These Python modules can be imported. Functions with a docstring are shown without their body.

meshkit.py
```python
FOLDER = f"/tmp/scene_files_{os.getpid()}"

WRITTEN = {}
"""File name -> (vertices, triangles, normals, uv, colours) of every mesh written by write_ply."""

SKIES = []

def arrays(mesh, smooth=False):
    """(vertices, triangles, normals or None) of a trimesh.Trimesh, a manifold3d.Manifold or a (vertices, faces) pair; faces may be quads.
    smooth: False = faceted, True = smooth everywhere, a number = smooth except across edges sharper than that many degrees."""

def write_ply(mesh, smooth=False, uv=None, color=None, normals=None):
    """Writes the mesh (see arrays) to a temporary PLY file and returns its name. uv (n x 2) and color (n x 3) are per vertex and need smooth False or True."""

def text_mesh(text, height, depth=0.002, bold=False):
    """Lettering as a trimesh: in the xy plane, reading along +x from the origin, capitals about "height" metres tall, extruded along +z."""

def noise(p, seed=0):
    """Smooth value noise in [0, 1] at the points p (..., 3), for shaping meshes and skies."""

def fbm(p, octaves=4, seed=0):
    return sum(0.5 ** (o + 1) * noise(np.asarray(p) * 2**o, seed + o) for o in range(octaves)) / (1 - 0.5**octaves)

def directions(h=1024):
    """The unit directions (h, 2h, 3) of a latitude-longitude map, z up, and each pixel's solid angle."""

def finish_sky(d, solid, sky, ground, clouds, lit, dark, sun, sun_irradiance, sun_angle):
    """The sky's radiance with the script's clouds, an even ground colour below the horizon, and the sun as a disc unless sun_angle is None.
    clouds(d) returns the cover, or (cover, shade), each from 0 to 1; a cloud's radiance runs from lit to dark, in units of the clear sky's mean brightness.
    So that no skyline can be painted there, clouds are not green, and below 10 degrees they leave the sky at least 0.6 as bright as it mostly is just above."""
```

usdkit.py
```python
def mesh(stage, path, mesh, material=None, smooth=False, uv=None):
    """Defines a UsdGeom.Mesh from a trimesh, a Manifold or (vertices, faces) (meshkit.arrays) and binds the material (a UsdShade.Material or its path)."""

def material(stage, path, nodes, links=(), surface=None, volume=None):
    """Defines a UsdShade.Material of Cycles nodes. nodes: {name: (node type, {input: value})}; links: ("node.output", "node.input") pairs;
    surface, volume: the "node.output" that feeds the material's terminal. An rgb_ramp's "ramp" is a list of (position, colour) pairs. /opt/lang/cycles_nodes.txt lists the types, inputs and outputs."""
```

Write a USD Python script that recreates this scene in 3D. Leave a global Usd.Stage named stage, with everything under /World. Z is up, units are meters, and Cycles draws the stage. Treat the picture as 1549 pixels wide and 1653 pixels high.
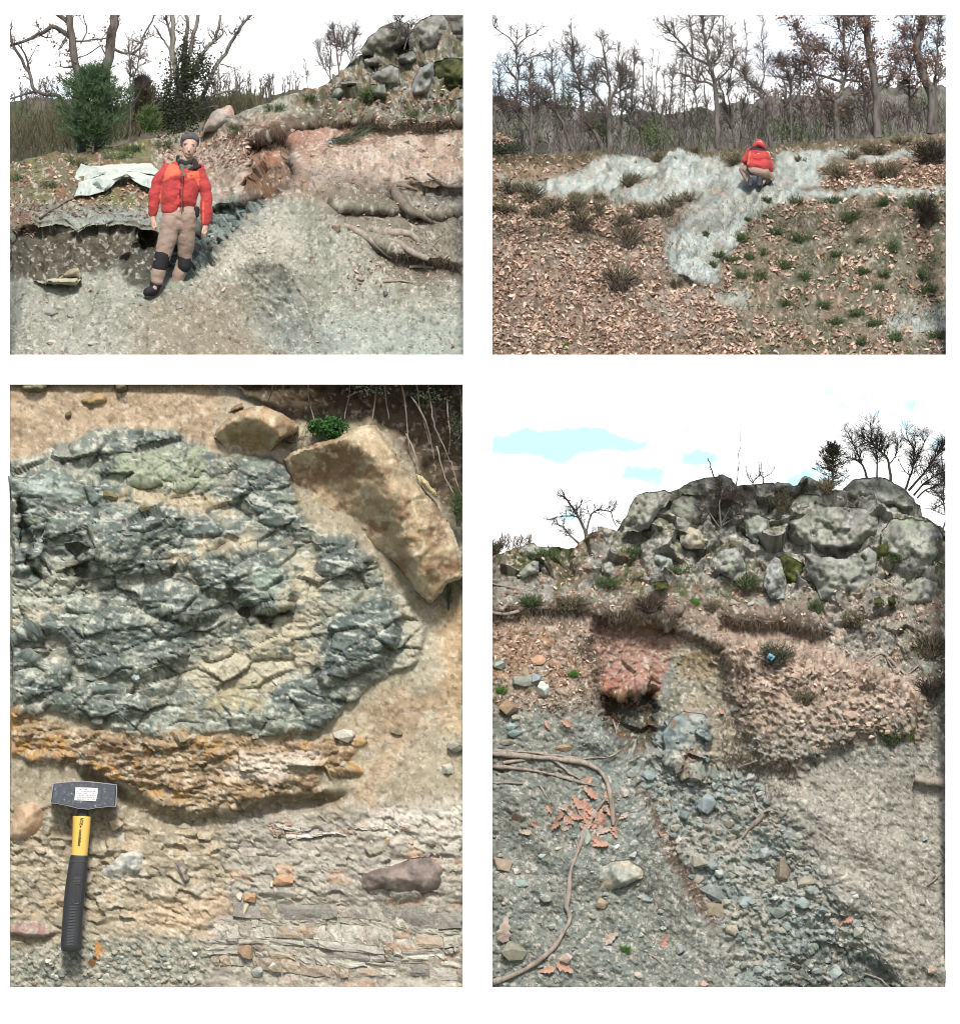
import math, random
import numpy as np
import trimesh, usdkit, meshkit
import manifold3d as m3
from scipy.interpolate import RBFInterpolator, LinearNDInterpolator
from scipy.ndimage import gaussian_filter
from scipy.spatial import cKDTree, Delaunay, ConvexHull
from shapely.geometry import Polygon, box as sbox
from pxr import Usd, UsdGeom, UsdLux, UsdShade, Gf, Sdf, Vt

stage = Usd.Stage.CreateInMemory()
UsdGeom.Xform.Define(stage, '/World')
UsdGeom.Scope.Define(stage, '/World/Looks')

# ---------------------------------------------------------------- camera, sky, sun, exposure
S, D = 0.007, 40.0                 # metres per photograph pixel on the wall, camera to wall
ZC = 7.0                           # eye height: the middle of the margin wall
EXPOSURE = 0.6
SUN_EL, SUN_AZ = math.radians(46), math.radians(3)
cam = UsdGeom.Camera.Define(stage, '/World/camera')
cam.CreateHorizontalApertureAttr(36.0)
cam.CreateVerticalApertureAttr(36.0 * 1024 / 959)
cam.CreateFocalLengthAttr(36.0 * D / (1549 * S))
cam.CreateExposureAttr(EXPOSURE)
cam.CreateClippingRangeAttr(Gf.Vec2f(0.5, 5000))
cam.AddTranslateOp().Set(Gf.Vec3d(0, -D, ZC))
cam.AddRotateXOp().Set(90)
sun_dir = np.array([math.sin(SUN_AZ) * math.cos(SUN_EL), -math.cos(SUN_AZ) * math.cos(SUN_EL), math.sin(SUN_EL)])
dome = UsdLux.DomeLight.Define(stage, '/World/sky_dome')
dome_mat = usdkit.material(stage, '/World/Looks/sky_light', {
    'sky': ('sky_texture', {'sky_type': 'single_scattering', 'sun_disc': False, 'sun_elevation': SUN_EL, 'sun_rotation': math.atan2(sun_dir[0], sun_dir[1]), 'aerosol_density': 3.0}),
    'bg': ('background_shader', {'strength': 0.125})}, [('sky.color', 'bg.color')], surface='bg.background')
UsdShade.MaterialBindingAPI.Apply(dome.GetPrim()).Bind(dome_mat)
sun = UsdLux.DistantLight.Define(stage, '/World/sun')
sun.CreateIntensityAttr(0.95); sun.CreateAngleAttr(9.0); sun.CreateNormalizeAttr(True)
sun.CreateColorAttr(Gf.Vec3f(1.0, 0.96, 0.9))
zx = sun_dir; xx = np.cross([0, 0, 1.0], zx); xx /= np.linalg.norm(xx); yx = np.cross(zx, xx)
sun.AddTransformOp().Set(Gf.Matrix4d(*xx, 0, *yx, 0, *zx, 0, 0, 0, 30, 1))

# ---------------------------------------------------------------- helpers
def P(px, py, y):
    """A point seen at photograph pixel (px, py), y metres behind the margin wall."""
    px, py, y = np.broadcast_arrays(np.asarray(px, float), np.asarray(py, float), np.asarray(y, float))
    k = S * (D + y) / D
    return np.stack([(px - 774.5) * k, y, ZC + (826.5 - py) * k], -1)

K = 1.5
def lin(*c):
    c = np.asarray(c, float) / 255
    return np.where(c < 0.04045, c / 12.92, ((c + 0.055) / 1.055) ** 2.4)
def alb(*c):
    v = lin(*c) / K
    return np.clip((v + (v.mean() - v) * 0.24) * [1.0, 1.0, .985], 0.004, 0.85)

used = {}
def path_for(name, parent='/World'):
    key = (parent, name)
    n = used.get(key, -1) + 1
    used[key] = n
    return f'{parent}/{name}' + (f'_{n:03d}' if n else '')

def tag(prim, label=None, cat=None, group=None, kind=None):
    prim = prim.GetPrim() if hasattr(prim, 'GetPrim') else prim
    for k, v in (('label', label), ('category', cat), ('group', group), ('kind', kind)):
        if v: prim.SetCustomDataByKey(k, v)
    return prim

def mesh(name, vf, mat, parent='/World', smooth=False, vc=None, **kw):
    parent = str(parent.GetPath()) if hasattr(parent, 'GetPath') else parent
    if parent in origin_of and isinstance(vf, tuple):
        vf = (np.asarray(vf[0], float) - origin_of[parent], vf[1])
    elif parent in origin_of:
        if hasattr(vf, 'to_mesh'):
            mm = vf.to_mesh(); vf = (mm.vert_properties[:, :3] - origin_of[parent], mm.tri_verts)
        else:
            vf = (np.asarray(vf.vertices) - origin_of[parent], np.asarray(vf.faces))
    if tuck_in and not isinstance(vf, trimesh.Trimesh): vf = tucked(vf, origin_of.get(parent, 0))
    path = path_for(name, parent)
    m = usdkit.mesh(stage, path, vf, mat, smooth)
    if parent in origin_of: origin_of[path] = origin_of[parent]
    if vc is not None:
        UsdGeom.PrimvarsAPI(m).CreatePrimvar('Cd', Sdf.ValueTypeNames.Color3fArray, 'vertex').Set(Vt.Vec3fArray.FromNumpy(np.asarray(vc, np.float32)))
    tag(m, **kw)
    return m

origin_of = {}
tuck_in = False
def tucked(vf, o):
    """What reaches past its opening stays behind the wall."""
    v = np.array(vf[0], float) + o
    k = S * (D + v[:, 1]) / D
    x, y = v[:, 0] / k + 774.5, 826.5 - (v[:, 2] - ZC) / k
    ok = np.zeros(len(v), bool)
    for x0, y0, x1, y1 in PAN.values(): ok |= (x > x0 + 1) & (x < x1 - 1) & (y > y0 + 1) & (y < y1 - 1)
    bad = ~ok & (v[:, 1] < .06)
    if bad.any():                                  # cut off flush with the nearest opening's rim
        best = np.full(len(v), 1e9); cx, cy = x.copy(), y.copy()
        for x0, y0, x1, y1 in PAN.values():
            qx, qy = np.clip(x, x0 + 1, x1 - 1), np.clip(y, y0 + 1, y1 - 1); d = (qx - x) ** 2 + (qy - y) ** 2
            i = d < best; best[i], cx[i], cy[i] = d[i], qx[i], qy[i]
        v[bad] = P(cx[bad], cy[bad], v[bad, 1])
    return v - o, vf[1]
def thing(name, at, label, cat, group=None):
    path = path_for(name)
    x = UsdGeom.Xform.Define(stage, path)
    x.AddTranslateOp().Set(Gf.Vec3d(*map(float, at)))
    origin_of[path] = np.asarray(at, float)
    tag(x, label, cat, group)
    return x

def pip(X, Y, poly):
    inside = np.zeros(X.shape, bool)
    p = np.asarray(poly, float)
    for (x1, y1), (x2, y2) in zip(p, np.roll(p, -1, 0)):
        if y1 == y2: continue
        c = (y1 > Y) != (y2 > Y)
        inside ^= c & (X < (x2 - x1) * (Y - y1) / (y2 - y1) + x1)
    return inside

TAB = [np.random.default_rng(900 + k).random((256, 256)).astype(np.float32) for k in range(4)]
def f2(X, Y, scale, octaves=4, seed=0, sx=1.0):
    """Fractal value noise over pixel coordinates, 0..1."""
    out = 0.0
    for o in range(octaves):
        k = 2.0 ** o / scale
        U, V = X * k / sx + seed * 17.3 + o * 31.7 + 500, Y * k + seed * 41.9 + o * 11.1 + 500
        i, j = np.floor(U).astype(np.int32), np.floor(V).astype(np.int32)
        u, v = (U - i).astype(np.float32), (V - j).astype(np.float32)
        u = u * u * (3 - 2 * u); v = v * v * (3 - 2 * v)
        T = TAB[(seed + o) % 4]; i0, j0, i1, j1 = i & 255, j & 255, (i + 1) & 255, (j + 1) & 255
        out = out + 0.5 ** (o + 1) * ((T[j0, i0] * (1 - u) + T[j0, i1] * u) * (1 - v) + (T[j1, i0] * (1 - u) + T[j1, i1] * u) * v)
    return out / (1 - 0.5 ** octaves)

def sst(a, b, x):
    t = np.clip((x - a) / (b - a), 0, 1)
    return t * t * (3 - 2 * t)

def cells(X, Y, sx, sy, ang=0.0, seed=0, warp=0.0):
    """Jittered Voronoi cells: per-cell randoms (n,6), F1, F2, local offset."""
    if warp:
        X = X + (f2(X, Y, sx * 1.5, 3, seed + 50) - .5) * warp; Y = Y + (f2(X, Y, sx * 1.5, 3, seed + 51) - .5) * warp
    c, s = math.cos(ang), math.sin(ang)
    U, V = (X * c + Y * s) / sx, (-X * s + Y * c) / sy
    r = np.random.default_rng(seed)
    u0, u1, v0, v1 = math.floor(U.min()) - 1, math.ceil(U.max()) + 1, math.floor(V.min()) - 1, math.ceil(V.max()) + 1
    gu, gv = np.meshgrid(np.arange(u0, u1 + 1), np.arange(v0, v1 + 1))
    pts = np.stack([gu.ravel(), gv.ravel()], 1) + r.uniform(-.45, .45, (gu.size, 2))
    d, i = cKDTree(pts).query(np.stack([U.ravel(), V.ravel()], 1), k=2)
    R = r.random((len(pts), 6))[i[:, 0]].reshape(U.shape + (6,))
    off = (np.stack([U.ravel(), V.ravel()], 1) - pts[i[:, 0]]).reshape(U.shape + (2,))
    return R, d[:, 0].reshape(U.shape), d[:, 1].reshape(U.shape), off

def facets(X, Y, sx, sy, ang, seed, tilt=1.0, warp=0.0):
    """Chunky broken-rock relief, about -1..1, and the crack mask (0 in cracks)."""
    R, a, b, o = cells(X, Y, sx, sy, ang, seed, warp)
    h = (R[..., 0] - .5) + tilt * ((R[..., 1] - .5) * o[..., 0] + (R[..., 2] - .5) * o[..., 1]) * 1.6
    return h, sst(0.0, 0.16, b - a), R

class Ground:
    """A sheet of terrain: rows run from a skyline (or a level top) down to the bottom, y = depth behind the wall."""
    def __init__(s, x0, x1, top, bottom, step=1.9):
        s.x0, s.x1, s.bottom = x0, x1, bottom
        xs = np.linspace(x0, x1, int((x1 - x0) / step) + 1)
        s.top = np.interp(xs, *np.array(top, float).T) if not np.isscalar(top) else np.full(xs.shape, float(top))
        s.n = int((bottom - s.top.min()) / step) + 1
        v = np.linspace(0, 1, s.n)[:, None]
        s.X = np.broadcast_to(xs, (s.n, len(xs))).copy()
        s.Y = s.top + (bottom - s.top) * v
        s.h = np.zeros(s.X.shape); s.col = np.zeros(s.X.shape + (3,))
        s.dep = np.zeros(s.X.shape); s.q = 0; s.W = {}; s.dither = None; s.edge = None
    def noise_top(s, amp, scale, seed=0):
        xs = s.X[0]
        s.top = s.top + (meshkit.fbm(np.stack([xs / scale, xs * 0, xs * 0 + seed], -1), 5, seed) - .5) * 2 * amp
        s.Y = s.top + (s.bottom - s.top) * np.linspace(0, 1, s.n)[:, None]
    def m(s, poly, blur=4, warp=10, wscale=28):
        s.q += 1
        X, Y = s.X, s.Y
        if warp:
            if wscale not in s.W: s.W[wscale] = [f2(X, Y, wscale, 5, k) - .5 for k in (3, 8)] + [f2(X, Y, wscale * 3, 2, k) - .5 for k in (4, 7)]
            w = s.W[wscale]; k = s.q * 37 % 90
            X = X + np.roll(w[0], k, 1) * 2.4 * warp + np.roll(w[2], k, 1) * 1.4 * warp; Y = Y + np.roll(w[1], k, 1) * 2.4 * warp + np.roll(w[3], k, 1) * 1.4 * warp
        k = pip(X, Y, poly).astype(float)
        g = (s.X[0, 1] - s.X[0, 0])
        return gaussian_filter(k, blur / g) if blur else k
    def depth(s, ctrl, smooth=0.0):
        c = np.array(ctrl, float)
        f = RBFInterpolator(c[:, :2] / 100, c[:, 2], kernel='linear', smoothing=smooth)
        sub = 4
        ys, xs = np.arange(0, s.n, sub), np.arange(0, s.X.shape[1], sub)
        q = f(np.stack([s.X[ys][:, xs].ravel(), s.Y[ys][:, xs].ravel()], 1) / 100).reshape(len(ys), len(xs))
        from scipy.ndimage import map_coordinates
        yy, xx = np.meshgrid(np.arange(s.n) / sub, np.arange(s.X.shape[1]) / sub, indexing='ij')
        s.dep += gaussian_filter(map_coordinates(q, [yy, xx], order=1, mode='nearest'), 4)
    def paint(s, mask, rgb, a=1.0):
        if s.dither is None: s.dither = f2(s.X, s.Y, 16, 5, 5) - .5
        s.q += 1
        mask = np.clip(mask, 0, 1)
        mask = np.clip(mask + np.roll(s.dither, s.q * 53 % 200, 1) * 6 * mask * (1 - mask), 0, 1)
        t = np.clip(mask * a, 0, 1)[..., None]
        s.col = s.col * (1 - t) + alb(*rgb) * t
    def surface(s):
        p = P(s.X, s.Y, s.dep)
        n = np.cross(np.gradient(p, axis=1), np.gradient(p, axis=0))
        n /= np.linalg.norm(n, axis=-1, keepdims=True) + 1e-12
        n[n[..., 1] > 0] *= -1
        s.V = p + n * s.h[..., None]
        if s.edge is not None:                     # never through the wall: the sheet keeps behind its opening's rim
            e = np.minimum.reduce([s.X - s.edge[0], s.edge[2] - s.X, s.Y - s.edge[1], s.edge[3] - s.Y])
            lim = 0.045 - 0.035 * np.clip(e, 0, 40)
            dy = np.maximum(lim - s.V[..., 1], 0)
            s.V = P(s.X, s.Y, 0) * 0 + s.V + np.stack([dy * 0, dy, dy * 0], -1)
        n2 = np.cross(np.gradient(gaussian_filter(s.V, (3, 3, 0)), axis=1), np.gradient(gaussian_filter(s.V, (3, 3, 0)), axis=0))
        n2 /= np.linalg.norm(n2, axis=-1, keepdims=True) + 1e-12
        n2[n2[..., 1] > 0] *= -1
        s.N = n2
    def build(s, name, mat, back=True, **kw):
        V, C = s.V, s.col
        if back:                                   # the ridge rolls over and falls away behind
            r1 = V[:1] + [0, .25, -.02]; r2 = V[:1] + [0, .8, -.6]
            V = np.concatenate([r2, r1, V]); C = np.concatenate([C[:1], C[:1], C])
        r, c = V.shape[:2]
        i = np.arange(r * c).reshape(r, c)
        q = np.stack([i[:-1, :-1], i[1:, :-1], i[1:, 1:], i[:-1, 1:]], -1).reshape(-1, 4)
        return mesh(name, (V.reshape(-1, 3), q), mat, smooth=True, vc=C.reshape(-1, 3), **kw)
    def idx(s, px, py):
        px, py = np.asarray(px, float), np.asarray(py, float)
        j = np.clip(np.round((px - s.x0) / (s.x1 - s.x0) * (s.X.shape[1] - 1)).astype(int), 0, s.X.shape[1] - 1)
        i = np.clip(np.round((py - s.top[j]) / (s.bottom - s.top[j]) * (s.n - 1)).astype(int), 0, s.n - 1)
        return i, j
    def at(s, px, py): return s.V[s.idx(px, py)]
    def nor(s, px, py): return s.N[s.idx(px, py)]

# ---------------------------------------------------------------- materials
MATS = {}
def vc_mat(name, fine=60.0, coarse=9.0, lo=0.72, hi=1.25, bump=0.35, dist=0.01, rough=0.95, spec=0.15, grain=None):
    """Vertex colour broken up by two noises, with a fine bump: earth and stone."""
    nodes = {
        'c': ('attribute', {'attribute': 'Cd'}), 'g': ('geometry', {}),
        'n1': ('noise_texture', {'scale': fine, 'detail': 4.0, 'roughness': 0.7}),
        'n2': ('noise_texture', {'scale': coarse, 'detail': 5.0, 'roughness': 0.65}),
        'r1': ('map_range', {'from_min': 0.3, 'from_max': 0.7, 'to_min': lo, 'to_max': hi, 'clamp': True}),
        'r2': ('map_range', {'from_min': 0.3, 'from_max': 0.7, 'to_min': 0.82, 'to_max': 1.16, 'clamp': True}),
        's': ('map_range', {'from_min': 0.36, 'from_max': 0.64, 'to_min': 0.25, 'to_max': 1.15, 'clamp': True}), 'n3': ('noise_texture', {'scale': 1.7, 'detail': 3.0}), 'k0': ('mix', {'color1': (1, 1, 1)}),
        'k': ('math', {'math_type': 'multiply'}),
        'v': ('vector_math', {'math_type': 'scale'}),
        'b': ('bump', {'strength': bump, 'distance': dist}),
        'p': ('principled_bsdf', {'roughness': rough, 'specular_ior_level': spec})}
    links = [('g.position', 'n1.vector'), ('g.position', 'n2.vector'), ('n1.fac', 'r1.value'), ('n2.fac', 'r2.value'), ('g.position', 'n3.vector'), ('n3.fac', 's.value'), ('s.result', 'k0.fac'), ('r1.result', 'k0.color2'), ('k0.color', 'k.value1'), ('r2.result', 'k.value2'),
             ('c.color', 'v.vector1'), ('k.value', 'v.scale'), ('n1.fac', 'b.height'), ('b.normal', 'p.normal')]
    out = 'v.vector'
    links.append((out, 'p.base_color'))
    MATS[name] = usdkit.material(stage, f'/World/Looks/{name}', nodes, links, surface='p.BSDF')
    return MATS[name]

def plain(name, rgb, rough=0.7, spec=0.3, var=0.0, scale=30.0, bump=0.0, metallic=0.0, raw=False):
    c = np.array(rgb, float) if raw else alb(*rgb)
    nodes = {'p': ('principled_bsdf', {'base_color': c, 'roughness': rough, 'specular_ior_level': spec, 'metallic': metallic})}
    links = []
    if var or bump:
        nodes |= {'g': ('geometry', {}), 'n': ('noise_texture', {'scale': scale, 'detail': 4.0, 'roughness': 0.65}),
                  'm': ('mix', {'color1': c * (1 - var), 'color2': np.minimum(c * (1 + var), 0.95)}),
                  'r': ('map_range', {'from_min': .3, 'from_max': .7, 'clamp': True})}
        links += [('g.position', 'n.vector'), ('n.fac', 'r.value'), ('r.result', 'm.fac'), ('m.color', 'p.base_color')]
        if bump:
            nodes['b'] = ('bump', {'strength': bump, 'distance': 0.01}); links += [('n.fac', 'b.height'), ('b.normal', 'p.normal')]
    MATS[name] = usdkit.material(stage, f'/World/Looks/{name}', nodes, links, surface='p.BSDF')
    return MATS[name]

def leafy(name, cols, trans=0.25, per_copy=False):
    """Each leaf or blade takes its own tone out of a few."""
    st = [(i / max(1, len(cols) - 1), np.minimum(alb(*c) * 1.45, .7)) for i, c in enumerate(cols)]
    nodes = {'g': ('geometry', {}), 'r': ('rgb_ramp', {'ramp': st}),
             'p': ('principled_bsdf', {'roughness': 0.75, 'specular_ior_level': 0.15}), 't': ('translucent_bsdf', {}), 'm': ('mix_closure', {'fac': trans})}
    if per_copy: nodes['o'] = ('object_info', {})
    links = [('o.random' if per_copy else 'g.random_per_island', 'r.fac'), ('r.color', 'p.base_color'), ('r.color', 't.color'), ('p.BSDF', 'm.closure1'), ('t.BSDF', 'm.closure2')]
    MATS[name] = usdkit.material(stage, f'/World/Looks/{name}', nodes, links, surface='m.closure')
    return MATS[name]

M_soil_a = vc_mat('earth_a', 28, 7, .62, 1.35, .5)
M_soil_b = vc_mat('earth_b', 30, 7, .65, 1.3, .5)
M_rock_c = vc_mat('rock_c', 30, 6, .68, 1.3, .6, rough=.7, spec=.4)
M_soil_d = vc_mat('earth_d', 30, 6, .60, 1.38, .5)
M_stone = vc_mat('stone', 24, 5, .7, 1.3, .5)
M_hill = vc_mat('hill_wood', 8, 2, .7, 1.3, .6, .03)
sky_mat = usdkit.material(stage, '/World/Looks/sky_glow', {'c': ('attribute', {'attribute': 'Cd'}), 'e': ('emission', {'strength': 1.0})}, [('c.color', 'e.color')], surface='e.emission')
M_wall = plain('white_paint', (0.83, 0.83, 0.82), 0.8, 0.2, raw=True, var=.01, scale=3)
M_grass = plain('lawn', (88, 100, 70), 0.95, 0.1, var=.35, scale=1.5)

# ---------------------------------------------------------------- the setting: added lawn, added wall standing in for page margins, skies
PAN = dict(a=(15.4, 23.4, 747.6, 572.6), b=(794.4, 23.4, 1526.8, 572.6), c=(15.4, 620.4, 746.8, 1594.8), d=(794.4, 620.4, 1525.8, 1594.8))
gv, gf = trimesh.creation.box((3000, 3000, 0.5)).vertices, trimesh.creation.box((3000, 3000, 0.5)).faces
mesh('ground', (np.array(gv) + [0, 0, -0.25], np.array(gf)), M_grass, kind='structure', label='added lawn out of view under the margin wall, bouncing light')  # lawn added out of view so that light bounces up
def rect(x0, y0, x1, y1):
    a, b = P(x0, y1, 0), P(x1, y0, 0)
    return sbox(a[0], a[2], b[0], b[2])
ww = P(-3, 0, 0)[0]
wall = sbox(ww, 0.0, -ww, P(0, -3, 0)[2])
for p in PAN.values(): wall = wall.difference(rect(*p))
wm = trimesh.creation.extrude_polygon(wall, 0.04, engine='earcut')
wv = np.array(wm.vertices)
mesh('display_wall', (np.stack([wv[:, 0], wv[:, 2], wv[:, 1]], 1), np.array(wm.faces)[:, ::-1]), M_wall, kind='structure', label='added white wall with four openings, standing in for the page margins')  # added wall; its white bands are the page margins between the views

def sky_sheet(x0, x1, y0, y1, depth, colour, step=5):
    xs, ys = np.linspace(x0, x1, int((x1 - x0) / step)), np.linspace(y0, y1, int((y1 - y0) / step))
    X, Y = np.meshgrid(xs, ys)
    V = P(X, Y, depth)
    i = np.arange(X.size).reshape(X.shape)
    q = np.stack([i[:-1, :-1], i[1:, :-1], i[1:, 1:], i[:-1, 1:]], -1).reshape(-1, 4)
    return mesh('sky', (V.reshape(-1, 3), q), sky_mat, smooth=True, vc=colour(X, Y).reshape(-1, 3), kind='structure')

def blob(X, Y, cx, cy, rx, ry): return np.exp(-((X - cx) / rx) ** 2 - ((Y - cy) / ry) ** 2)
def sky_ab(X, Y):
    white = np.ones(X.shape + (3,)) * 1.15
    n = f2(X, Y, 90, 5, 3, 1.6) - .5
    blue = .8 * sst(.2, 1.0, 1.3 * blob(X, Y, 840, 130, 110, 60) + .8 * blob(X, Y, 70, 160, 110, 38) + .75 * blob(X, Y, 1500, 40, 60, 60) + .6 * blob(X, Y, 1370, 50, 60, 40) + .55 * blob(X, Y, 570, 90, 40, 45) + .5 * blob(X, Y, 970, 110, 120, 50) + n * 1.3)
    grey = sst(.15, .8, .9 * blob(X, Y, 1290, 90, 140, 90) + .7 * blob(X, Y, 1440, 60, 120, 60) + .5 * blob(X, Y, 960, 110, 140, 60) + .4 * blob(X, Y, 120, 90, 120, 60) + n * 1.6)
    c = white * (1 - grey[..., None]) + np.array([.78, .82, .90]) * grey[..., None]
    return c * (1 - blue[..., None]) + np.array([.60, .78, .92]) * blue[..., None]
def sky_d(X, Y):
    n = f2(X, Y, 60, 7, 9, 1.5) - .5
    b = 1.0 * blob(X, Y, 860, 718, 75, 22) + .85 * blob(X, Y, 935, 705, 60, 20) + .7 * blob(X, Y, 905, 745, 32, 22) + .6 * blob(X, Y, 1010, 718, 40, 12) + .8 * blob(X, Y, 1128, 738, 26, 14) + .7 * blob(X, Y, 1000, 828, 30, 22) + .5 * blob(X, Y, 1050, 765, 30, 9) + .6 * blob(X, Y, 800, 800, 22, 10)
    k = sst(.24, .56, b * .95 + n * 1.7 + (f2(X, Y, 14, 4, 19) - .5) * .4)
    return np.ones(X.shape + (3,)) * 1.1 * (1 - k[..., None]) + np.array([.46, .82, 1.0]) * k[..., None]
sky_sheet(-520, 2070, -60, 540, 11.0, sky_ab, 8)
sky_sheet(690, 1660, 590, 1000, 3.2, sky_d, 4)
# ---------------------------------------------------------------- hillside of the upper left opening
SKA = [(-10, 268), (15, 264), (60, 257), (118, 249), (160, 238), (206, 227), (254, 217), (321, 211), (345, 204), (380, 189), (428, 172), (475, 151), (523, 137), (547, 117), (575, 92), (600, 78), (640, 56), (690, 38), (770, 24)]
A = Ground(-40, 768, SKA, 592, 1.8)
A.noise_top(4, 30, 4)
A.depth([(-4, 592, .15), (200, 592, .15), (400, 592, .15), (766, 592, .15), (15, 500, .8), (120, 475, 1.0), (210, 478, 1.1), (245, 474, 1.15),
         (20, 460, 1.15), (100, 455, 1.2), (180, 452, 1.3), (60, 375, 1.55), (180, 380, 1.6), (60, 330, 2.1), (200, 325, 2.3), (15, 265, 3.5), (120, 250, 3.6), (210, 227, 3.8), (320, 212, 4.0),
         (250, 300, 2.7), (290, 460, 1.0), (240, 520, .55), (330, 425, 1.05), (390, 372, 1.25), (430, 340, 1.5), (300, 400, 1.75), (350, 345, 2.1), (380, 360, 1.7),
         (420, 428, .85), (420, 515, .62), (480, 410, .95), (520, 480, .62), (600, 500, .55), (700, 480, .62), (740, 520, .42), (560, 545, .3), (600, 380, 1.25), (700, 350, 1.45), (740, 330, 1.6),
         (480, 330, 1.55), (560, 275, 1.9), (700, 270, 2.1), (440, 240, 2.5), (560, 225, 2.5), (700, 225, 2.5), (420, 185, 3.1), (560, 190, 2.8), (700, 190, 2.7), (480, 155, 3.3), (600, 140, 3.1), (700, 110, 3.1), (600, 95, 3.6), (760, 40, 3.9)])
X, Y = A.X, A.Y
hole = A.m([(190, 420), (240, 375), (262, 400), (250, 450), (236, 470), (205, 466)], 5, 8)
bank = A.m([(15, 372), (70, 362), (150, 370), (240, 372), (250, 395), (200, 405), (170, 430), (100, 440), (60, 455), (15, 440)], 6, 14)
cave = A.m([(405, 240), (440, 225), (480, 238), (470, 300), (440, 318), (395, 312)], 5, 10)
face = A.m([(383, 440), (410, 430), (446, 430), (470, 442), (484, 480), (500, 530), (470, 560), (424, 540), (396, 490)], 5, 14, 30)
ledge = A.m([(520, 338), (600, 346), (660, 350), (740, 352), (760, 366), (690, 374), (620, 366), (540, 358)], 3, 12) + A.m([(590, 398), (640, 412), (700, 424), (740, 430), (740, 444), (690, 440), (630, 430)], 3, 10) + A.m([(640, 300), (700, 306), (766, 318), (766, 332), (690, 324)], 3, 10)
lip = A.m([(480, 192), (560, 184), (640, 186), (735, 178), (750, 190), (690, 205), (600, 206), (510, 204), (450, 206)], 3, 9)
lip2 = A.m([(412, 216), (450, 202), (478, 208), (470, 222), (430, 236), (412, 246)], 3, 8)
wedge = A.m([(560, 300), (640, 330), (740, 350), (760, 380), (640, 360), (540, 325)], 6, 12)
trench = A.m([(262, 440), (300, 380), (345, 335), (430, 320), (432, 340), (385, 372), (330, 425), (300, 452)], 4, 8)
A.dep += .34 * hole + .28 * bank + .14 * ledge - .1 * np.roll(ledge, -12, 0) + .35 * cave + .02 * face - .12 * lip + .12 * np.roll(lip, 12, 0) - .1 * lip2 + .12 * np.roll(lip2, 9, 0) + .38 * trench
rub, cr, R1 = facets(X, Y, 11, 9, .3, 5, 1, 6)
rub2, cr2, R2 = facets(X, Y, 30, 18, -.5, 6, 1.2, 14)
rough = f2(X, Y, 60, 6, 2) - .5
fine = f2(X, Y, 9, 3, 7) - .5
upper = sst(215, 165, Y) * sst(440, 520, X)
A.h = rough * .12 + (f2(X, Y, 120, 3, 21) - .5) * .3 + face * (f2(X, Y, 14, 4, 29, .4) - .5) * .05 + fine * .045 + trench * (rub * .09 + rub2 * .05) + upper * (rub2 * .11 + rub * .05) + face * fine * .05 + (1 - trench) * .012 * rub + cave * rub2 * .12 + bank * fine * .09
A.col[:] = alb(150, 152, 138)
nz = f2(X, Y, 45, 5, 12); n2 = f2(X, Y, 14, 4, 13)
A.paint(sst(.45, .62, nz), (138, 142, 126)); A.paint(sst(.55, .7, n2), (166, 166, 150), .7)
A.paint(sst(470, 540, Y) * sst(420, 460, X + 60 * (n2 - .5)) , (150, 162, 152), .8)
A.paint(A.m([(245, 490), (300, 470), (390, 440), (400, 500), (440, 560), (400, 592), (230, 592), (220, 540)], 16, 18), (140, 128, 106), .85)
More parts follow.
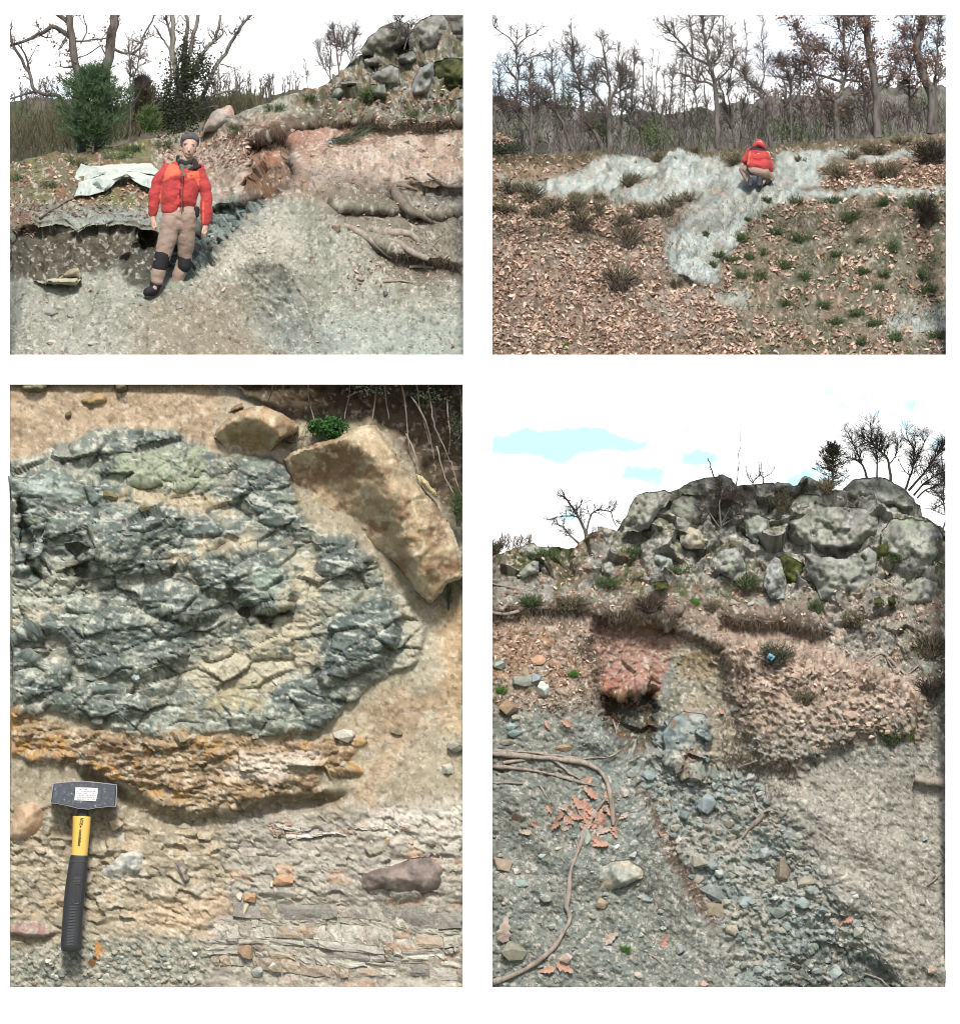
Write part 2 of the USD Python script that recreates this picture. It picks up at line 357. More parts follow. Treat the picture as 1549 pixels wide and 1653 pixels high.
A.paint(A.m([(330, 420), (400, 375), (470, 360), (480, 430), (380, 432), (300, 470)], 12, 12), (172, 168, 150), .8)
A.paint(gaussian_filter(face, 8), (118, 120, 106), .7); A.paint(face * sst(.5, .62, nz), (104, 102, 88), .5); A.paint(A.m([(378, 432), (410, 426), (450, 426), (478, 436), (474, 446), (440, 438), (400, 440), (386, 450)], 3, 8), (92, 90, 76), .7); A.paint(A.m([(440, 440), (480, 445), (500, 520), (560, 560), (470, 570), (430, 530)], 10, 12), (124, 130, 122), .8)  # grey soil of the cut bank, its shade darkened into the colour
A.paint(A.m([(130, 330), (245, 322), (250, 350), (190, 362), (90, 365), (60, 360)], 10, 8), (154, 164, 152), .9)
A.paint(ledge, (84, 76, 62), .85); A.paint(bank, (86, 82, 66), .9); A.paint(bank * sst(.5, .6, n2), (72, 68, 52), .7); A.paint(hole, (66, 62, 50), .9); A.paint(A.m([(225, 400), (265, 395), (300, 420), (292, 448), (262, 462), (232, 474), (215, 470)], 6, 10), (84, 86, 76), .7)  # shade in the ledge recesses and round the legs darkened into the colour
A.paint(trench, (130, 148, 138), .9); A.paint(trench * sst(.5, .58, n2), (104, 124, 118), .8)
A.paint(sst(340, 315, Y + 22 * (n2 - .5)) * sst(290, 230, X + 60 * (nz - .5)), (112, 108, 78), .95)
A.paint(sst(340, 318, Y) * sst(290, 200, X) * sst(.50, .58, n2), (126, 96, 66), .9)
A.paint(sst(340, 318, Y) * sst(290, 200, X) * sst(.56, .62, f2(X, Y, 20, 4, 71)), (112, 116, 66), .9)
A.paint(A.m([(-4, 330), (60, 335), (50, 365), (-4, 372)], 8, 10), (134, 104, 80), .9)
A.paint(A.m([(255, 235), (330, 215), (420, 190), (560, 190), (740, 185), (766, 300), (640, 320), (470, 330), (400, 318), (340, 290), (330, 330), (255, 260)], 10, 16), (150, 124, 100), .95)
pn = f2(X, Y, 22, 4, 31)
band = sst(330, 300, Y + 20 * (n2 - .5)) * sst(330, 380, X)
A.paint(band * sst(.48, .6, pn) * sst(195, 215, Y), (176, 142, 120), .8); A.paint(band * sst(.52, .6, f2(X, Y, 34, 5, 33)) * sst(195, 215, Y), (132, 112, 94), .8)
A.paint(A.m([(470, 280), (560, 235), (690, 240), (740, 290), (600, 320), (480, 320)], 14, 14), (176, 154, 134), .85); A.paint(band * sst(.54, .62, f2(X, Y, 18, 4, 35)), (196, 180, 162), .6)
A.paint(A.m([(255, 232), (340, 225), (400, 235), (400, 262), (330, 268), (258, 262)], 8, 10) * sst(.42, .55, n2), (172, 158, 142), .8)
A.paint(A.m([(395, 235), (480, 212), (600, 205), (620, 225), (560, 245), (470, 262), (400, 262)], 10, 12), (162, 116, 92), .8)
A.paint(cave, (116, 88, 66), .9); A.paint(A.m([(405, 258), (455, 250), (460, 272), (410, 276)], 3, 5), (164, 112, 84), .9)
A.paint(A.m([(400, 290), (440, 284), (450, 310), (420, 318), (395, 312)], 5, 6), (122, 84, 52), .8)
A.paint(lip, (84, 66, 54), .85); A.paint(lip2, (82, 62, 52), .85)  # shade under the turf overhang painted into its brown
A.paint(A.m([(490, 330), (560, 300), (640, 305), (660, 330), (600, 348), (520, 340)], 10, 12), (112, 104, 86), .85)
A.paint(A.m([(520, 345), (640, 325), (766, 335), (766, 470), (700, 465), (590, 450), (600, 400), (530, 370)], 12, 14), (122, 112, 96), .8)
A.paint(upper, (128, 128, 116), .9); A.paint(upper * sst(.5, .6, n2), (100, 96, 70), .85); A.paint(upper * sst(.58, .66, pn), (98, 104, 68), .8); A.paint(upper * sst(.6, .68, f2(X, Y, 12, 4, 77)), (150, 116, 90), .7)
A.paint(sst(.62, .72, f2(X, Y, 5, 3, 40)), (196, 190, 176), .55); A.paint(sst(.62, .75, f2(X, Y, 6, 3, 41)), (92, 88, 76), .6)
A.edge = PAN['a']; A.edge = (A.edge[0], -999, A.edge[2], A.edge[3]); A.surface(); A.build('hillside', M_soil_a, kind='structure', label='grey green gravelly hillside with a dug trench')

# ---------------------------------------------------------------- woodland edge of the upper right opening
SKB = [(770, 252), (829, 250), (888, 249), (927, 245), (960, 245), (984, 250), (1027, 252), (1053, 260), (1080, 248), (1094, 241), (1127, 245), (1163, 243), (1242, 236), (1325, 228), (1397, 221), (1420, 221), (1456, 216), (1492, 214), (1550, 213)]
B = Ground(772, 1580, SKB, 592, 1.8)
B.noise_top(2.5, 25, 8)
B.depth([(775, 592, .15), (1160, 592, .15), (1546, 592, .15), (775, 480, 1.2), (1160, 480, 1.15), (1546, 480, 1.2), (775, 380, 2.2), (1060, 390, 2.1), (1300, 400, 1.9), (1546, 390, 1.9),
         (775, 320, 3.0), (900, 310, 3.1), (1060, 330, 2.8), (1120, 330, 2.55), (1250, 305, 2.6), (1400, 310, 2.7), (1546, 310, 2.6), (775, 280, 3.6), (900, 275, 3.7), (1000, 262, 3.9), (1100, 255, 4.0), (1220, 265, 3.5), (1400, 255, 3.6), (1546, 250, 3.5),
         (800, 252, 4.4), (980, 250, 4.4), (1160, 245, 4.4), (1350, 228, 4.6), (1520, 214, 4.6)])
X, Y = B.X, B.Y
tongue = B.m([(1195, 268), (1160, 285), (1120, 322), (1092, 360), (1078, 392), (1068, 425), (1090, 442), (1125, 458), (1160, 452), (1165, 425), (1186, 392), (1208, 355), (1240, 335), (1290, 312), (1262, 296), (1240, 275)], 4, 7)
left = B.m([(905, 290), (955, 265), (985, 252), (1030, 253), (1052, 268), (1085, 250), (1160, 248), (1195, 268), (1150, 303), (1105, 318), (1065, 332), (1005, 322), (960, 305), (905, 308), (838, 300), (845, 290)], 4, 7)
path = B.m([(1250, 244), (1330, 236), (1400, 236), (1475, 238), (1470, 250), (1400, 254), (1340, 250), (1290, 262), (1255, 262)], 3, 5) + .9 * B.m([(1240, 296), (1330, 301), (1440, 300), (1540, 302), (1540, 310), (1400, 313), (1270, 312)], 2, 4)
foot = B.m([(1150, 470), (1205, 468), (1215, 490), (1180, 500), (1150, 490)], 6, 8) + .8 * B.m([(1400, 500), (1546, 475), (1546, 530), (1440, 540)], 12, 14)
gully = B.m([(1130, 318), (1165, 290), (1175, 300), (1120, 345), (1085, 380), (1080, 360)], 6, 6) + B.m([(985, 308), (1030, 282), (1060, 285), (1040, 300), (1000, 320)], 5, 7)
bushy = B.m([(1330, 268), (1400, 262), (1500, 268), (1546, 262), (1546, 300), (1440, 296), (1340, 300)], 5, 10)
B.dep += -.08 * B.m([(1195, 268), (1160, 285), (1120, 322), (1078, 392), (1068, 425), (1125, 458), (1165, 425), (1208, 355), (1290, 312), (1240, 275)], 14, 4) - .14 * B.m([(955, 258), (1030, 250), (1052, 268), (1030, 280), (980, 290)], 9, 4) - .12 * B.m([(1070, 256), (1100, 246), (1180, 246), (1170, 280), (1100, 300), (1060, 300)], 10, 4) + .2 * gully - .12 * tongue * sst(330, 420, Y) - .2 * B.m([(1330, 290), (1546, 290), (1546, 420), (1300, 420)], 30, 10)
B.h = (f2(X, Y, 70, 6, 2) - .5) * .22 + (f2(X, Y, 9, 4, 3) - .5) * .06 + ((f2(X + Y * .6, Y, 16, 4, 9) - .5) * .07 + (f2(X + Y * .4, Y, 46, 4, 19, .6) - .5) * .16) * np.clip(tongue + left, 0, 1)
n = f2(X, Y, 40, 5, 22); n2 = f2(X, Y, 12, 4, 23)
B.col[:] = alb(134, 116, 98)
B.paint(sst(.5, .6, n2), (112, 98, 84)); B.paint(sst(.56, .66, n), (140, 130, 118), .8)
rightg = sst(1150, 1220, X + 60 * (n - .5)) * sst(305, 325, Y)
B.paint(rightg, (112, 110, 92), .9); B.paint(rightg * sst(.52, .62, n2), (92, 98, 70), .8); B.paint(rightg * sst(.56, .64, n), (128, 110, 88), .8)
topb = sst(325, 300, Y + 18 * (n2 - .5))
B.paint(topb, (118, 106, 82), .95); B.paint(topb * sst(.5, .6, n2), (94, 84, 60), .8)
B.paint(B.m([(775, 268), (860, 262), (950, 262), (905, 288), (840, 300), (775, 300)], 8, 10), (140, 120, 92), .9)
B.paint(sst(310, 318, Y) * sst(372, 330, Y) * sst(1080, 1000, X), (112, 106, 84), .8)
pale = np.clip(tongue + left + path * .9 + foot * .6 + .75 * B.m([(1236, 262), (1300, 256), (1345, 262), (1335, 298), (1250, 300)], 6, 9) + .7 * B.m([(775, 284), (850, 286), (905, 288), (900, 312), (830, 304)], 6, 9), 0, 1)
B.paint(pale * sst(.2, .42, n2 + .25 * tongue + .12), (164, 177, 171), .98); B.paint(pale * sst(.54, .62, f2(X + Y * .5, Y, 14, 4, 61)), (130, 142, 136), .85)
B.paint(pale * sst(.53, .6, f2(X, Y, 24, 5, 62)), (140, 138, 120), .55); B.paint(pale * sst(.55, .62, f2(X + Y * .5, Y * .6, 8, 4, 63)), (184, 192, 184), .7); B.paint(gully * sst(.4, .55, n2), (128, 108, 84), .8); B.paint(bushy, (110, 86, 62), .8)
B.paint(sst(.62, .7, f2(X, Y, 5, 3, 44)) * (1 - .7 * pale), (78, 68, 58), .7); B.paint(sst(.62, .7, f2(X, Y, 5, 3, 47)), (188, 168, 150), .5)
B.edge = (PAN['b'][0], -999, PAN['b'][2], PAN['b'][3]); B.surface(); B.build('woodland_ground', M_soil_b, kind='structure', label='leaf strewn ground with a pale eroded bank')

def hill(x0, x1, sky, base, y0, y1, cols, seed, label):
    H = Ground(x0, x1, sky, base, 3.0)
    H.noise_top(2, 60, seed)
    v = (H.Y - H.top) / (base - H.top)
    H.dep = y1 + (y0 - y1) * v
    H.h = (f2(H.X, H.Y, 14, 5, seed, 1.4) - .5) * .3
    H.col[:] = alb(*cols[0])
    H.paint(sst(.45, .6, f2(H.X, H.Y, 25, 5, seed + 1)), cols[1]); H.paint(sst(.55, .65, f2(H.X, H.Y, 30, 5, seed + 2)), cols[2], .7)
    H.surface(); H.build('hill', M_hill, kind='structure', label=label)
    return H
HA = hill(-260, 640, [(-260, 150), (-40, 158), (60, 160), (200, 168), (330, 160), (400, 152), (470, 146), (560, 140), (640, 138)], 320, 5.2, 8.6, [(106, 102, 82), (92, 86, 72), (84, 96, 64)], 15, 'wooded hill rising behind the grey hillside')
HB = hill(680, 1790, [(750, 162), (800, 164), (880, 172), (960, 178), (1060, 181), (1130, 178), (1165, 172), (1206, 160), (1277, 157), (1325, 147), (1400, 140), (1456, 133), (1527, 139), (1590, 142), (1790, 150)], 320, 5.4, 9.6, [(118, 112, 108), (104, 100, 90), (108, 116, 90)], 25, 'wooded hill rising behind the leafless trees')
# ---------------------------------------------------------------- rock face of the lower left opening
C = Ground(-6, 768, 604, 1612, 2.1)
X, Y = C.X, C.Y
C.depth([(-6, 604, .10), (200, 604, .10), (340, 604, .14), (-6, 740, .05), (150, 690, .05), (300, 690, .08), (345, 740, .12), (200, 760, -.02), (100, 850, -.10), (250, 850, -.06), (400, 850, .0), (480, 900, .06),
         (100, 1000, -.04), (300, 1000, -.08), (450, 960, -.06), (600, 960, .08), (720, 1000, .2), (600, 1060, .0), (720, 1150, .15), (100, 1130, .0), (350, 1120, .02), (500, 1130, .04), (640, 1200, .1),
         (50, 1180, -.08), (250, 1230, -.06), (450, 1230, -.08), (600, 1260, .06), (80, 1290, .02), (300, 1340, .08), (500, 1320, .06), (720, 1320, .04), (60, 1480, .02), (250, 1440, .02), (450, 1420, .0), (700, 1420, .0), (60, 1612, .04), (300, 1612, .04), (500, 1560, .0), (760, 1612, .04), (60, 1560, .02), (300, 1560, .0), (740, 1560, .02)])
recess = C.m([(345, 596), (400, 640), (470, 680), (540, 700), (600, 680), (640, 715), (690, 780), (725, 835), (780, 900), (780, 590)], 8, 8)
C.dep += recess * (.34 + .25 * sst(600, 740, X) )
mass = C.m([(-10, 752), (15, 745), (60, 735), (110, 715), (160, 694), (215, 687), (265, 694), (320, 712), (350, 738), (440, 742), (462, 760), (485, 815), (505, 850), (560, 866), (605, 905), (640, 950), (668, 985), (690, 1012), (665, 1070), (600, 1100), (570, 1130), (530, 1165), (505, 1180), (430, 1188), (330, 1184), (260, 1194), (200, 1185), (150, 1165), (90, 1150), (-10, 1138)], 3, 7)
rust = C.m([(-10, 1142), (60, 1152), (130, 1172), (200, 1190), (260, 1198), (330, 1192), (420, 1196), (500, 1190), (560, 1184), (600, 1196), (560, 1216), (575, 1240), (520, 1252), (540, 1272), (470, 1276), (400, 1290), (330, 1300), (260, 1292), (200, 1262), (140, 1250), (80, 1232), (-10, 1222)], 4, 16, 40)
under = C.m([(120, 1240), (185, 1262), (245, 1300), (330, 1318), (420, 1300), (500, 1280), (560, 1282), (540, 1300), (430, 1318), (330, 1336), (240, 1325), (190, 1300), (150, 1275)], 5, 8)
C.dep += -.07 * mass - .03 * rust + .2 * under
sand = C.m([(-10, 600), (345, 600), (360, 640), (345, 700), (350, 738), (320, 712), (265, 694), (215, 687), (160, 694), (60, 735), (-10, 750)], 4, 6) + C.m([(700, 985), (780, 960), (780, 1180), (700, 1180), (640, 1240), (600, 1300), (700, 1320), (740, 1300), (780, 1360), (780, 1420), (740, 1330), (600, 1310), (560, 1290), (600, 1200), (560, 1180), (620, 1110), (680, 1070)], 8, 12)
# lens-shaped slabs of the green rock, each proud of the next, dark gaps under their lower edges
slabs = [([(22, 770), (70, 752), (150, 770), (270, 812), (300, 835), (240, 858), (120, 866), (60, 868), (40, 850)], .10), ([(35, 850), (60, 868), (150, 868), (250, 860), (210, 905), (130, 905), (75, 890), (55, 920), (40, 895)], .07),
         ([(130, 880), (250, 830), (330, 830), (390, 862), (320, 895), (260, 925), (200, 935), (130, 912)], .12), ([(-10, 880), (50, 885), (70, 905), (60, 925), (-10, 925)], .08), ([(310, 905), (400, 868), (450, 905), (480, 950), (470, 980), (430, 990), (380, 960), (330, 955)], .15),
         ([(205, 950), (290, 945), (350, 965), (355, 985), (310, 1000), (250, 985)], .13), ([(15, 1040), (60, 1000), (130, 975), (210, 985), (290, 1005), (300, 1050), (250, 1085), (190, 1090), (120, 1070), (90, 1020)], .09),
         ([(-10, 1040), (60, 1060), (120, 1085), (110, 1110), (60, 1130), (-10, 1135)], .06), ([(75, 1140), (130, 1105), (190, 1110), (240, 1140), (200, 1165), (130, 1155)], .08), ([(500, 870), (560, 866), (605, 905), (560, 930), (520, 920)], .08),
         ([(500, 1070), (540, 1010), (600, 960), (650, 985), (640, 1030), (600, 1075), (560, 1085), (520, 1105)], .16), ([(410, 1165), (440, 1100), (500, 1085), (560, 1110), (530, 1165), (470, 1185)], .06), ([(220, 730), (300, 720), (330, 760), (300, 790), (220, 775), (150, 760)], .05),
         ([(120, 720), (230, 690), (290, 705), (220, 728), (130, 745)], .06), ([(380, 745), (440, 742), (465, 765), (495, 850), (440, 850), (380, 800)], .05)]
wall_of = np.zeros(X.shape)
for k, (pl, amt) in enumerate(slabs):
    q = C.m(pl, 3, 6)
    qq = C.m(pl, 10, 6)
    C.dep -= amt * 1.5 * (.75 * q + .35 * qq)
    wall_of = np.maximum(wall_of, q)
crev = C.m([(30, 800), (36, 800), (48, 905), (72, 940), (62, 940), (38, 905)], 2, 3) + C.m([(110, 885), (140, 885), (140, 915), (135, 945), (128, 945)], 2, 4) + C.m([(385, 985), (440, 990), (470, 985), (445, 1000), (437, 1016), (420, 1005)], 2, 3)
C.dep += .26 * crev
f1, k1, R1 = facets(X, Y, 66, 30, -.28, 11, 1.2, 18)
f3, k3, R3 = facets(X, Y, 10, 6, -.2, 12, 1.0, 6)
flow = f2(X + .35 * Y, Y - .12 * X, 9, 5, 14, 3.2)                      # streaky schistose grain
strata = C.m([(360, 1340), (420, 1310), (560, 1312), (740, 1300), (780, 1310), (780, 1620), (340, 1620), (330, 1500), (370, 1420)], 8, 10)
low = sst(1290, 1330, Y + 30 * (f2(X, Y, 40, 3, 4) - .5))
fa, ca, RL = facets(X, Y, 30, 13, .06, 15, .9, 22); fb, cb, RB = facets(X, Y, 15, 8, .1, 65, .9, 14); pick = sst(.45, .55, f2(X, Y, 60, 3, 66)); fl = fa * pick + fb * (1 - pick) * .7
gravel = C.m([(-10, 1545), (60, 1530), (150, 1520), (260, 1500), (330, 1520), (340, 1620), (-10, 1620)], 10, 12)
g1, gk, GR = facets(X, Y, 7, 6, 0, 16, 1, 3)
crk_ = abs(f2(X, Y * 1.5, 90, 4, 81, 1.3) - .5)
C.h = -.03 * mass * sst(.008, .002, crk_) + mass * (f1 * .075 - .02 * (1 - k1) + f3 * .016 + (flow - .5) * .05) + sand * ((f2(X, Y, 12, 4, 17) - .5) * .035) + recess * (f2(X, Y, 40, 5, 18) - .5) * .3 + rust * ((flow - .5) * .14 + f3 * .03 + f1 * .07) + low * (1 - gravel) * (fl * .055 * (1 - .85 * sst(1440, 1465, Y) * strata) - .05 * sst(1440, 1465, Y) * strata + (flow - .5) * .04 + f3 * .012) + gravel * g1 * .03 + (f2(X, Y, 60, 5, 19) - .5) * .08
n = f2(X, Y, 40, 5, 32); n2 = f2(X, Y, 13, 4, 33)
C.col[:] = alb(170, 158, 128)
C.paint(sst(.5, .65, n2), (146, 132, 102), .7)
C.paint(sand, (178, 152, 116), .95); C.paint(sand * sst(.5, .62, n2), (156, 130, 92), .7); C.paint(sand * sst(640, 600, Y), (128, 106, 70), .6); C.paint(sand * sst(900, 1000, Y) * sst(.46, .6, n), (196, 180, 148), .7)
C.paint(sand * sst(700, 740, X) * sst(1400, 1000, Y) * sst(940, 980, Y), (200, 166, 112), .7)
C.paint(recess, (104, 82, 52), .97); C.paint(recess * sst(.5, .6, n2), (76, 58, 36), .8)  # dark earth, with the shade of the recess painted in
C.paint(mass, (112, 124, 114), .97); C.paint(mass * sst(.48, .6, flow), (84, 100, 96), .85); C.paint(mass * sst(.56, .68, n), (150, 160, 138), .6); C.paint(mass * (1 - wall_of) * sst(.42, .55, n2), (166, 160, 136), .45); C.paint(mass * (1 - k1), (78, 82, 72), .5); crk = abs(f2(X, Y * 1.5, 90, 4, 81, 1.3) - .5); C.paint(mass * sst(.006, .002, crk), (84, 86, 74), .6)
C.paint(mass * wall_of * sst(.35, .6, R1[..., 3]), (78, 96, 94), .7); C.paint(mass * sst(.6, .68, f2(X + .35 * Y, Y - .12 * X, 6, 4, 34, 3)), (192, 198, 182), .75)
for pl, c, a in (([(15, 775), (90, 770), (140, 800), (60, 805)], (166, 186, 172), .7), ([(190, 735), (330, 720), (345, 790), (250, 800), (180, 770)], (152, 164, 130), .8), ([(200, 790), (330, 795), (390, 835), (300, 830), (180, 812)], (184, 166, 126), .85), ([(-10, 1015), (40, 985), (110, 975), (60, 1005)], (188, 174, 138), .9),
                 ([(280, 1090), (420, 1010), (480, 1000), (520, 1060), (440, 1110), (340, 1125)], (190, 180, 148), .85), ([(-10, 935), (80, 945), (130, 965), (60, 985), (-10, 990)], (186, 190, 170), .8), ([(400, 920), (470, 925), (480, 960), (410, 960)], (148, 172, 156), .8), ([(470, 890), (510, 900), (520, 1010), (470, 1060), (440, 1010)], (184, 174, 142), .8), ([(330, 1120), (420, 1100), (420, 1150), (330, 1160)], (176, 164, 118), .8),
                 ([(640, 960), (700, 1000), (700, 1120), (620, 1110), (660, 1040)], (176, 168, 140), .85), ([(250, 905), (330, 870), (400, 860), (420, 880), (310, 900)], (190, 170, 130), .7)):
    C.paint(C.m(pl, 5, 9) * sst(.35, .5, n2 + .1), c, a)
C.paint(rust, (160, 128, 80), .9); C.paint(rust * sst(.45, .6, n), (150, 134, 104), .8); C.paint(rust * sst(.5, .6, flow), (128, 98, 62), .85); C.paint(rust * sst(.55, .66, n), (184, 136, 54), .85); C.paint(rust * sst(.6, .7, n2), (196, 174, 138), .7)
C.paint(C.m([(350, 1248), (400, 1222), (470, 1214), (522, 1216), (500, 1244), (440, 1262), (385, 1264)], 4, 6), (206, 190, 168), .85)
C.paint(under, (110, 90, 58), .85)  # shadow of the undercut painted as a darker brown
C.paint(low * (1 - strata), (166, 150, 118), .9); C.paint(low * sst(.48, .6, flow), (150, 140, 114), .7); C.paint(low * (1 - strata) * sst(.58, .68, n), (188, 164, 128), .8); C.paint(low * sst(.62, .7, n2), (200, 192, 172), .6)
C.paint(strata, (166, 158, 142), .9); C.paint(strata * sst(.3, .7, RL[..., 4]), (186, 178, 162), .6); C.paint(strata * sst(.55, .7, RL[..., 3]), (140, 134, 122), .7); C.paint(strata * sst(.8, .9, RL[..., 5]), (190, 150, 112), .7)
C.paint(C.m([(560, 1310), (640, 1295), (780, 1290), (780, 1360), (640, 1350)], 8, 10), (204, 196, 180), .7)
C.paint(gravel, (148, 148, 130), .95); C.paint(gravel * sst(.4, .7, GR[..., 3]), (176, 172, 154), .8); C.paint(gravel * sst(.65, .8, GR[..., 4]), (112, 122, 112), .8)
C.paint(C.m([(200, 1490), (260, 1455), (330, 1440), (420, 1460), (330, 1500), (240, 1510)], 10, 10), (200, 170, 132), .8)
C.paint(sst(.64, .72, f2(X, Y, 6, 3, 40)), (214, 208, 190), .4); C.paint(sst(.63, .74, f2(X, Y, 6, 3, 41)), (78, 74, 58), .5)
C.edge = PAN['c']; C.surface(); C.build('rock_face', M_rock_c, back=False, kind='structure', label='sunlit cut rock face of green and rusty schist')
# ---------------------------------------------------------------- slope of the lower right opening
SKD = [(770, 894), (793, 897), (815, 890), (838, 878), (877, 882), (927, 884), (946, 868), (962, 856), (1001, 856), (1010, 838), (1034, 800), (1068, 797), (1094, 790), (1123, 779), (1163, 772), (1182, 777), (1190, 785), (1246, 783), (1285, 784), (1297, 774), (1325, 783), (1340, 790), (1363, 790), (1387, 777), (1416, 774), (1440, 782), (1468, 800), (1478, 814), (1476, 828), (1511, 846), (1530, 868), (1550, 876)]
Dg = Ground(772, 1546, SKD, 1612, 1.8)
Dg.noise_top(2.5, 22, 5)
X, Y = Dg.X, Dg.Y
Dg.depth([(772, 1612, .06), (1160, 1612, .06), (1546, 1612, .06), (772, 1450, .2), (980, 1450, .2), (1200, 1500, .2), (1400, 1450, .2), (1546, 1450, .2), (772, 1250, .45), (960, 1250, .45), (1050, 1230, .62), (1150, 1350, .42), (1300, 1300, .36), (1546, 1250, .45),
          (772, 1060, .72), (900, 1060, .72), (1000, 1060, .85), (1120, 1090, .9), (1250, 1080, .62), (1400, 1100, .62), (1546, 1080, .68), (772, 985, .8), (960, 985, .82), (1100, 975, .86), (1300, 1000, .8), (1480, 990, .8), (772, 930, 1.0), (900, 920, 1.05), (1080, 920, 1.05), (1250, 930, 1.0), (1450, 900, 1.0), (1540, 920, 1.0),
          (800, 890, 1.25), (1000, 850, 1.3), (1200, 800, 1.35), (1400, 800, 1.35), (1520, 860, 1.3)])
wallred = Dg.m([(948, 996), (1000, 1008), (1060, 1002), (1095, 1012), (1130, 1035), (1085, 1045), (1070, 1090), (1060, 1120), (1000, 1126), (968, 1122), (962, 1060)], 3, 5)
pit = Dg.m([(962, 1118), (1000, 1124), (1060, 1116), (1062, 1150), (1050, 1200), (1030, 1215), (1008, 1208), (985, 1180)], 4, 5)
tan = Dg.m([(1080, 1040), (1130, 1036), (1166, 1048), (1172, 1080), (1168, 1120), (1190, 1180), (1215, 1235), (1150, 1240), (1100, 1180), (1072, 1160), (1090, 1110)], 6, 7)
blue = Dg.m([(1058, 1200), (1070, 1170), (1095, 1148), (1140, 1150), (1152, 1190), (1148, 1225), (1120, 1258), (1098, 1245), (1075, 1225)], 3, 5)
mound = Dg.m([(1165, 1042), (1200, 1020), (1270, 1040), (1340, 1062), (1420, 1080), (1500, 1120), (1490, 1180), (1400, 1190), (1340, 1215), (1290, 1240), (1230, 1230), (1195, 1180), (1175, 1110)], 9, 10)
gully = Dg.m([(1030, 1225), (1130, 1255), (1210, 1240), (1260, 1310), (1320, 1400), (1400, 1500), (1440, 1612), (1200, 1612), (1150, 1480), (1100, 1400), (1060, 1330), (1035, 1280)], 14, 14)
edge = Dg.m([(1022, 1255), (1040, 1275), (1065, 1320), (1100, 1385), (1135, 1440), (1160, 1500), (1150, 1510), (1110, 1440), (1080, 1390), (1048, 1330), (1025, 1280)], 4, 5)
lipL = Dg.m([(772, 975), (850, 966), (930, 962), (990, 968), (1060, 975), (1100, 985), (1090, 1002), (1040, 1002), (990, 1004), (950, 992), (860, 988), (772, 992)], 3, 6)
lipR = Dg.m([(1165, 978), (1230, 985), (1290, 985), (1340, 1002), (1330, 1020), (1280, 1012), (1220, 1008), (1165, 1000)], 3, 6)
rightrocks = Dg.m([(1310, 960), (1420, 940), (1480, 980), (1500, 1030), (1440, 1070), (1360, 1060), (1320, 1020)], 8, 9)
toprocks = sst(965, 920, Y + 30 * (f2(X, Y, 40, 3, 3) - .5))
foot = Dg.m([(1270, 1540), (1330, 1530), (1430, 1560), (1440, 1620), (1260, 1620)], 6, 8)
outc = Dg.m([(1000, 860), (1030, 790), (1160, 760), (1300, 760), (1440, 760), (1550, 850), (1550, 960), (1440, 950), (1300, 960), (1230, 960), (1140, 940), (1060, 930), (1040, 870)], 8, 12)
cavity = Dg.m([(955, 1000), (1000, 1006), (1090, 1010), (1130, 1028), (1166, 1046), (1176, 1085), (1168, 1130), (1130, 1160), (1062, 1212), (1008, 1214), (984, 1180), (962, 1120), (958, 1060)], 3, 6)
Dg.dep += .24 * cavity + .42 * pit - .1 * gaussian_filter(tan, 8) - .1 * blue - .2 * mound + .14 * gully + .04 * edge - .12 * Dg.m([(900, 985), (962, 1000), (966, 1120), (1000, 1215), (940, 1215), (880, 1100)], 10, 8) - .06 * lipL + .06 * np.roll(lipL, 14, 0) - .08 * lipR + .1 * np.roll(lipR, 14, 0) + .1 * foot
f1, k1, R1 = facets(X, Y, 40, 28, .4, 21, 1.1, 16); f3, k3, R3 = facets(X, Y, 13, 10, -.3, 22, 1, 6); g1, gk, GR = facets(X, Y, 8, 7, 0, 23, 1, 3)
Dg.h = (f2(X, Y, 80, 6, 2) - .5) * .2 + (f2(X, Y, 8, 3, 7) - .5) * .04 + toprocks * (f1 * .2 + f3 * .05) + outc * (f1 * .12 + (f2(X, Y, 10, 4, 66) - .5) * .1) + rightrocks * (f1 * .12 + f3 * .05) + gully * (f3 * .04 + g1 * .02 + f1 * .03) + wallred * (f1 * .04 + f3 * .014) + pit * f1 * .1 + blue * (f1 * .1 + f3 * .03) + mound * (g1 * .035 + (f2(X, Y, 30, 4, 5) - .5) * .12) + .02 * g1 * (1 - toprocks) + (f2(X + .7 * Y, Y - .7 * X, 70, 4, 55, 2.2) - .5) * .3 * sst(1180, 1260, Y)
n = f2(X, Y, 45, 5, 42); n2 = f2(X, Y, 13, 4, 43); n3 = f2(X, Y, 22, 4, 44)
Dg.col[:] = alb(132, 136, 126)
Dg.paint(sst(.5, .62, n2), (116, 122, 114)); Dg.paint(sst(1180, 1260, X + 80 * (n - .5)) * sst(1180, 1280, Y), (152, 148, 136), .9)
Dg.paint(sst(1150, 1180, Y) * sst(1060, 1020, X) * sst(.4, .6, n), (120, 132, 126), .7)
upperL = sst(1170, 1110, Y + 40 * (n - .5)) * sst(1000, 960, X)
Dg.paint(upperL, (142, 122, 102), .9); Dg.paint(upperL * sst(.5, .6, n2), (166, 152, 134), .7); Dg.paint(upperL * sst(1130, 1080, Y) * sst(.5, .6, n3), (170, 132, 98), .7)
Dg.paint(Dg.m([(772, 1000), (880, 1000), (940, 1015), (880, 1060), (772, 1070)], 10, 14), (164, 126, 94), .75)
mid = sst(1030, 1000, Y + 20 * (n - .5)); Dg.paint(mid, (136, 118, 102), .9); Dg.paint(mid * sst(.5, .6, n3), (160, 138, 118), .7)
Dg.paint(sst(1200, 1260, X) * sst(1210, 1260, Y) * sst(.5, .62, n), (136, 136, 124), .8); Dg.paint(sst(1200, 1260, X) * sst(1210, 1260, Y) * sst(.55, .65, n3), (168, 160, 146), .7)
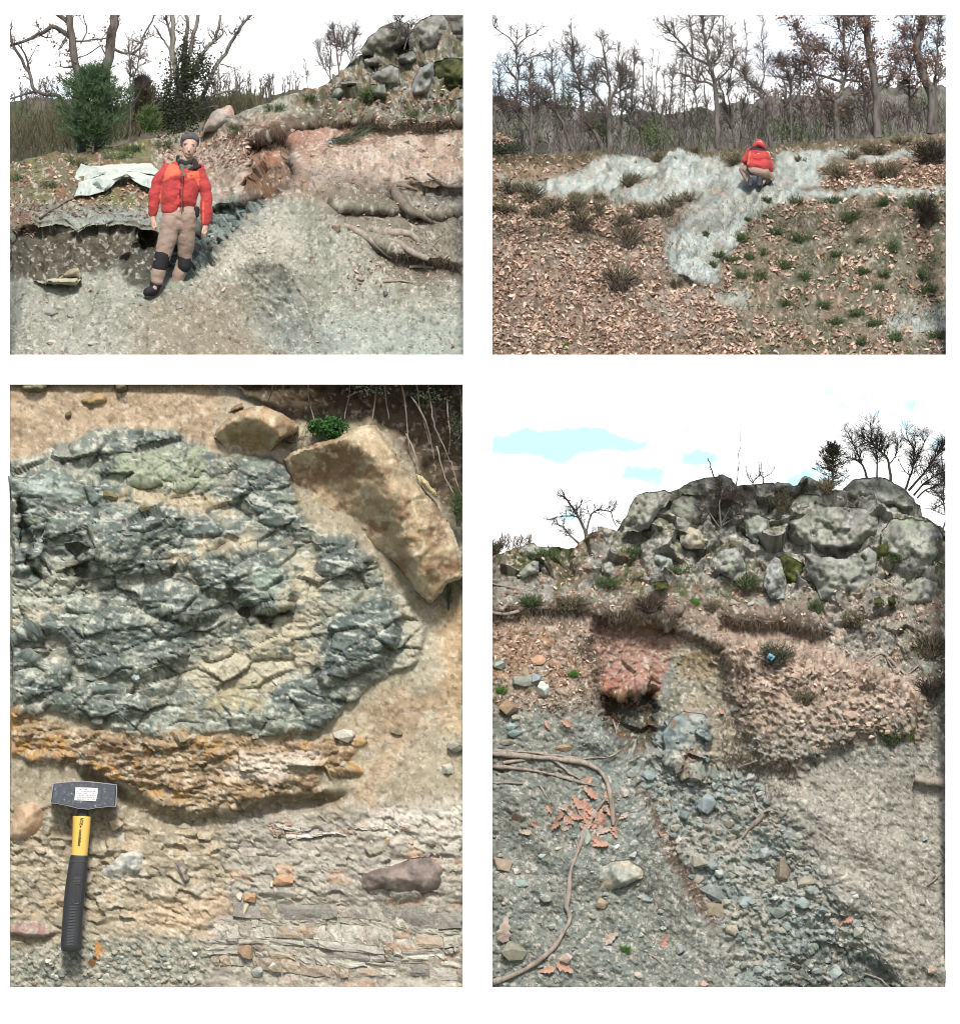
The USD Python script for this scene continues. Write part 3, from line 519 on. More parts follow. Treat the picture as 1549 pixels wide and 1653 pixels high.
Dg.paint(Dg.m([(1090, 985), (1200, 1000), (1340, 1020), (1420, 1070), (1500, 1110), (1490, 1180), (1330, 1200), (1200, 1180), (1165, 1060)], 14, 14), (164, 138, 118), .95)
Dg.paint(mound * sst(.42, .6, n3), (186, 160, 138), .85); Dg.paint(mound * sst(.52, .62, n2), (124, 106, 92), .7); Dg.paint(mound * sst(1110, 1200, Y) * sst(.4, .6, n), (150, 142, 128), .7)
Dg.paint(Dg.m([(1165, 1080), (1200, 1120), (1250, 1200), (1280, 1260), (1220, 1260), (1180, 1180)], 8, 10) * sst(.4, .55, n2), (110, 98, 84), .85)
Dg.paint(wallred, (162, 124, 106), .97); Dg.paint(wallred * sst(1070, 1085, Y) * sst(.45, .55, n2), (168, 104, 82), .85); Dg.paint(wallred * sst(.5, .6, R1[..., 3]), (172, 130, 112), .6)
Dg.paint(wallred * sst(1112, 1118, Y), (190, 150, 108), .8); Dg.paint(pit, (92, 82, 60), .95); Dg.paint(pit * sst(.5, .6, n2), (138, 88, 48), .8); Dg.paint(pit * sst(.55, .65, n3), (88, 98, 88), .8)  # pit base tone holds its shade; ochre and grey patches are rock
Dg.paint(tan, (160, 148, 124), .9); Dg.paint(tan * sst(.5, .6, n3), (136, 128, 108), .8); Dg.paint(Dg.m([(1085, 1045), (1160, 1050), (1165, 1085), (1110, 1090)], 8, 8), (138, 116, 76), .8)
Dg.paint(Dg.m([(1062, 1160), (1070, 1125), (1110, 1095), (1120, 1110), (1090, 1150)], 5, 6), (110, 112, 98), .85)
Dg.paint(blue, (126, 146, 146), .97); Dg.paint(blue * sst(.5, .6, n2), (88, 106, 110), .8); Dg.paint(Dg.m([(1085, 1210), (1130, 1205), (1130, 1250), (1100, 1255)], 6, 6), (142, 100, 62), .75); Dg.paint(blue * sst(.55, .65, n3), (166, 170, 158), .7)
Dg.paint(gully, (152, 154, 144), .9); Dg.paint(gully * sst(.4, .7, R3[..., 3]), (126, 142, 138), .7); Dg.paint(gully * sst(.6, .8, R3[..., 4]), (164, 160, 144), .7); Dg.paint(gully * sst(.6, .75, R1[..., 4]), (118, 138, 138), .6)
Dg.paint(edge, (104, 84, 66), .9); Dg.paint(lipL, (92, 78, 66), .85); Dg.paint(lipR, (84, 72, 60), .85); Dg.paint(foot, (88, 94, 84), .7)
top = sst(985, 955, Y + 24 * (n2 - .5))
Dg.paint(top, (120, 112, 94), .9); Dg.paint(top * sst(.48, .58, n2), (96, 98, 66), .85); Dg.paint(top * sst(.54, .6, n3), (84, 96, 48), .8); Dg.paint(top * sst(.52, .6, n), (146, 146, 138), .85); Dg.paint(top * sst(.62, .7, f2(X, Y, 12, 4, 77)), (158, 112, 88), .8)
Dg.paint(outc, (154, 156, 148), .9); Dg.paint(outc * sst(.5, .62, n2), (138, 138, 130), .8); Dg.paint(outc * sst(.55, .62, n3), (110, 112, 80), .8); Dg.paint(outc * sst(.58, .66, f2(X, Y, 9, 4, 67)), (180, 180, 170), .7)
Dg.paint(rightrocks, (148, 142, 130), .85); Dg.paint(rightrocks * sst(.5, .6, n2), (122, 122, 116), .8); Dg.paint(rightrocks * sst(.58, .66, n3), (176, 156, 132), .8)
Dg.paint(Dg.m([(1440, 1000), (1546, 960), (1546, 1230), (1470, 1180), (1500, 1110), (1450, 1060)], 12, 14) * sst(.4, .55, n2), (104, 102, 84), .85)
Dg.paint(sst(.62, .7, f2(X, Y, 5, 3, 40)), (200, 192, 178), .6); Dg.paint(sst(.62, .72, f2(X, Y, 5, 3, 41)), (76, 74, 66), .6)
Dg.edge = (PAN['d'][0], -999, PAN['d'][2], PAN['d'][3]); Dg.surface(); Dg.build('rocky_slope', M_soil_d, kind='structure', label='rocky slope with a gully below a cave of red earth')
# ---------------------------------------------------------------- makers
def tubes(lines, sides=5, cap=True):
    """[(points n x 3, radii n)] as one mesh."""
    vs, fs, n = [], [], 0
    ang = np.arange(sides) * 2 * np.pi / sides
    ca, sa = np.cos(ang)[None, :, None], np.sin(ang)[None, :, None]
    for p, r in lines:
        p = np.asarray(p, float); k = len(p)
        t = np.empty_like(p); t[1:-1] = p[2:] - p[:-2]; t[0] = p[1] - p[0]; t[-1] = p[-1] - p[-2]
        t /= np.sqrt((t * t).sum(1, keepdims=True)) + 1e-12
        ref = np.array([0.13, 1.0, 0.07]) if abs(t[:, 1]).mean() < .8 else np.array([1.0, 0.1, 0.05])
        a = np.cross(t, ref); a /= np.sqrt((a * a).sum(1, keepdims=True)) + 1e-12
        b = np.cross(t, a)
        vs.append((p[:, None] + np.asarray(r, float).reshape(-1, 1, 1) * (ca * a[:, None] + sa * b[:, None])).reshape(-1, 3))
        i = np.arange(k - 1)[:, None] * sides + n; j = np.arange(sides)[None]
        j2 = (j + 1) % sides
        q = np.stack([i + j, i + j2, i + sides + j2, i + sides + j], -1).reshape(-1, 4)
        fs.append(q[:, [0, 1, 2]]); fs.append(q[:, [0, 2, 3]])
        if cap:
            e = n + (k - 1) * sides
            fs.append(np.array([[e, e + u, e + u + 1] for u in range(1, sides - 1)]))
        n += k * sides
    return np.concatenate(vs), np.concatenate(fs)

def wiggle(p, r, rng, amp=.12, sub=3):
    """Smooths a hand-set polyline and gives it the small kinks of wood."""
    p, r = np.asarray(p, float), np.asarray(r, float)
    s = np.arange(len(p)); q = np.linspace(0, len(p) - 1, (len(p) - 1) * sub + 1)
    from scipy.interpolate import PchipInterpolator
    out = PchipInterpolator(s, p)(q) if len(p) > 2 else np.stack([np.interp(q, s, p[:, k]) for k in range(3)], 1)
    rr = np.interp(q, s, r)
    L = np.linalg.norm(np.diff(p, axis=0), axis=1).mean()
    out[1:-1] += rng.normal(0, amp * L / sub, (len(out) - 2, 3)) * [1, .7, .6]
    return out, rr

UP = np.array([0, 0, 1.0])
def sprout(p, r, rng, n, length, r0, lift=.5, start=.25, spread=1.0, m=4):
    """Side branches of a limb: [(points, radii)]."""
    res = []
    for u in rng.uniform(start, 1.0, n):
        k = u * (len(p) - 1); i = int(min(k, len(p) - 2)); f = k - i
        at = p[i] * (1 - f) + p[i + 1] * f
        d = p[i + 1] - p[i]; d = d / (np.linalg.norm(d) + 1e-9)
        side = rng.normal(0, 1, 3) * [1, .6, .7]; side -= d * (side @ d); side /= np.linalg.norm(side) + 1e-9
        v = d * rng.uniform(.35, .9) + side * spread * rng.uniform(.6, 1.0) + UP * lift * rng.uniform(0, 1)
        v /= np.linalg.norm(v)
        L = length * rng.uniform(.45, 1.1) * (1.15 - .6 * u)
        pts = [at]
        for s in range(m):
            v = v + rng.normal(0, .22, 3) * [1, .6, 1] + UP * .10 * lift; v /= np.linalg.norm(v)
            pts.append(pts[-1] + v * L / m)
        ra = min(r0, np.interp(k, np.arange(len(r)), r) * .75)
        res.append((np.array(pts), np.linspace(ra, ra * .35, m + 1)))
    return res

def clump_leaves(centres, size, rng, k=1, flat=.3):
    """Small pointed leaves, two triangles folded along the midrib each."""
    c = np.repeat(np.asarray(centres, float), k, 0); n = len(c)
    a = rng.normal(0, 1, (n, 3)); a[:, 2] *= 1 - flat; a /= np.linalg.norm(a, axis=1, keepdims=True)
    b = np.cross(a, rng.normal(0, 1, (n, 3))); b /= np.linalg.norm(b, axis=1, keepdims=True) + 1e-9
    nn = np.cross(a, b)
    s = (size * rng.uniform(.6, 1.35, n))[:, None]
    v = np.stack([c, c + a * s * .5 + b * s * .3 + nn * s * .1, c + a * s, c + a * s * .5 - b * s * .3 + nn * s * .1], 1).reshape(-1, 3)
    i = np.arange(n)[:, None] * 4
    return v, np.concatenate([i + [0, 1, 2], i + [0, 2, 3]])

def blades(base, dirs, length, width, rng, bend=.3):
    """Grass blades and needles: thin bent two-part triangles."""
    base, dirs = np.asarray(base, float), np.asarray(dirs, float); n = len(base)
    L = (length * rng.uniform(.55, 1.25, n))[:, None]
    d = dirs / np.linalg.norm(dirs, axis=1, keepdims=True)
    w = np.cross(d, rng.normal(0, 1, (n, 3))); w /= np.linalg.norm(w, axis=1, keepdims=True) + 1e-9
    w = w * width * .5
    mid = base + d * L * .55
    tip = base + d * L + (rng.normal(0, 1, (n, 3)) * bend - UP * bend * .5) * L * .45
    v = np.stack([base - w, base + w, mid + w * .8, mid - w * .8, tip], 1).reshape(-1, 3)
    i = np.arange(n)[:, None] * 5
    return v, np.concatenate([i + [0, 1, 2], i + [0, 2, 3], i + [3, 2, 4]])

def join(*ms):
    v, f, n = [], [], 0
    for a, b in ms:
        b = np.asarray(b)
        if b.shape[1] == 4: b = np.concatenate([b[:, [0, 1, 2]], b[:, [0, 2, 3]]])
        v.append(np.asarray(a)); f.append(b + n); n += len(a)
    return np.concatenate(v), np.concatenate(f)

def bark(name, rgb, rgb2, scale=14):
    c1, c2 = alb(*rgb), alb(*rgb2)
    nodes = {'g': ('geometry', {}), 'mp': ('mapping', {'scale': (1, 1, .25)}), 'n': ('noise_texture', {'scale': scale, 'detail': 5.0, 'roughness': .7}), 'r': ('rgb_ramp', {'ramp': [(.32, c1), (.62, c2)]}),
             'b': ('bump', {'strength': .7, 'distance': .02}), 'p': ('principled_bsdf', {'roughness': .9, 'specular_ior_level': .15})}
    MATS[name] = usdkit.material(stage, f'/World/Looks/{name}', nodes, [('g.position', 'mp.vector'), ('mp.vector', 'n.vector'), ('n.fac', 'r.fac'), ('r.color', 'p.base_color'), ('n.fac', 'b.height'), ('b.normal', 'p.normal')], surface='p.BSDF')
    return MATS[name]
M_bark = bark('dark_bark', (68, 62, 60), (126, 118, 112))
M_bark2 = bark('grey_bark', (92, 86, 80), (150, 142, 132))
M_twig = plain('twig', (112, 102, 98), .9, .1, var=.25, scale=12)
M_twig_dark = plain('dark_twig', (78, 70, 66), .9, .1, var=.25, scale=12)
M_root = bark('root_wood', (128, 114, 100), (176, 162, 148), 18)
M_root_dark = bark('dark_root_wood', (92, 82, 70), (140, 128, 112), 18)
M_oakleaf = leafy('dry_oak_leaves', [(136, 100, 80), (164, 124, 100), (186, 146, 120), (150, 114, 94)], .3)
M_litter = leafy('fallen_leaves', [(140, 112, 92), (186, 152, 126), (210, 180, 156), (158, 130, 112), (200, 164, 136), (122, 104, 92), (214, 190, 168)], .15, True)
M_pine = leafy('pine_needles', [(78, 108, 70), (104, 136, 88), (124, 154, 104)], .3)
M_pine2 = leafy('young_pine_needles', [(86, 112, 58), (112, 140, 76), (128, 150, 90)], .2)
M_ivy = leafy('ivy_leaves', [(58, 66, 44), (82, 86, 60), (70, 92, 56), (104, 96, 74)], .2)
M_brush = leafy('thin_brush', [(92, 88, 64), (110, 104, 78), (84, 100, 56), (124, 108, 90)], .2)
M_spring = leafy('spring_leaves', [(92, 112, 64), (110, 134, 72), (128, 146, 88)], .3)
M_tuft = leafy('dry_tuft', [(112, 104, 78), (142, 128, 100), (106, 112, 74), (130, 120, 102)], .25)
M_tuftgreen = leafy('green_tuft', [(74, 94, 54), (96, 116, 66), (118, 122, 82), (88, 100, 66)], .2)
M_dryroots = leafy('root_mat', [(88, 72, 58), (116, 98, 82), (140, 124, 106), (72, 60, 50)], .1)
M_moss = leafy('moss', [(74, 82, 30), (98, 104, 40), (58, 66, 28)], .1)
M_lime = leafy('lime_leaves', [(84, 132, 44), (112, 156, 60), (96, 140, 70)], .25)
M_green = leafy('bright_leaves', [(52, 104, 44), (72, 128, 58), (96, 150, 84)], .25)

def tree(limbs, depth, label, group=None, cat='tree', seed=0, twigs=8, tw_len=38, mats=None, name='bare_tree', wood=.09, leaves=0, dry=None, lift=.5, jitter=.25, levels=3, sides=7):
    """limbs: [(pixel polyline, r0, r1 in pixels)]; the first is the trunk. Twigs grow from them by rule."""
    rng = np.random.default_rng(seed)
    bm, tm = mats or (M_bark, M_twig)
    px = S * (D + depth) / D
    base = P(*limbs[0][0][0], depth)
    t = thing(name, base, label, cat, group)
    made = []
    for k, (poly, r0, r1) in enumerate(limbs):
        poly = np.array(poly, float)
        dy = np.cumsum(np.concatenate([[0], rng.normal(0, 1, len(poly) - 1) * np.linalg.norm(np.diff(poly, axis=0), axis=1) * px * jitter])) * (k > 0)
        p = P(poly[:, 0], poly[:, 1], depth + np.clip(dy, -.5, .7))
        p, r = wiggle(p, np.linspace(r0, r1, len(poly)) * px, rng, wood)
        made.append((p, r))
        mesh('trunk' if k == 0 else 'branch', tubes([(p, r)], sides), bm, t, smooth=True)
    l1, l2, l3 = [], [], []
    for p, r in made:
        n = max(2, int(twigs * np.linalg.norm(np.diff(p, axis=0), axis=1).sum() / (60 * px)))
        l1 += sprout(p, r, rng, int(n * 1.25), tw_len * px, 1.15 * px, lift)
    if levels > 1:
        for p, r in l1: l2 += sprout(p, r, rng, 5, tw_len * .6 * px, .6 * px, lift, .15, 1.0, 3)
    if levels > 2:
        for p, r in l2: l3 += sprout(p, r, rng, 4, tw_len * .38 * px, .4 * px, lift, .15, 1.0, 2)
    if l1: mesh('twigs', tubes(l1 + l2 + l3, 3, False), tm, t, smooth=True, kind='stuff')
    if leaves:
        src = [p for p, r in (l2 or l1)]
        pts = np.array([src[i][rng.integers(1, len(src[i]))] for i in rng.integers(0, len(src), leaves)]) + rng.normal(0, 2.5 * px, (leaves, 3))
        mesh('dry_leaves', clump_leaves(pts, 5.5 * px, rng), dry or M_oakleaf, t, kind='stuff')
    return t

def shrub(name, px_, py_, depth, w, h, label, mat, n=220, blade=16, width=1.2, group=None, cat='shrub', seed=0, leaf=0, stem=True, upright=.8, ground=None, twigmat=None):
    """A tuft or bush at pixel (px_, py_) of its foot: stems fanning out and leaves or blades along them."""
    rng = np.random.default_rng(seed)
    if ground is not None:
        b = ground.at(px_, py_); depth = b[1] - .01; b = b - np.array([0, .01, .02])
    else: b = P(px_, py_, depth)
    u = S * (D + depth) / D
    t = thing(name, b, label, cat, group)
    n = int(n * 1.7); blade = blade * .85
    k = max(7, n // 14)
    st = []
    for _ in range(k):
        d = np.array([rng.normal(0, 1), rng.normal(0, .6) - .25, 0]); q = rng.uniform(0, 1) ** .5
        d /= np.linalg.norm(d) + 1e-9
        tip = np.array([d[0] * w * .5 * q, d[1] * w * .32 * q, h * rng.uniform(.45, 1.0) * (1 - .35 * q * q)]) * u
        p0 = np.array([d[0] * w * .12 * q, d[1] * .1 * w * q, 0]) * u
        mid = p0 * .5 + tip * .5 + np.array([-d[0], -d[1], .8]) * .1 * h * u
        st.append((b + np.array([p0, mid, tip]), np.array([.7, .45, .25]) * u * min(1.6, max(.8, w / 30))))
    if stem: mesh('stems', tubes(st, 3, False), twigmat or M_twig_dark, t, kind='stuff')
    ends = np.array([s[0] for s in st])
    i = rng.integers(0, k, n); f = rng.uniform(.15, 1, n)[:, None]
    at = np.where(f < .5, ends[i, 0] + (ends[i, 1] - ends[i, 0]) * f * 2, ends[i, 1] + (ends[i, 2] - ends[i, 1]) * (f * 2 - 1))
    at = at + rng.normal(0, .05 * w * u, (n, 3))
    if leaf: vf = clump_leaves(at, leaf * u, rng)
    else:
        dr = (ends[i, 2] - ends[i, 0]); dr = dr / (np.linalg.norm(dr, axis=1, keepdims=True) + 1e-9)
        vf = blades(at, dr * upright * .7 + rng.normal(0, .5, (n, 3)) + UP * .45, blade * u, width * u, rng)
    mesh('foliage', vf, mat, t, kind='stuff')
    return t

def hull_stone(rng, n=16, flat=.65):
    """A broken stone: the hull of a few points on a squashed ball, then edges knocked off."""
    p = rng.normal(0, 1, (n, 3)); p /= np.linalg.norm(p, axis=1, keepdims=True)
    p *= rng.uniform(.78, 1.05, (n, 1)); p *= [1, .75, flat]
    h = trimesh.Trimesh(p, process=False).convex_hull
    return np.array(h.vertices), np.array(h.faces)

def stone(name, px_, py_, w, h, label, rgb, ground=None, depth=None, seed=0, group=None, cat='stone', sink=.3, ang=None, mat=None, tone=.12):
    """One loose stone w x h pixels in view, half bedded in the ground it lies on."""
    rng = np.random.default_rng(seed * 7 + 3)
    c = ground.at(px_, py_) if ground is not None else P(px_, py_, depth)
    u = S * (D + c[1]) / D
    v, f = hull_stone(rng, 18)
    a = rng.uniform(-.3, .3) if ang is None else ang
    v = (v - (v.max(0) + v.min(0)) / 2) / np.ptp(v, axis=0)
    R = np.array([[math.cos(a), 0, math.sin(a)], [0, 1, 0], [-math.sin(a), 0, math.cos(a)]])
    v = v * [w * u, .8 * min(w, h) * u * 1.2, h * u] @ R.T
    c = c - np.array([0, (.5 - sink) * .8 * min(w, h) * u, 0])
    t = alb(*rgb) * rng.uniform(1 - tone, 1 + tone)
    return mesh(name, (v + c, f), mat or M_stone, vc=np.repeat(t[None], len(v), 0) * rng.uniform(.9, 1.1, (len(v), 1)), label=label, cat=cat, group=group)

def relief(poly, depth, thick, seed=0, step=3.0, ridge=None, tilt=(0, 0), rough=.05, fac=(26, 18), facamp=.06, warp=4, edge=.35, angular=True):
    """A boulder whose silhouette is poly (pixels): bulging front with broken facets, closed at the back. ridge: [(px, py, forward in m)] sets the front's own shape."""
    p = Polygon(poly).buffer(0)
    rng = np.random.default_rng(seed)
    L = p.exterior.length; m = int(L / step)
    bd = np.array([p.exterior.interpolate(i * L / m).coords[0] for i in range(m)])
    bd = bd + np.stack([f2(bd[:, 0], bd[:, 1], 14, 4, seed) - .5, f2(bd[:, 0], bd[:, 1], 14, 4, seed + 1) - .5], 1) * warp * 2
    x0, y0, x1, y1 = p.bounds
    gx, gy = np.meshgrid(np.arange(x0, x1, step), np.arange(y0, y1, step)); gx = gx + (np.arange(len(gx)) % 2)[:, None] * step / 2
    tree_ = cKDTree(bd)
    ii = pip(gx, gy, bd); q = np.stack([gx[ii], gy[ii]], 1)
    q = q[tree_.query(q)[0] > step * .8]
    pts = np.concatenate([bd, q]); d = tree_.query(pts)[0]; d[:m] = 0
    tri = Delaunay(pts).simplices
    cen = pts[tri].mean(1)
    tri = tri[pip(cen[:, 0], cen[:, 1], bd)]
    a = pts[tri]; cr = (a[:, 1, 0] - a[:, 0, 0]) * (a[:, 2, 1] - a[:, 0, 1]) - (a[:, 1, 1] - a[:, 0, 1]) * (a[:, 2, 0] - a[:, 0, 0])
    tri[cr > 0] = tri[cr > 0][:, ::-1]
    R_ = max(d.max(), 1)
    prof = 1 - (1 - np.clip(d / (R_ * edge * 2), 0, 1)) ** 2.2
    if ridge is not None:
        r = np.array(ridge, float)
        f = RBFInterpolator(r[:, :2] / 100, r[:, 2], kernel='linear')
        fwd = f(pts / 100) * np.clip(d / 5 + .25, 0, 1) + thick * 0
    else:
        c0 = pts.mean(0); rel = (pts - c0) / np.array([x1 - x0, y1 - y0]) * 2
        pl = np.full(len(pts), 9.0)
        for _ in range(9):
            th = rng.uniform(0, 6.283); pl = np.minimum(pl, rng.uniform(.85, 1.25) - rng.uniform(.25, 1.05) * (rel @ [math.cos(th), math.sin(th)]))
        fwd = thick * (np.minimum(np.maximum(pl, .1), 1.15) * np.clip(prof * 1.35, 0, 1) if angular else prof) + tilt[0] * (pts[:, 0] - (x0 + x1) / 2) + tilt[1] * (pts[:, 1] - (y0 + y1) / 2)
    fh, fk, _ = facets(pts[:, 0], pts[:, 1], fac[0], fac[1], rng.uniform(-.6, .6), seed + 2, 1.2, fac[0] * .4)
    nz = (f2(pts[:, 0], pts[:, 1], 9, 4, seed + 3) - .5) * rough * 1.3 + (f2(pts[:, 0] + .6 * pts[:, 1], pts[:, 1] - .4 * pts[:, 0], 18, 4, seed + 5, 2.0) - .5) * rough * 1.2 + fh * facamp * .5
    fwd = fwd + nz * np.clip(d / 6, 0, 1)
    V = P(pts[:, 0], pts[:, 1], depth - fwd)
    Bk = P(bd[:, 0], bd[:, 1], depth + thick * .6)
    cback = P((x0 + x1) / 2, (y0 + y1) / 2, depth + thick * 1.1)
    n = len(V); i = np.arange(m); j = (i + 1) % m
    sgn = np.sign(Polygon(bd).exterior.is_ccw - .5)
    side = np.concatenate([np.stack([i, j, n + j], 1), np.stack([i, n + j, n + i], 1)])
    bk = np.stack([n + i, n + j, np.full(m, n + m)], 1)
    if sgn > 0: side, bk = side, bk
    return np.concatenate([V, Bk, [cback]]), np.concatenate([tri, side, bk]), np.concatenate([pts, bd, [[(x0 + x1) / 2, (y0 + y1) / 2]]])

def boulder(name, poly, depth, thick, label, base, spots=(), mat=None, group=None, cat='boulder', seed=0, **kw):
    """spots: [(rgb, noise scale, threshold, strength)] mottle the stone."""
    v, f, pp = relief(poly, depth, thick, seed, **kw)
    col = np.repeat(alb(*base)[None], len(v), 0)
    for k, (rgb, sc, th, a) in enumerate(spots):
        t = sst(th - .05, th + .07, f2(pp[:, 0], pp[:, 1], sc, 5, seed + 10 + k))[:, None] * a
        col = col * (1 - t) + alb(*rgb) * t
    return mesh(name, (v, f), mat or M_stone, smooth=True, vc=col, label=label, cat=cat, group=group)

def oakleaf(curl=.25, seed=0):
    """A lobed dry leaf one unit long in the xy plane, curled."""
    r = np.random.default_rng(seed)
    xs = np.linspace(0, 1, 9); half = np.array([.02, .12, .10, .24, .17, .30, .20, .22, .0])
    up = np.stack([xs, half * r.uniform(.85, 1.15, 9)], 1); dn = np.stack([xs, -half * r.uniform(.85, 1.15, 9)], 1)
    v = np.concatenate([up, np.stack([xs, xs * 0], 1), dn])
    z = curl * (v[:, 1] ** 2) * 3 + curl * .5 * np.sin(v[:, 0] * 3 + r.uniform(0, 3)) * .5
    V = np.stack([v[:, 0] - .5, v[:, 1], z], 1)
    i = np.arange(8)
    f = np.concatenate([np.stack([i, i + 9, i + 10], 1), np.stack([i, i + 10, i + 1], 1), np.stack([i + 9, i + 18, i + 19], 1), np.stack([i + 9, i + 19, i + 10], 1)])
    return V, f

def frame_of(nv, rng, lean=.5):
    nv = nv + rng.normal(0, lean, nv.shape); nv /= np.linalg.norm(nv, axis=-1, keepdims=True)
    a = np.cross(nv, rng.normal(0, 1, nv.shape)); a /= np.linalg.norm(a, axis=-1, keepdims=True)
    return a, np.cross(nv, a), nv

def leaf_litter(name, ground, pts, size, label, mat, seed=0, lean=.5, kind='stuff', lift=.012):
    """Fallen leaves nobody could count: one instancer over three leaves."""
    rng = np.random.default_rng(seed)
    pos = ground.at(pts[:, 0], pts[:, 1]) + ground.nor(pts[:, 0], pts[:, 1]) * lift * rng.uniform(.3, 1.6, (len(pts), 1))
    a, b, c = frame_of(ground.nor(pts[:, 0], pts[:, 1]), rng, lean)
    from scipy.spatial.transform import Rotation
    q = Rotation.from_matrix(np.stack([a, b, c], -1)).as_quat()
    path = path_for(name)
    pi = UsdGeom.PointInstancer.Define(stage, path)
    for k in range(4):
        origin = oakleaf(.5, k)
        usdkit.mesh(stage, f'{path}/leaf_shape_{k + 1:03d}', origin, mat[k % len(mat)])
        pi.CreatePrototypesRel().AddTarget(f'{path}/leaf_shape_{k + 1:03d}')
    pi.CreateProtoIndicesAttr(Vt.IntArray.FromNumpy(rng.integers(0, 4, len(pts)).astype(np.int32)))
    pi.CreatePositionsAttr(Vt.Vec3fArray.FromNumpy(pos.astype(np.float32)))
    pi.CreateOrientationsAttr(Vt.QuathArray([Gf.Quath(float(w), float(x), float(y), float(z)) for x, y, z, w in q]))
    sc = (size * S * rng.uniform(.4, 1.5, len(pts)))[:, None] * [1, 1, 1]
    pi.CreateScalesAttr(Vt.Vec3fArray.FromNumpy(sc.astype(np.float32)))
    tag(pi, label, None, None, kind)

def single_leaf(px_, py_, size, label, ground, mat, seed=0, group=None):
    rng = np.random.default_rng(seed)
    v, f = oakleaf(.4, seed)
    a, b, c = frame_of(ground.nor(px_, py_)[None], rng, .25)
    at = ground.at(px_, py_) + ground.nor(px_, py_) * .025
    V = (v * size * S) @ np.stack([a[0], b[0], c[0]]) + at
    mesh('dead_leaf', (V, f), mat, label=label, cat='leaf', group=group)

def rope(name, pts, r0, r1, label, mat, ground=None, depth=None, cat='root', seed=0, group=None, off=.3, parent=None, sides=7, wood=.08):
    """A root or stick along a pixel polyline, lying on the ground."""
    rng = np.random.default_rng(seed)
    pts = np.array(pts, float)
    L = np.concatenate([[0], np.cumsum(np.linalg.norm(np.diff(pts, axis=0), axis=1))]); n = max(6, int(L[-1] / 9))
    q = np.linspace(0, L[-1], n)
    from scipy.interpolate import PchipInterpolator
    xy = np.stack([PchipInterpolator(L, pts[:, k])(q) for k in (0, 1)], 1) + rng.normal(0, .45, (n, 2))
    rr = np.linspace(r0, r1, n) * (1 + .22 * np.sin(np.linspace(0, n * .55, n) + seed) + rng.normal(0, .06, n))
    if ground is not None:
        g = ground.at(xy[:, 0], xy[:, 1]); y = gaussian_filter(g[:, 1], 1.2) - rr * S * off * 2
        y = np.minimum(y, g[:, 1] - rr * S * .2)
    else: y = np.full(n, depth) if np.isscalar(depth) else np.interp(q / L[-1], np.linspace(0, 1, len(depth)), depth)
    p = P(xy[:, 0], xy[:, 1], y)
    rad = rr * S * (1 + rng.normal(0, .07, n))
    kw = dict(label=label, cat=cat, group=group) if parent is None else {}
    return mesh(name, tubes([(p, rad)], sides), mat, parent or '/World', smooth=True, **kw)
tuck_in = True
# ---------------------------------------------------------------- people
def flesh(chains, edge=.02, it=6, segs=20):
    """chains: [[(point, radius), ...]]: hulls of spheres along each chain, joined and smoothed into one skin."""
    parts = []
    for ch in chains:
        sp = [m3.Manifold.sphere(float(r), segs).translate([float(x) for x in p]) for p, r in ch]
        if len(sp) == 1: parts.append(sp[0])
        for a, b in zip(sp, sp[1:]): parts.append(m3.Manifold.batch_hull([a, b]))
    m = m3.Manifold.batch_boolean(parts, m3.OpType.Add).refine_to_length(edge)
    mm = m.to_mesh()
    t = trimesh.Trimesh(mm.vert_properties[:, :3], mm.tri_verts, process=True)
    trimesh.smoothing.filter_taubin(t, iterations=it)
    return np.array(t.vertices), np.array(t.faces)

M_skin = plain('skin', (214, 166, 144), .55, .35, var=.06, scale=20)
M_jacket = None
def cloth(name, fold=.35):
    nodes = {'c': ('attribute', {'attribute': 'Cd'}), 'g': ('geometry', {}), 'n': ('noise_texture', {'scale': 7.0, 'detail': 3.0, 'roughness': .55, 'distortion': .6}), 'w': ('noise_texture', {'scale': 120.0, 'detail': 1.0}),
             'a': ('math', {'math_type': 'multiply_add', 'value2': .15}), 'b': ('bump', {'strength': fold, 'distance': .05}), 'p': ('principled_bsdf', {'roughness': .75, 'specular_ior_level': .25, 'sheen_weight': .1})}
    MATS[name] = usdkit.material(stage, f'/World/Looks/{name}', nodes, [('g.position', 'n.vector'), ('g.position', 'w.vector'), ('w.fac', 'a.value1'), ('n.fac', 'a.value3'), ('a.value', 'b.height'), ('b.normal', 'p.normal'), ('c.color', 'p.base_color')], surface='p.BSDF')
    return MATS[name]
M_cloth = cloth('woven_cloth', .45)
M_hair = plain('grey_hair', (92, 88, 90), .7, .3, var=.3, scale=60, bump=.6)
M_black = plain('black_cloth', (42, 42, 46), .8, .2, var=.15, scale=25, bump=.3)
M_darkline = plain('dark_trim', (58, 44, 46), .7, .3)
M_lips = plain('lips', (168, 108, 98), .5, .4)
M_eye = plain('eyes', (52, 42, 40), .4, .5)

RED, ORANGE, TAN, NAVY = (200, 22, 20), (250, 88, 0), (168, 140, 122), (40, 40, 54)
def back_to_px(v):
    k = S * (D + v[:, 1]) / D
    return v[:, 0] / k + 774.5, 826.5 - (v[:, 2] - ZC) / k
def dyed(v, base, patches, front=None):
    """Colours of a garment: patches are shapes on its cloth."""
    x, y = back_to_px(v)
    col = np.repeat(alb(*base)[None], len(v), 0)
    for poly, rgb, cond in patches:
        i = pip(x, y, poly) & (cond(v) if cond else True)
        col[i] = alb(*rgb)
    return col

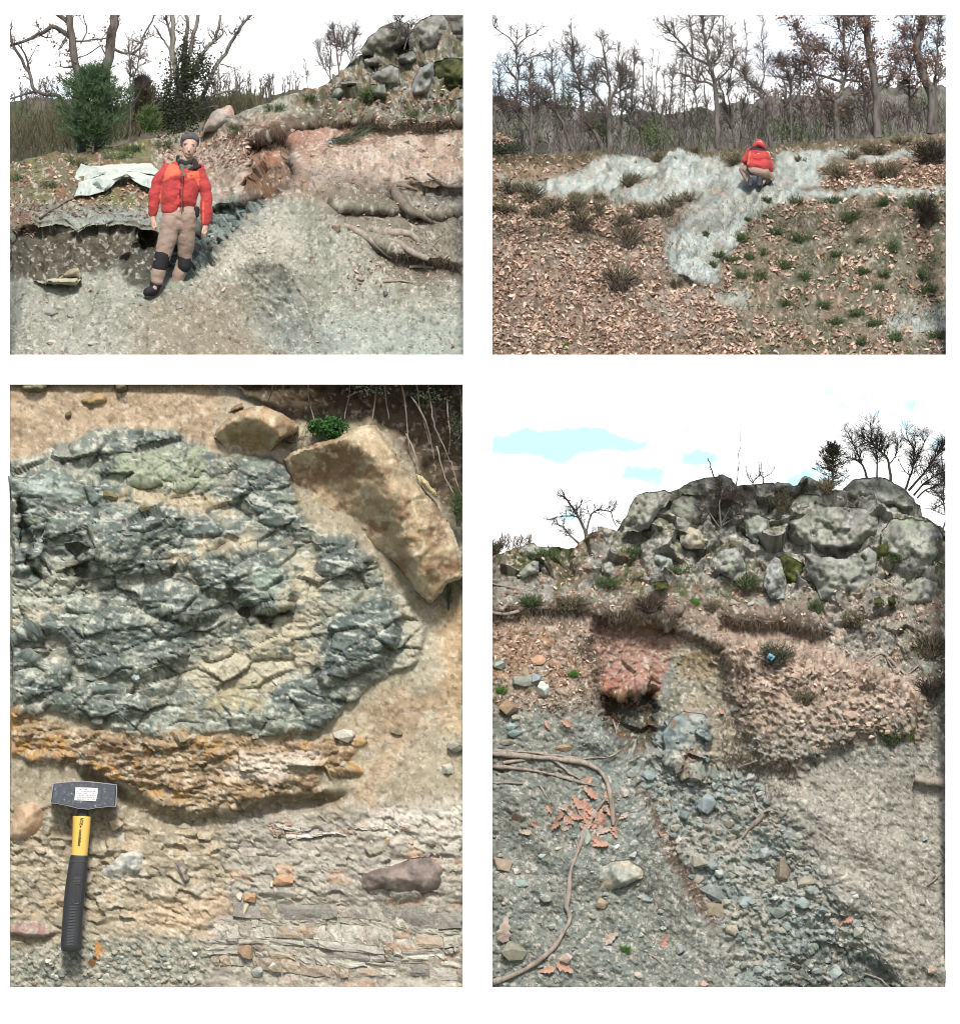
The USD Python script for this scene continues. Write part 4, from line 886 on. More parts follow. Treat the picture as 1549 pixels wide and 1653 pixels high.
YP = 1.02
u = S * (D + YP) / D
def J(px, py, r, dy=0.0): return (P(px, py, YP + dy), r * u)
hand = lambda x, y, sx, sy, side: [[J(x, y - 10, 4.2), J(x, y, 4.6), J(x + sx * .35, y + sy * .45, 4.4)]] + [[J(x + sx * .3 + q * 2.0, y + sy * .42, 1.5, -.01), J(x + sx * .62 + q * 1.9, y + sy * (.72 + .05 * (1.5 - abs(q))), 1.25, -.022), J(x + sx * .8 + q * 1.4, y + sy * (.98 + .07 * (1.2 - abs(q))), 1.1, -.012)] for q in (-1.5, -.5, .5, 1.5)] + [[J(x + side * 2.5, y + 1, 1.7, -.02), J(x + side * 4.6, y + 6, 1.4, -.035), J(x + side * 4.2, y + 10, 1.2, -.045)]]
pa = thing('person', P(262, 474, YP), 'standing person in a red jacket with orange chest and black knee patches', 'person')
head = [[J(307, 229, 12.6, .01), J(305.6, 239, 10.8, -.012)], [J(305.6, 239, 10.4, -.012), J(304, 247, 7.2, -.03)], [J(304, 247, 6.4, -.032), J(303.6, 250.5, 4.6, -.04)], [J(305.2, 238, 1.7, -.083), J(304.9, 242, 2.2, -.094)], [J(293.4, 236, 2.3, .01), J(294, 241, 1.7, .008)], [J(319, 238, 2.3, .01), J(317.6, 243, 1.7, .008)], [J(304, 246, 8.2, .02), J(300, 262, 8.6, .03)]]
limbs = [[J(300, 262, 9, .03), J(294, 290, 15, .02), J(290, 335, 15, .02)], [J(274, 272, 7), J(321, 277, 7)], [J(271, 272, 7), J(252, 309, 6), J(247, 345, 4.4)], [J(321, 276, 7), J(332, 315, 6), J(332, 358, 4.4)],
         [J(290, 340, 14), J(276, 356, 13), J(261, 417, 9.5), J(253, 454, 7), J(250, 464, 6)], [J(290, 340, 14), J(303, 353, 13, .06), J(298, 420, 9, .16), J(286, 452, 7, .2), J(284, 460, 6, .2)]]
mesh('body', flesh(head + limbs + hand(247, 356, 5, 15, 1) + hand(331.5, 366, -4, 14, -1), .014, 4, 14), M_skin, pa, smooth=True)
mesh('hair', flesh([[J(308, 225.5, 13.2, .03), J(308, 235, 12.6, .055)], [J(298.6, 223, 6.8, -.018), J(307.6, 220.4, 7.4, -.034), J(315.6, 224, 6.4, -.01)], [J(295, 228, 4.2, -.004), J(294.6, 236, 2.8, .008)], [J(318.4, 228, 3.4, .0), J(318.5, 237, 2.2, .012)]], .012, 4), M_hair, pa, smooth=True)
for ex, ey in ((300.4, 234.6), (310.4, 236.0)):
    mesh('eye', flesh([[J(ex - 1.5, ey, .8, -.069), J(ex + 1.5, ey + .3, .8, -.069)]], .01, 2, 10), M_eye, pa, smooth=True)
    mesh('eyebrow', flesh([[J(ex - 3, ey - 2.6, .9, -.074), J(ex + 2.6, ey - 2.8, .9, -.076)]], .01, 2, 8), M_hair, pa, smooth=True)
mesh('mouth', flesh([[J(299.6, 246.2, .75, -.079), J(304, 248.0, .8, -.085), J(308.6, 246.8, .75, -.078)]], .008, 2, 8), M_lips, pa, smooth=True)
jv, jf = flesh([[J(279, 284, 19), J(277.5, 306, 19), J(277, 334, 18)], [J(304, 284, 18.5), J(304, 306, 18.5), J(300, 320, 18)], [J(279, 284, 17), J(304, 284, 17)], [J(278, 306, 17.5), J(304, 306, 17)], [J(277, 331, 16.5), J(300, 320, 16.5)],
                [J(283, 271, 11), J(311, 274, 11)], [J(269, 272, 10.5), J(254, 298, 10.6), J(250.5, 312, 10.2), J(248.5, 328, 9.4), J(246.5, 344, 8.8)], [J(270, 272, 9.5), J(284, 280, 13)], [J(321, 277, 10.5), J(330.5, 302, 10), J(333, 318, 9.8), J(332.8, 340, 9.0), J(332.4, 358, 8.4)], [J(321, 277, 9.5), J(306, 282, 13)],
                [J(288, 262, 5, .05), J(283, 268, 6, .02)], [J(312, 264, 6, .05), J(323, 269, 6, .01), J(318, 272, 5.4, -.04)]], .012, 7)
rng = np.random.default_rng(5)
fold = (meshkit.fbm(jv * [5, 5, 9], 4, 3) - .5)
jn = trimesh.Trimesh(jv, jf, process=False).vertex_normals
jv = jv + jn * fold[:, None] * .05
front = lambda v: v[:, 1] < YP + .02
mesh('jacket', (jv, jf), M_cloth, pa, smooth=True, vc=dyed(jv, RED, [([(274, 263), (288, 267), (291, 282), (280, 283), (271, 288), (263, 293), (266, 277)], ORANGE, front), ([(301, 279), (320, 275), (322.5, 288), (321, 300), (315, 289), (303, 287)], ORANGE, front),
    ([(256.5, 316), (260.5, 306), (261, 348), (258, 348)], ORANGE, None), ([(326.5, 325), (329, 325), (329.5, 362), (326.5, 362)], ORANGE, None), ([(321, 300), (323, 298), (324.5, 328), (322, 328)], ORANGE, None)]))
mesh('collar', flesh([[J(287, 253, 3.0, .04), J(287.5, 260, 3.4, -.02), J(292, 268, 2.6, -.075)], [J(322.5, 268, 3.2, -.06), J(314, 271, 3.6, -.08), J(305, 274, 2.6, -.1)], [J(313, 258, 3.4, .02), J(316, 265, 4, -.03), J(314, 271, 3.4, -.07)]], .012, 3), M_black, pa, smooth=True)
mesh('shirt', flesh([[J(291, 262, 6, -.02), J(307, 264, 6, -.02)], [J(293, 268, 4.5, -.07), J(306, 269, 4.5, -.07)], [J(293, 268, 4, -.07), J(297, 284, 3, -.112)], [J(306, 269, 4, -.07), J(297, 284, 3, -.112)]], .014, 3), plain('olive_shirt', (116, 108, 92), .9, .1), pa, smooth=True)
mesh('undershirt', flesh([[J(292, 261, 4.5, -.05), J(299, 265, 4.5, -.075), J(307, 262, 4.5, -.05)]], .012, 3), M_black, pa, smooth=True)
for zx_, zy0, zy1 in ((292.4, 284, 295), (296.2, 284, 296), (290.8, 305, 315), (291, 325, 335), (295.8, 324, 335)):
    mesh('pocket_zip', tubes([(np.array([P(zx_, zy0, YP - .148), P(zx_ - .3, zy1, YP - .15)]), [.0075, .0075])], 6), M_darkline, pa, smooth=True)
mesh('front_zip', tubes([(np.array([P(295.6, 284, YP - .142), P(295, 305, YP - .148), P(293.8, 330, YP - .145), P(293.4, 345, YP - .11)]), [.005] * 4)], 6), plain('zip_tape', (150, 34, 34), .6, .3), pa, smooth=True)
mesh('chest_emblem', join(*[tubes([(np.array([P(a, 283.2, YP - .142), P(a + .8, 281.8, YP - .14)]), [.004, .004])], 5) for a in (307, 309, 311.4)]), M_darkline, pa)
tv, tf = flesh([[J(277, 348, 15.5), J(303, 344, 15.5)], [J(277, 354, 16.5), J(270, 384, 15.6), J(261.5, 416, 12.6), J(257, 434, 11.6), J(253.5, 452, 10.6)], [J(303, 350, 16.2), J(301, 384, 14.2, .06), J(298, 418, 11.6, .16), J(290, 440, 10.5, .18), J(286, 454, 9.6, .2)], [J(281, 362, 14), J(299, 362, 14, .02)]], .016, 6)
tn = trimesh.Trimesh(tv, tf, process=False).vertex_normals
tv = tv + tn * ((meshkit.fbm(tv * [6, 6, 13], 4, 8) - .5) * .028)[:, None]
mesh('trousers', (tv, tf), M_cloth, pa, smooth=True, vc=dyed(tv, TAN, []))
mesh('knee_patch', flesh([[J(262.6, 412, 13.2, -.005), J(257.8, 430, 12.2, -.005)]], .016, 5), M_black, pa, smooth=True)
mesh('knee_patch', flesh([[J(298.6, 413, 12.2, .15), J(297, 429, 11.6, .15)]], .016, 5), M_black, pa, smooth=True)
mesh('boot', flesh([[J(252, 457, 10, .02), J(249, 467, 8.6, .03), J(238, 471, 6.8, -.03)], [J(248, 471, 6.6, .03), J(236.5, 473, 5.6, -.03)]], .014, 3), M_black, pa, smooth=True)
mesh('boot', flesh([[J(285, 459, 9.4, .2), J(281, 469, 8, .18), J(274, 473, 6.4, .12)]], .014, 3), M_black, pa, smooth=True)
mesh('belt_pouch', flesh([[J(317, 338, 5.6, -.03), J(316.5, 346, 5.2, -.03)]], .014, 3), M_black, pa, smooth=True)

gp = B.at(1222, 300)
YQ = float(gp[1]) - .10
u2 = S * (D + YQ) / D
def H2(px, py, r, dy=0.0): return (P(px, py, YQ + dy), r * u2)
pb = thing('person', P(1222, 301, YQ), 'crouching person in red hooded jacket and khaki trousers seen from behind', 'person')
mesh('body', flesh([[H2(1225, 233, 7, .05), H2(1225, 241, 4.5, .05)], [H2(1214, 245, 6.5, .05), H2(1232, 247, 6.5, .05)], [H2(1224, 246, 8, .04), H2(1223, 264, 8.5, .02), H2(1224, 275, 8, .0)], [H2(1211, 243, 5, .05), H2(1201, 257, 4, .06), H2(1206, 267, 3, .2)], [H2(1237, 248, 5, .05), H2(1243, 266, 4, .06), H2(1240, 277, 3, .2)], [H2(1206, 267, 2.6, .2), H2(1208, 271, 2.3, .24)], [H2(1240, 277, 2.6, .2), H2(1237, 281, 2.3, .24)],
     [H2(1216, 275, 7), H2(1199, 274, 5, .14), H2(1209, 293, 4, .02), H2(1211, 299, 3.4, .04)], [H2(1233, 278, 7), H2(1244, 287, 5, .12), H2(1229, 294, 4, .02), H2(1227, 299, 3.4, .04)]], .008, 3, 14), M_skin, pb, smooth=True)
kv, kf = flesh([[H2(1214, 245, 8.6, .04), H2(1214, 262, 9.4, .01), H2(1214, 266, 9.2)], [H2(1230, 247, 8.8, .04), H2(1232, 264, 10, .01), H2(1232, 269, 9.4)], [H2(1214, 245, 8.6, .04), H2(1230, 247, 8.8, .04)], [H2(1214, 265, 9.2), H2(1232, 268, 9.6)], [H2(1214, 255, 9.4, .02), H2(1232, 256, 9.6, .02)], [H2(1211, 244, 6, .05), H2(1202, 258, 5.4, .06), H2(1203, 261, 5.2, .1)], [H2(1236, 249, 6, .05), H2(1242, 266, 5.2, .05), H2(1244, 274, 4.4, .07)], [H2(1220, 236, 6, .05), H2(1228, 237, 6.2, .05)]], .0085, 6, 16)
kn = trimesh.Trimesh(kv, kf, process=False).vertex_normals
kv = kv + kn * ((meshkit.fbm(kv * [9, 9, 16], 4, 6) - .5) * .025)[:, None]
mesh('jacket', (kv, kf), M_cloth, pb, smooth=True, vc=dyed(kv, RED, [([(1207.5, 242), (1211, 237.8), (1217, 234), (1224, 231.5), (1231, 234.5), (1236.5, 240.5), (1237, 243), (1233, 243.4), (1219, 242)], NAVY, lambda v: v[:, 1] < YQ + .06), ([(1208, 246), (1211.5, 244), (1209, 263), (1205.5, 266)], ORANGE, None)]))
mesh('hood', flesh([[H2(1224, 231, 7.2, .07), H2(1227, 233, 7.4, .07)], [H2(1218, 235, 3.2, .02), H2(1224, 231.5, 3.8, -.0), H2(1231, 234.5, 3.8, .01), H2(1234.5, 239, 2.6, .02)]], .009, 3), M_cloth, pb, smooth=True, vc=None)
hv = pb.GetPrim().GetStage().GetPrimAtPath(str(pb.GetPath()) + '/hood')
UsdGeom.PrimvarsAPI(hv).CreatePrimvar('Cd', Sdf.ValueTypeNames.Color3fArray, 'constant').Set(Vt.Vec3fArray([Gf.Vec3f(*map(float, alb(*RED)))]))
sv, sf = flesh([[H2(1215, 274, 9), H2(1233, 278, 9)], [H2(1214, 275, 8.6), H2(1198, 273, 6.2, .12), H2(1203, 283, 5.6, .07), H2(1209.5, 293, 4.8, .02)], [H2(1233, 279, 8.4), H2(1244, 286.5, 6, .1), H2(1240, 292, 5.2, .06), H2(1232, 294, 4.6, .03)]], .0085, 5, 14)
mesh('trousers', (sv, sf), M_cloth, pb, smooth=True, vc=dyed(sv, TAN, []))
mesh('strap', tubes([(np.array([P(1205, 267, YQ - .05), P(1205.6, 272, YQ - .065), P(1209, 278, YQ - .06), P(1217, 282, YQ - .055)]), [.009, .011, .011, .01])], 7), M_black, pb, smooth=True)
mesh('knee_patch', flesh([[H2(1240, 292.5, 5.8, .055), H2(1236, 295, 5, .03)]], .01, 3, 12), M_black, pb, smooth=True)
for bx, by, bb in ((1211, 297.5, 0), (1226, 297, 1)):
    mesh('boot', flesh([[H2(bx, by - 6 - 4 * bb, 5 + .6 * bb, .0), H2(bx - .5, by, 4.4 + bb * .6, -.01)], [H2(bx - 1, by + 1.5, 3.8, -.03), H2(bx, by + 1.0, 4, .1)]], .01, 3, 12), plain('worn_boot', (60, 62, 68), .7, .3, var=.2) if bb == 0 else MATS['worn_boot'], pb, smooth=True)
# ---------------------------------------------------------------- upper left opening: trees, rocks, tarpaulin, roots, stones
mt = (M_bark, M_twig)
tree([([(132, 256), (129, 200), (128, 150), (126, 118), (122, 98), (116, 66), (114, 40), (109, 15)], 7.5, 5.5), ([(115, 62), (104, 52), (84, 42), (72, 51), (62, 55), (40, 66), (5, 77)], 4.5, 2.2), ([(113, 38), (104, 30), (92, 22), (82, 14)], 4.5, 3), ([(130, 215), (110, 185), (96, 154), (78, 152), (58, 147), (46, 117), (29, 86), (18, 62), (14, 40)], 3.8, 2.2), ([(58, 147), (36, 153), (10, 163)], 2.4, 1.2), ([(47, 120), (44, 95), (28, 70)], 2.2, 1.2), ([(109, 56), (95, 78), (110, 60)], 1.4, .8), ([(113, 108), (104, 108), (97, 106), (99, 96)], 1.6, .7), ([(118, 66), (140, 65), (173, 61)], 1.7, 1.2), ([(63, 54), (74, 60), (84, 60)], 1.6, .6)],
     3.9, 'dark oak with a crooked left limb behind the pine bush', seed=1, twigs=3, tw_len=36, name='oak_tree', leaves=260, mats=mt)
tree([([(158, 258), (166, 190), (170, 130), (175, 95), (180, 59), (186, 30), (190, 12)], 8.5, 7.5), ([(184, 78), (198, 85), (211, 86), (226, 76), (231, 60), (244, 34), (250, 18)], 2.6, 1.2), ([(212, 87), (228, 92), (246, 100)], 1.6, .7), ([(176, 95), (166, 80), (164, 72), (140, 88), (118, 96)], 1.5, .8), ([(130, 70), (140, 45), (135, 30), (140, 15)], 1.4, .7)],
     4.1, 'dark oak trunk leaning right, directly behind the pine bush', seed=2, twigs=2.6, tw_len=34, name='oak_tree', leaves=140, mats=mt)
tree([([(211, 236), (211, 180), (210, 130), (209, 90), (208, 60)], 1.8, .8), ([(210, 150), (220, 110), (226, 80), (240, 50)], 1.4, .6), ([(211, 170), (232, 130), (222, 115)], 1.2, .5)], 4.6, 'thin grey sapling between the two groups of oaks', seed=3, twigs=9, tw_len=26, name='sapling', mats=(M_bark2, M_twig))
tree([([(290, 213), (289, 160), (286, 126), (280, 85), (279, 50), (279, 12)], 6, 3.6), ([(282, 100), (278, 71), (272, 45), (266, 12)], 3, 1.6), ([(292, 170), (297, 107), (301, 60), (302, 40), (300, 12)], 4.5, 2.4), ([(294, 140), (303, 95), (308, 75), (315, 45), (322, 12)], 4.2, 3), ([(296, 150), (318, 105), (330, 80), (345, 66), (352, 45), (358, 12)], 3.6, 2), ([(343, 68), (358, 56), (362, 50), (366, 58)], 1.8, .9), ([(281, 92), (268, 70), (258, 56), (248, 40)], 2.2, 1.0), ([(276, 128), (275, 95)], 2.2, 1.2)],
     4.2, 'grey oak with many upright stems and ivy over its base', seed=4, twigs=2.6, tw_len=30, name='oak_tree', mats=(M_bark2, M_twig))
tree([([(312, 198), (326, 160), (342, 123), (352, 100), (364, 87), (378, 60), (386, 48), (396, 33), (410, 18)], 4, 2), ([(320, 178), (335, 159), (355, 150), (373, 145), (390, 132)], 2.6, 1.2), ([(322, 178), (340, 172), (352, 171)], 1.8, .8), ([(355, 103), (372, 108), (388, 114)], 1.2, .5)], 4.4, 'leaning grey tree whose long stem crosses the white sky beside the pink boulder', seed=5, twigs=3, tw_len=30, name='oak_tree', mats=(M_bark2, M_twig))
ivr = np.random.default_rng(8)
iv = thing('ivy', P(290, 212, 4.05), 'dark ivy wrapped round the stems of the grey oak', 'ivy')
ip = np.concatenate([np.stack([ivr.normal(cx, sx, n), ivr.normal(cy, sy, n), 4.05 + ivr.normal(0, .16, n)], 1) for cx, cy, sx, sy, n in ((272, 165, 9, 28, 1500), (300, 130, 10, 26, 1300), (318, 105, 12, 13, 600), (328, 125, 12, 14, 500), (296, 185, 16, 18, 900), (296, 85, 4, 20, 260))])
mesh('foliage', clump_leaves(P(ip[:, 0], ip[:, 1], ip[:, 2]), 5.5 * S, ivr), M_ivy, iv, kind='stuff')
def pine(cx, base, top, w, depth, label, mat, seed, n=9000, name='pine_bush', blade=10):
    r = np.random.default_rng(seed)
    t = thing(name, P(cx, base, depth), label, 'pine')
    px = S * (D + depth) / D
    stem = [(P(np.array([cx, cx + 3, cx + 1]), np.array([base, (base + top) / 2, top]), depth), np.array([2.2, 1.6, .6]) * px)]
    br, tips = [], []
    for k in range(int(60 + w * .9)):
        h = r.uniform(.03, 1) ** 1.0
        y0 = base + (top - base) * h
        rad = w * .5 * (1 - abs(h - .38) / .62) ** .55 * r.uniform(.4, 1.15) if h > .38 else w * .5 * (.62 + h) * r.uniform(.3, 1.1)
        a = r.uniform(0, 2 * math.pi)
        d = np.array([math.cos(a), math.sin(a) * .75, .0])
        p0 = P(cx + 1.5, y0, depth); p2 = p0 + d * rad * px + UP * rad * .45 * px
        br.append((np.array([p0, p0 * .45 + p2 * .55 - UP * rad * .05 * px, p2]), np.array([.9, .6, .3]) * px))
        for s in range(7):
            f = .35 + .65 * (s + r.uniform(0, 1)) / 7
            tips.append((p0 + (p2 - p0) * f + r.normal(0, .045 * w * px * f, 3), (p2 - p0) / np.linalg.norm(p2 - p0) + UP * .5))
    mesh('stem', tubes(stem, 6), M_bark, t, smooth=True); mesh('branches', tubes(br, 3, False), M_twig_dark, t, kind='stuff')
    i = r.integers(0, len(tips), n)
    b = np.array([tips[k][0] for k in i]) + r.normal(0, 2.2 * px, (n, 3)); dd = np.array([tips[k][1] for k in i]) + r.normal(0, .75, (n, 3))
    mesh('needles', blades(b, dd, blade * px, 1.15 * px, r, .1), mat, t, kind='stuff')
pine(150, 246, 114, 158, 3.55, 'bushy green pine in front of the two dark oaks', M_pine, 11, 13000)
pine(240, 214, 178, 42, 3.85, 'small light green pine sapling right of the large one', M_pine2, 12, 2600, 'pine_sapling', 9)
pine(228, 208, 128, 60, 4.9, 'dull green conifer half hidden behind the saplings', M_brush, 13, 4200, 'conifer', 10)
def undergrowth(name, x0, x1, ylo, yhi, d0, d1, n, length, label, mats, seed, leafn=0, leafm=None):
    """A thicket of bare shoots that reads as one mass."""
    r = np.random.default_rng(seed)
    x = r.uniform(x0, x1, n); h = r.uniform(0, 1, n)
    lo, hi = np.interp(x, *np.array(ylo).T), np.interp(x, *np.array(yhi).T)
    b = P(x, lo + (hi - lo) * h * .8, d0 + (d1 - d0) * r.uniform(0, 1, n))
    v, f = blades(b, np.stack([r.normal(0, .38, n), r.normal(0, .3, n), np.ones(n)], 1), length * S, 1.2 * S, r, .25)
    m = mesh(name, (v, f), mats, label=label, kind='stuff')
    if leafn:
        c = r.integers(0, n, leafn // 40); k = np.repeat(c, 40)
        pts = b[k] + r.normal(0, 1, (len(k), 3)) * np.array([10, 6, 9]) * S + UP * length * .4 * S
        mesh(name, clump_leaves(pts, 4.2 * S, r), leafm, label=label.replace('shoots', 'spring leaves'), kind='stuff')
undergrowth('undergrowth', -4, 420, [(-4, 262), (120, 246), (260, 214), (420, 178)], [(-4, 175), (200, 170), (420, 160)], 4.4, 6.5, 5200, 34, 'thicket of grey brown shoots behind the hillside', M_brush, 21, 2400, M_spring)
def far_wood(name, x0, x1, base, tops, depth, n, label, seed, w=1.0):
    r = np.random.default_rng(seed)
    ln = []
    for x in r.uniform(x0, x1, n):
        b0 = np.interp(x, *np.array(base).T); t0 = np.interp(x, *np.array(tops).T) + r.normal(0, 9)
        d = depth + r.uniform(-.5, .5); px = S * (D + d) / D
        p = P(np.array([x, x + r.normal(0, 2), x + r.normal(0, 4)]), np.array([b0 + 12, (b0 + t0) / 2, t0]), d); rr = np.array([1.1, .8, .3]) * px * w
        ln.append((p, rr))
        s1 = sprout(p, rr, r, 9, (b0 - t0) * .55 * px, .6 * px * w, .9, .2, .8, 3); ln += s1
        for q, qr in s1: ln += sprout(q, qr, r, 3, (b0 - t0) * .22 * px, .42 * px * w, .8, .2, 1.0, 2)
    mesh(name, tubes(ln, 3, False), M_twig, label=label, kind='stuff')
far_wood('distant_wood', 340, 480, [(340, 160), (480, 148)], [(340, 122), (380, 118), (420, 124), (480, 126)], 8.2, 46, 'bare wood along the crest of the far hill', 31)
far_wood('distant_wood', -10, 130, [(-10, 160), (130, 166)], [(-10, 145), (60, 136), (130, 140)], 8.0, 34, 'bluish wood on the far hill left of the oaks', 32)
tree([([(533, 136), (533, 110), (533, 75), (531, 60)], 1.6, .6), ([(534, 128), (518, 95), (512, 70)], 1.1, .5)], 3.95, 'leftmost slender bare tree on the ridge', 'slender bare trees on the ridge', seed=41, twigs=14, tw_len=30, mats=(M_bark2, M_twig), sides=5)
tree([([(547, 124), (544, 85), (540, 60), (538, 36)], 1.8, .6), ([(546, 112), (553, 70), (552, 45)], 1.2, .5)], 3.98, 'tallest slender bare tree on the ridge', 'slender bare trees on the ridge', seed=42, twigs=13, tw_len=30, mats=(M_bark2, M_twig), sides=5)
tree([([(567, 116), (569, 88), (572, 60), (580, 42)], 1.6, .6), ([(568, 100), (560, 70), (566, 50)], 1.1, .5)], 3.96, 'slender bare tree nearest the grey outcrop', 'slender bare trees on the ridge', seed=43, twigs=14, tw_len=32, mats=(M_bark2, M_twig), sides=5)
tree([([(497, 150), (494, 120), (492, 95)], 1.0, .4)], 3.95, 'lowest bare sapling on the ridge left of the slender trees', seed=44, twigs=12, tw_len=20, name='sapling', mats=(M_bark2, M_twig), sides=5)
tree([([(640, 66), (648, 40), (642, 22), (652, 8)], 1.4, .6), ([(652, 80), (660, 55), (668, 30)], 1.4, .5), ([(656, 60), (640, 45), (626, 40)], .9, .4)], 3.2, 'dark bare shrub rooted in a crack of the grey outcrop', seed=45, twigs=16, tw_len=24, name='bare_shrub', cat='shrub', mats=(M_bark, M_twig_dark), sides=5)

GREY = [((112, 112, 104), 20, .52, .8), ((158, 158, 150), 14, .56, .7), ((96, 98, 70), 16, .6, .7)]
boulder('boulder', [(323, 213), (333, 195), (349, 174), (371, 168), (378, 176), (381, 190), (388, 202), (380, 210), (345, 214)], 3.75, .22, 'large pink and grey boulder on the skyline behind the standing person', (176, 162, 150), [((198, 158, 134), 18, .55, .8), ((134, 130, 124), 12, .55, .7)], seed=1)
OC = [([(582, 79), (594, 59), (619, 42), (645, 32), (662, 36), (665, 66), (640, 80), (617, 93), (588, 88)], 'pale jutting block at the left end of the outcrop', (138, 132, 124)), ([(661, 62), (667, 42), (688, 27), (714, 16), (726, 36), (722, 62), (698, 84), (676, 88), (664, 72)], 'grey block in the middle of the top of the outcrop', (140, 138, 132)), ([(720, 22), (756, 8), (756, 82), (727, 84), (722, 60)], 'dark block at the right end of the outcrop', (112, 112, 104)),
      ([(595, 124), (609, 114), (631, 104), (643, 107), (643, 138), (633, 143), (619, 138), (600, 132)], 'squared block below the jutting one', (150, 150, 142)), ([(532, 153), (547, 140), (565, 142), (552, 155), (540, 162), (533, 158)], 'small pointed rock lowest on the outcrop left side', (150, 152, 146)), ([(663, 136), (678, 109), (699, 97), (701, 130), (693, 153), (662, 158)], 'bluish tapering rock beside the moss', (146, 150, 150)),
      ([(600, 136), (621, 133), (622, 152), (616, 160), (602, 153)], 'flat slab behind the light green bush', (138, 146, 122)), ([(546, 134), (569, 126), (579, 128), (577, 138), (552, 141)], 'thin slab above the small pointed rock', (146, 146, 136)), ([(640, 92), (664, 78), (676, 92), (660, 106), (644, 104)], 'dark wedge between the upper blocks', (116, 116, 106)), ([(588, 96), (604, 92), (620, 98), (606, 108), (590, 108)], 'pinkish rubble block under the jutting one', (168, 140, 120)), ([(736, 158), (756, 150), (756, 190), (740, 184)], 'pale rock at the right edge under the moss', (150, 156, 148))]
for k, (pl, lb, c) in enumerate(OC):
    cy = np.mean([q[1] for q in pl]); 
    boulder('outcrop_rock', pl, A.at(np.mean([q[0] for q in pl]), cy)[1] - .06, .22, lb, c, GREY, seed=20 + k, cat='rock', fac=(20, 13), facamp=.09, rough=.08, mat=M_stone)
boulder('moss', [(700, 100), (722, 94), (756, 92), (756, 142), (720, 146), (702, 138)], A.at(728, 118)[1] - .05, .14, 'dark green moss cushion on the outcrop', (66, 74, 38), [((46, 54, 28), 10, .5, .8), ((96, 98, 50), 8, .58, .8)], seed=35, cat='moss', rough=.12, facamp=.03)
shrub('bush', 600, 158, 0, 50, 26, 'light green bush among the outcrop blocks', M_spring, 420, 9, .9, seed=51, ground=A)
jun = thing('cut_branch', A.at(533, 232), 'grey green cut juniper branch lying on the pink rubble', 'branch')
r = np.random.default_rng(52)
q = np.linspace(0, 1, 700); bx, by = 535 + 74 * q ** .8, 232 - 26 * q + r.normal(0, 4.2, 700) * (.25 + np.sin(q * 3.0))
mesh('stem', tubes([(np.array([A.at(533 + 60 * t, 233 - 24 * t) - [0, .06, 0] for t in (0, .4, .8, 1)]), np.array([1.6, 1.3, .8, .4]) * S)], 6), M_root, jun, smooth=True)
bb = A.at(bx, by) - np.array([0, .07, 0]) * r.uniform(.3, 1.6, (700, 1))
mesh('foliage', blades(bb, np.stack([np.ones(700), r.normal(0, .5, 700), r.normal(.35, .5, 700)], 1), 13 * S, 1.1 * S, r, .2), leafy('juniper', [(84, 90, 68), (104, 110, 84), (72, 80, 58)], .2), jun)
mesh('ribbon', tubes([(np.array([P(531, 231, bb[0][1] - .06), P(534, 228.5, bb[0][1] - .09), P(536, 231.5, bb[0][1] - .06)]), [.016, .016, .016])], 6), plain('blue_ribbon', (96, 172, 206), .5, .4), jun, smooth=True)

tp = thing('tarpaulin', P(180, 300, A.at(180, 300)[1]), 'crumpled white plastic sheet draped over the bank left of the person', 'tarpaulin')
M_sheet = plain('plastic_sheet', (184, 196, 186), .5, .5, var=.12, scale=4, bump=.9)
for nm, pl, dz, sd in (('upper_fold', [(130, 264), (149, 267), (218, 264), (244, 264), (256, 274), (251, 282), (223, 277), (197, 277), (158, 284), (134, 291), (112, 292), (124, 277)], .0, 1), ('left_fold', [(126, 294), (163, 283), (197, 276), (207, 281), (187, 293), (171, 309), (149, 314), (117, 317), (125, 303)], .05, 2), ('right_fold', [(196, 277), (223, 277), (252, 286), (247, 305), (230, 300), (212, 287), (203, 281)], .08, 3)):
    cx, cy = np.mean([a for a, _ in pl]), np.mean([b for _, b in pl])
    v, f, _ = relief(pl, A.at(cx, cy)[1] - .10 - dz, .05, sd, tilt=(0, .013), rough=.2, fac=(26, 12), facamp=.12, warp=2.5)
    mesh(nm, (v, f), M_sheet, tp, smooth=True)

rt = [([(523, 347), (547, 360), (571, 370), (588, 380), (607, 396), (633, 415)], 5.5, 4.5, 'thick grey root curving down from the turf edge, leftmost of the exposed roots'), ([(612, 388), (628, 388), (645, 393), (667, 408), (692, 418)], 7, 4, 'stout blunt root lowest of the exposed ones'), ([(598, 370), (619, 376), (655, 376), (678, 392)], 8, 5, 'broad root above the stout blunt one'), ([(636, 306), (655, 334), (686, 351), (716, 364)], 9, 5, 'thickest root slanting down from the small stones'),
      ([(640, 298), (655, 300), (673, 306)], 3, 2, 'short pale root above the thickest one'), ([(655, 360), (674, 370), (692, 381), (712, 398)], 3, 2, 'thin root crossing behind the stout ones'), ([(560, 352), (590, 350), (616, 356), (640, 366)], 4, 3, 'horizontal root under the turf with leaves on it'), ([(690, 280), (706, 292), (720, 300), (748, 302)], 3, 2, 'dark root at the right edge above the stones'), ([(660, 431), (680, 429), (700, 433)], 3.2, 2, 'pale stub of root near the right edge')]
for k, (pl, a, b, lb) in enumerate(rt): rope('root', pl, a, b, lb, M_root_dark if k in (3, 7) else M_root, A, seed=60 + k, off=.55)
rope('stick', [(619, 454), (640, 453), (665, 456)], 2.6, 1.6, 'pale broken stick lying under the exposed roots', M_root, A, cat='stick', seed=71)
rope('stick', [(64, 352), (92, 334), (122, 318), (160, 312)], 2.0, 1.2, 'dark stick along the mossy bank below the plastic sheet', M_root_dark, A, cat='stick', seed=72)
r = np.random.default_rng(73)
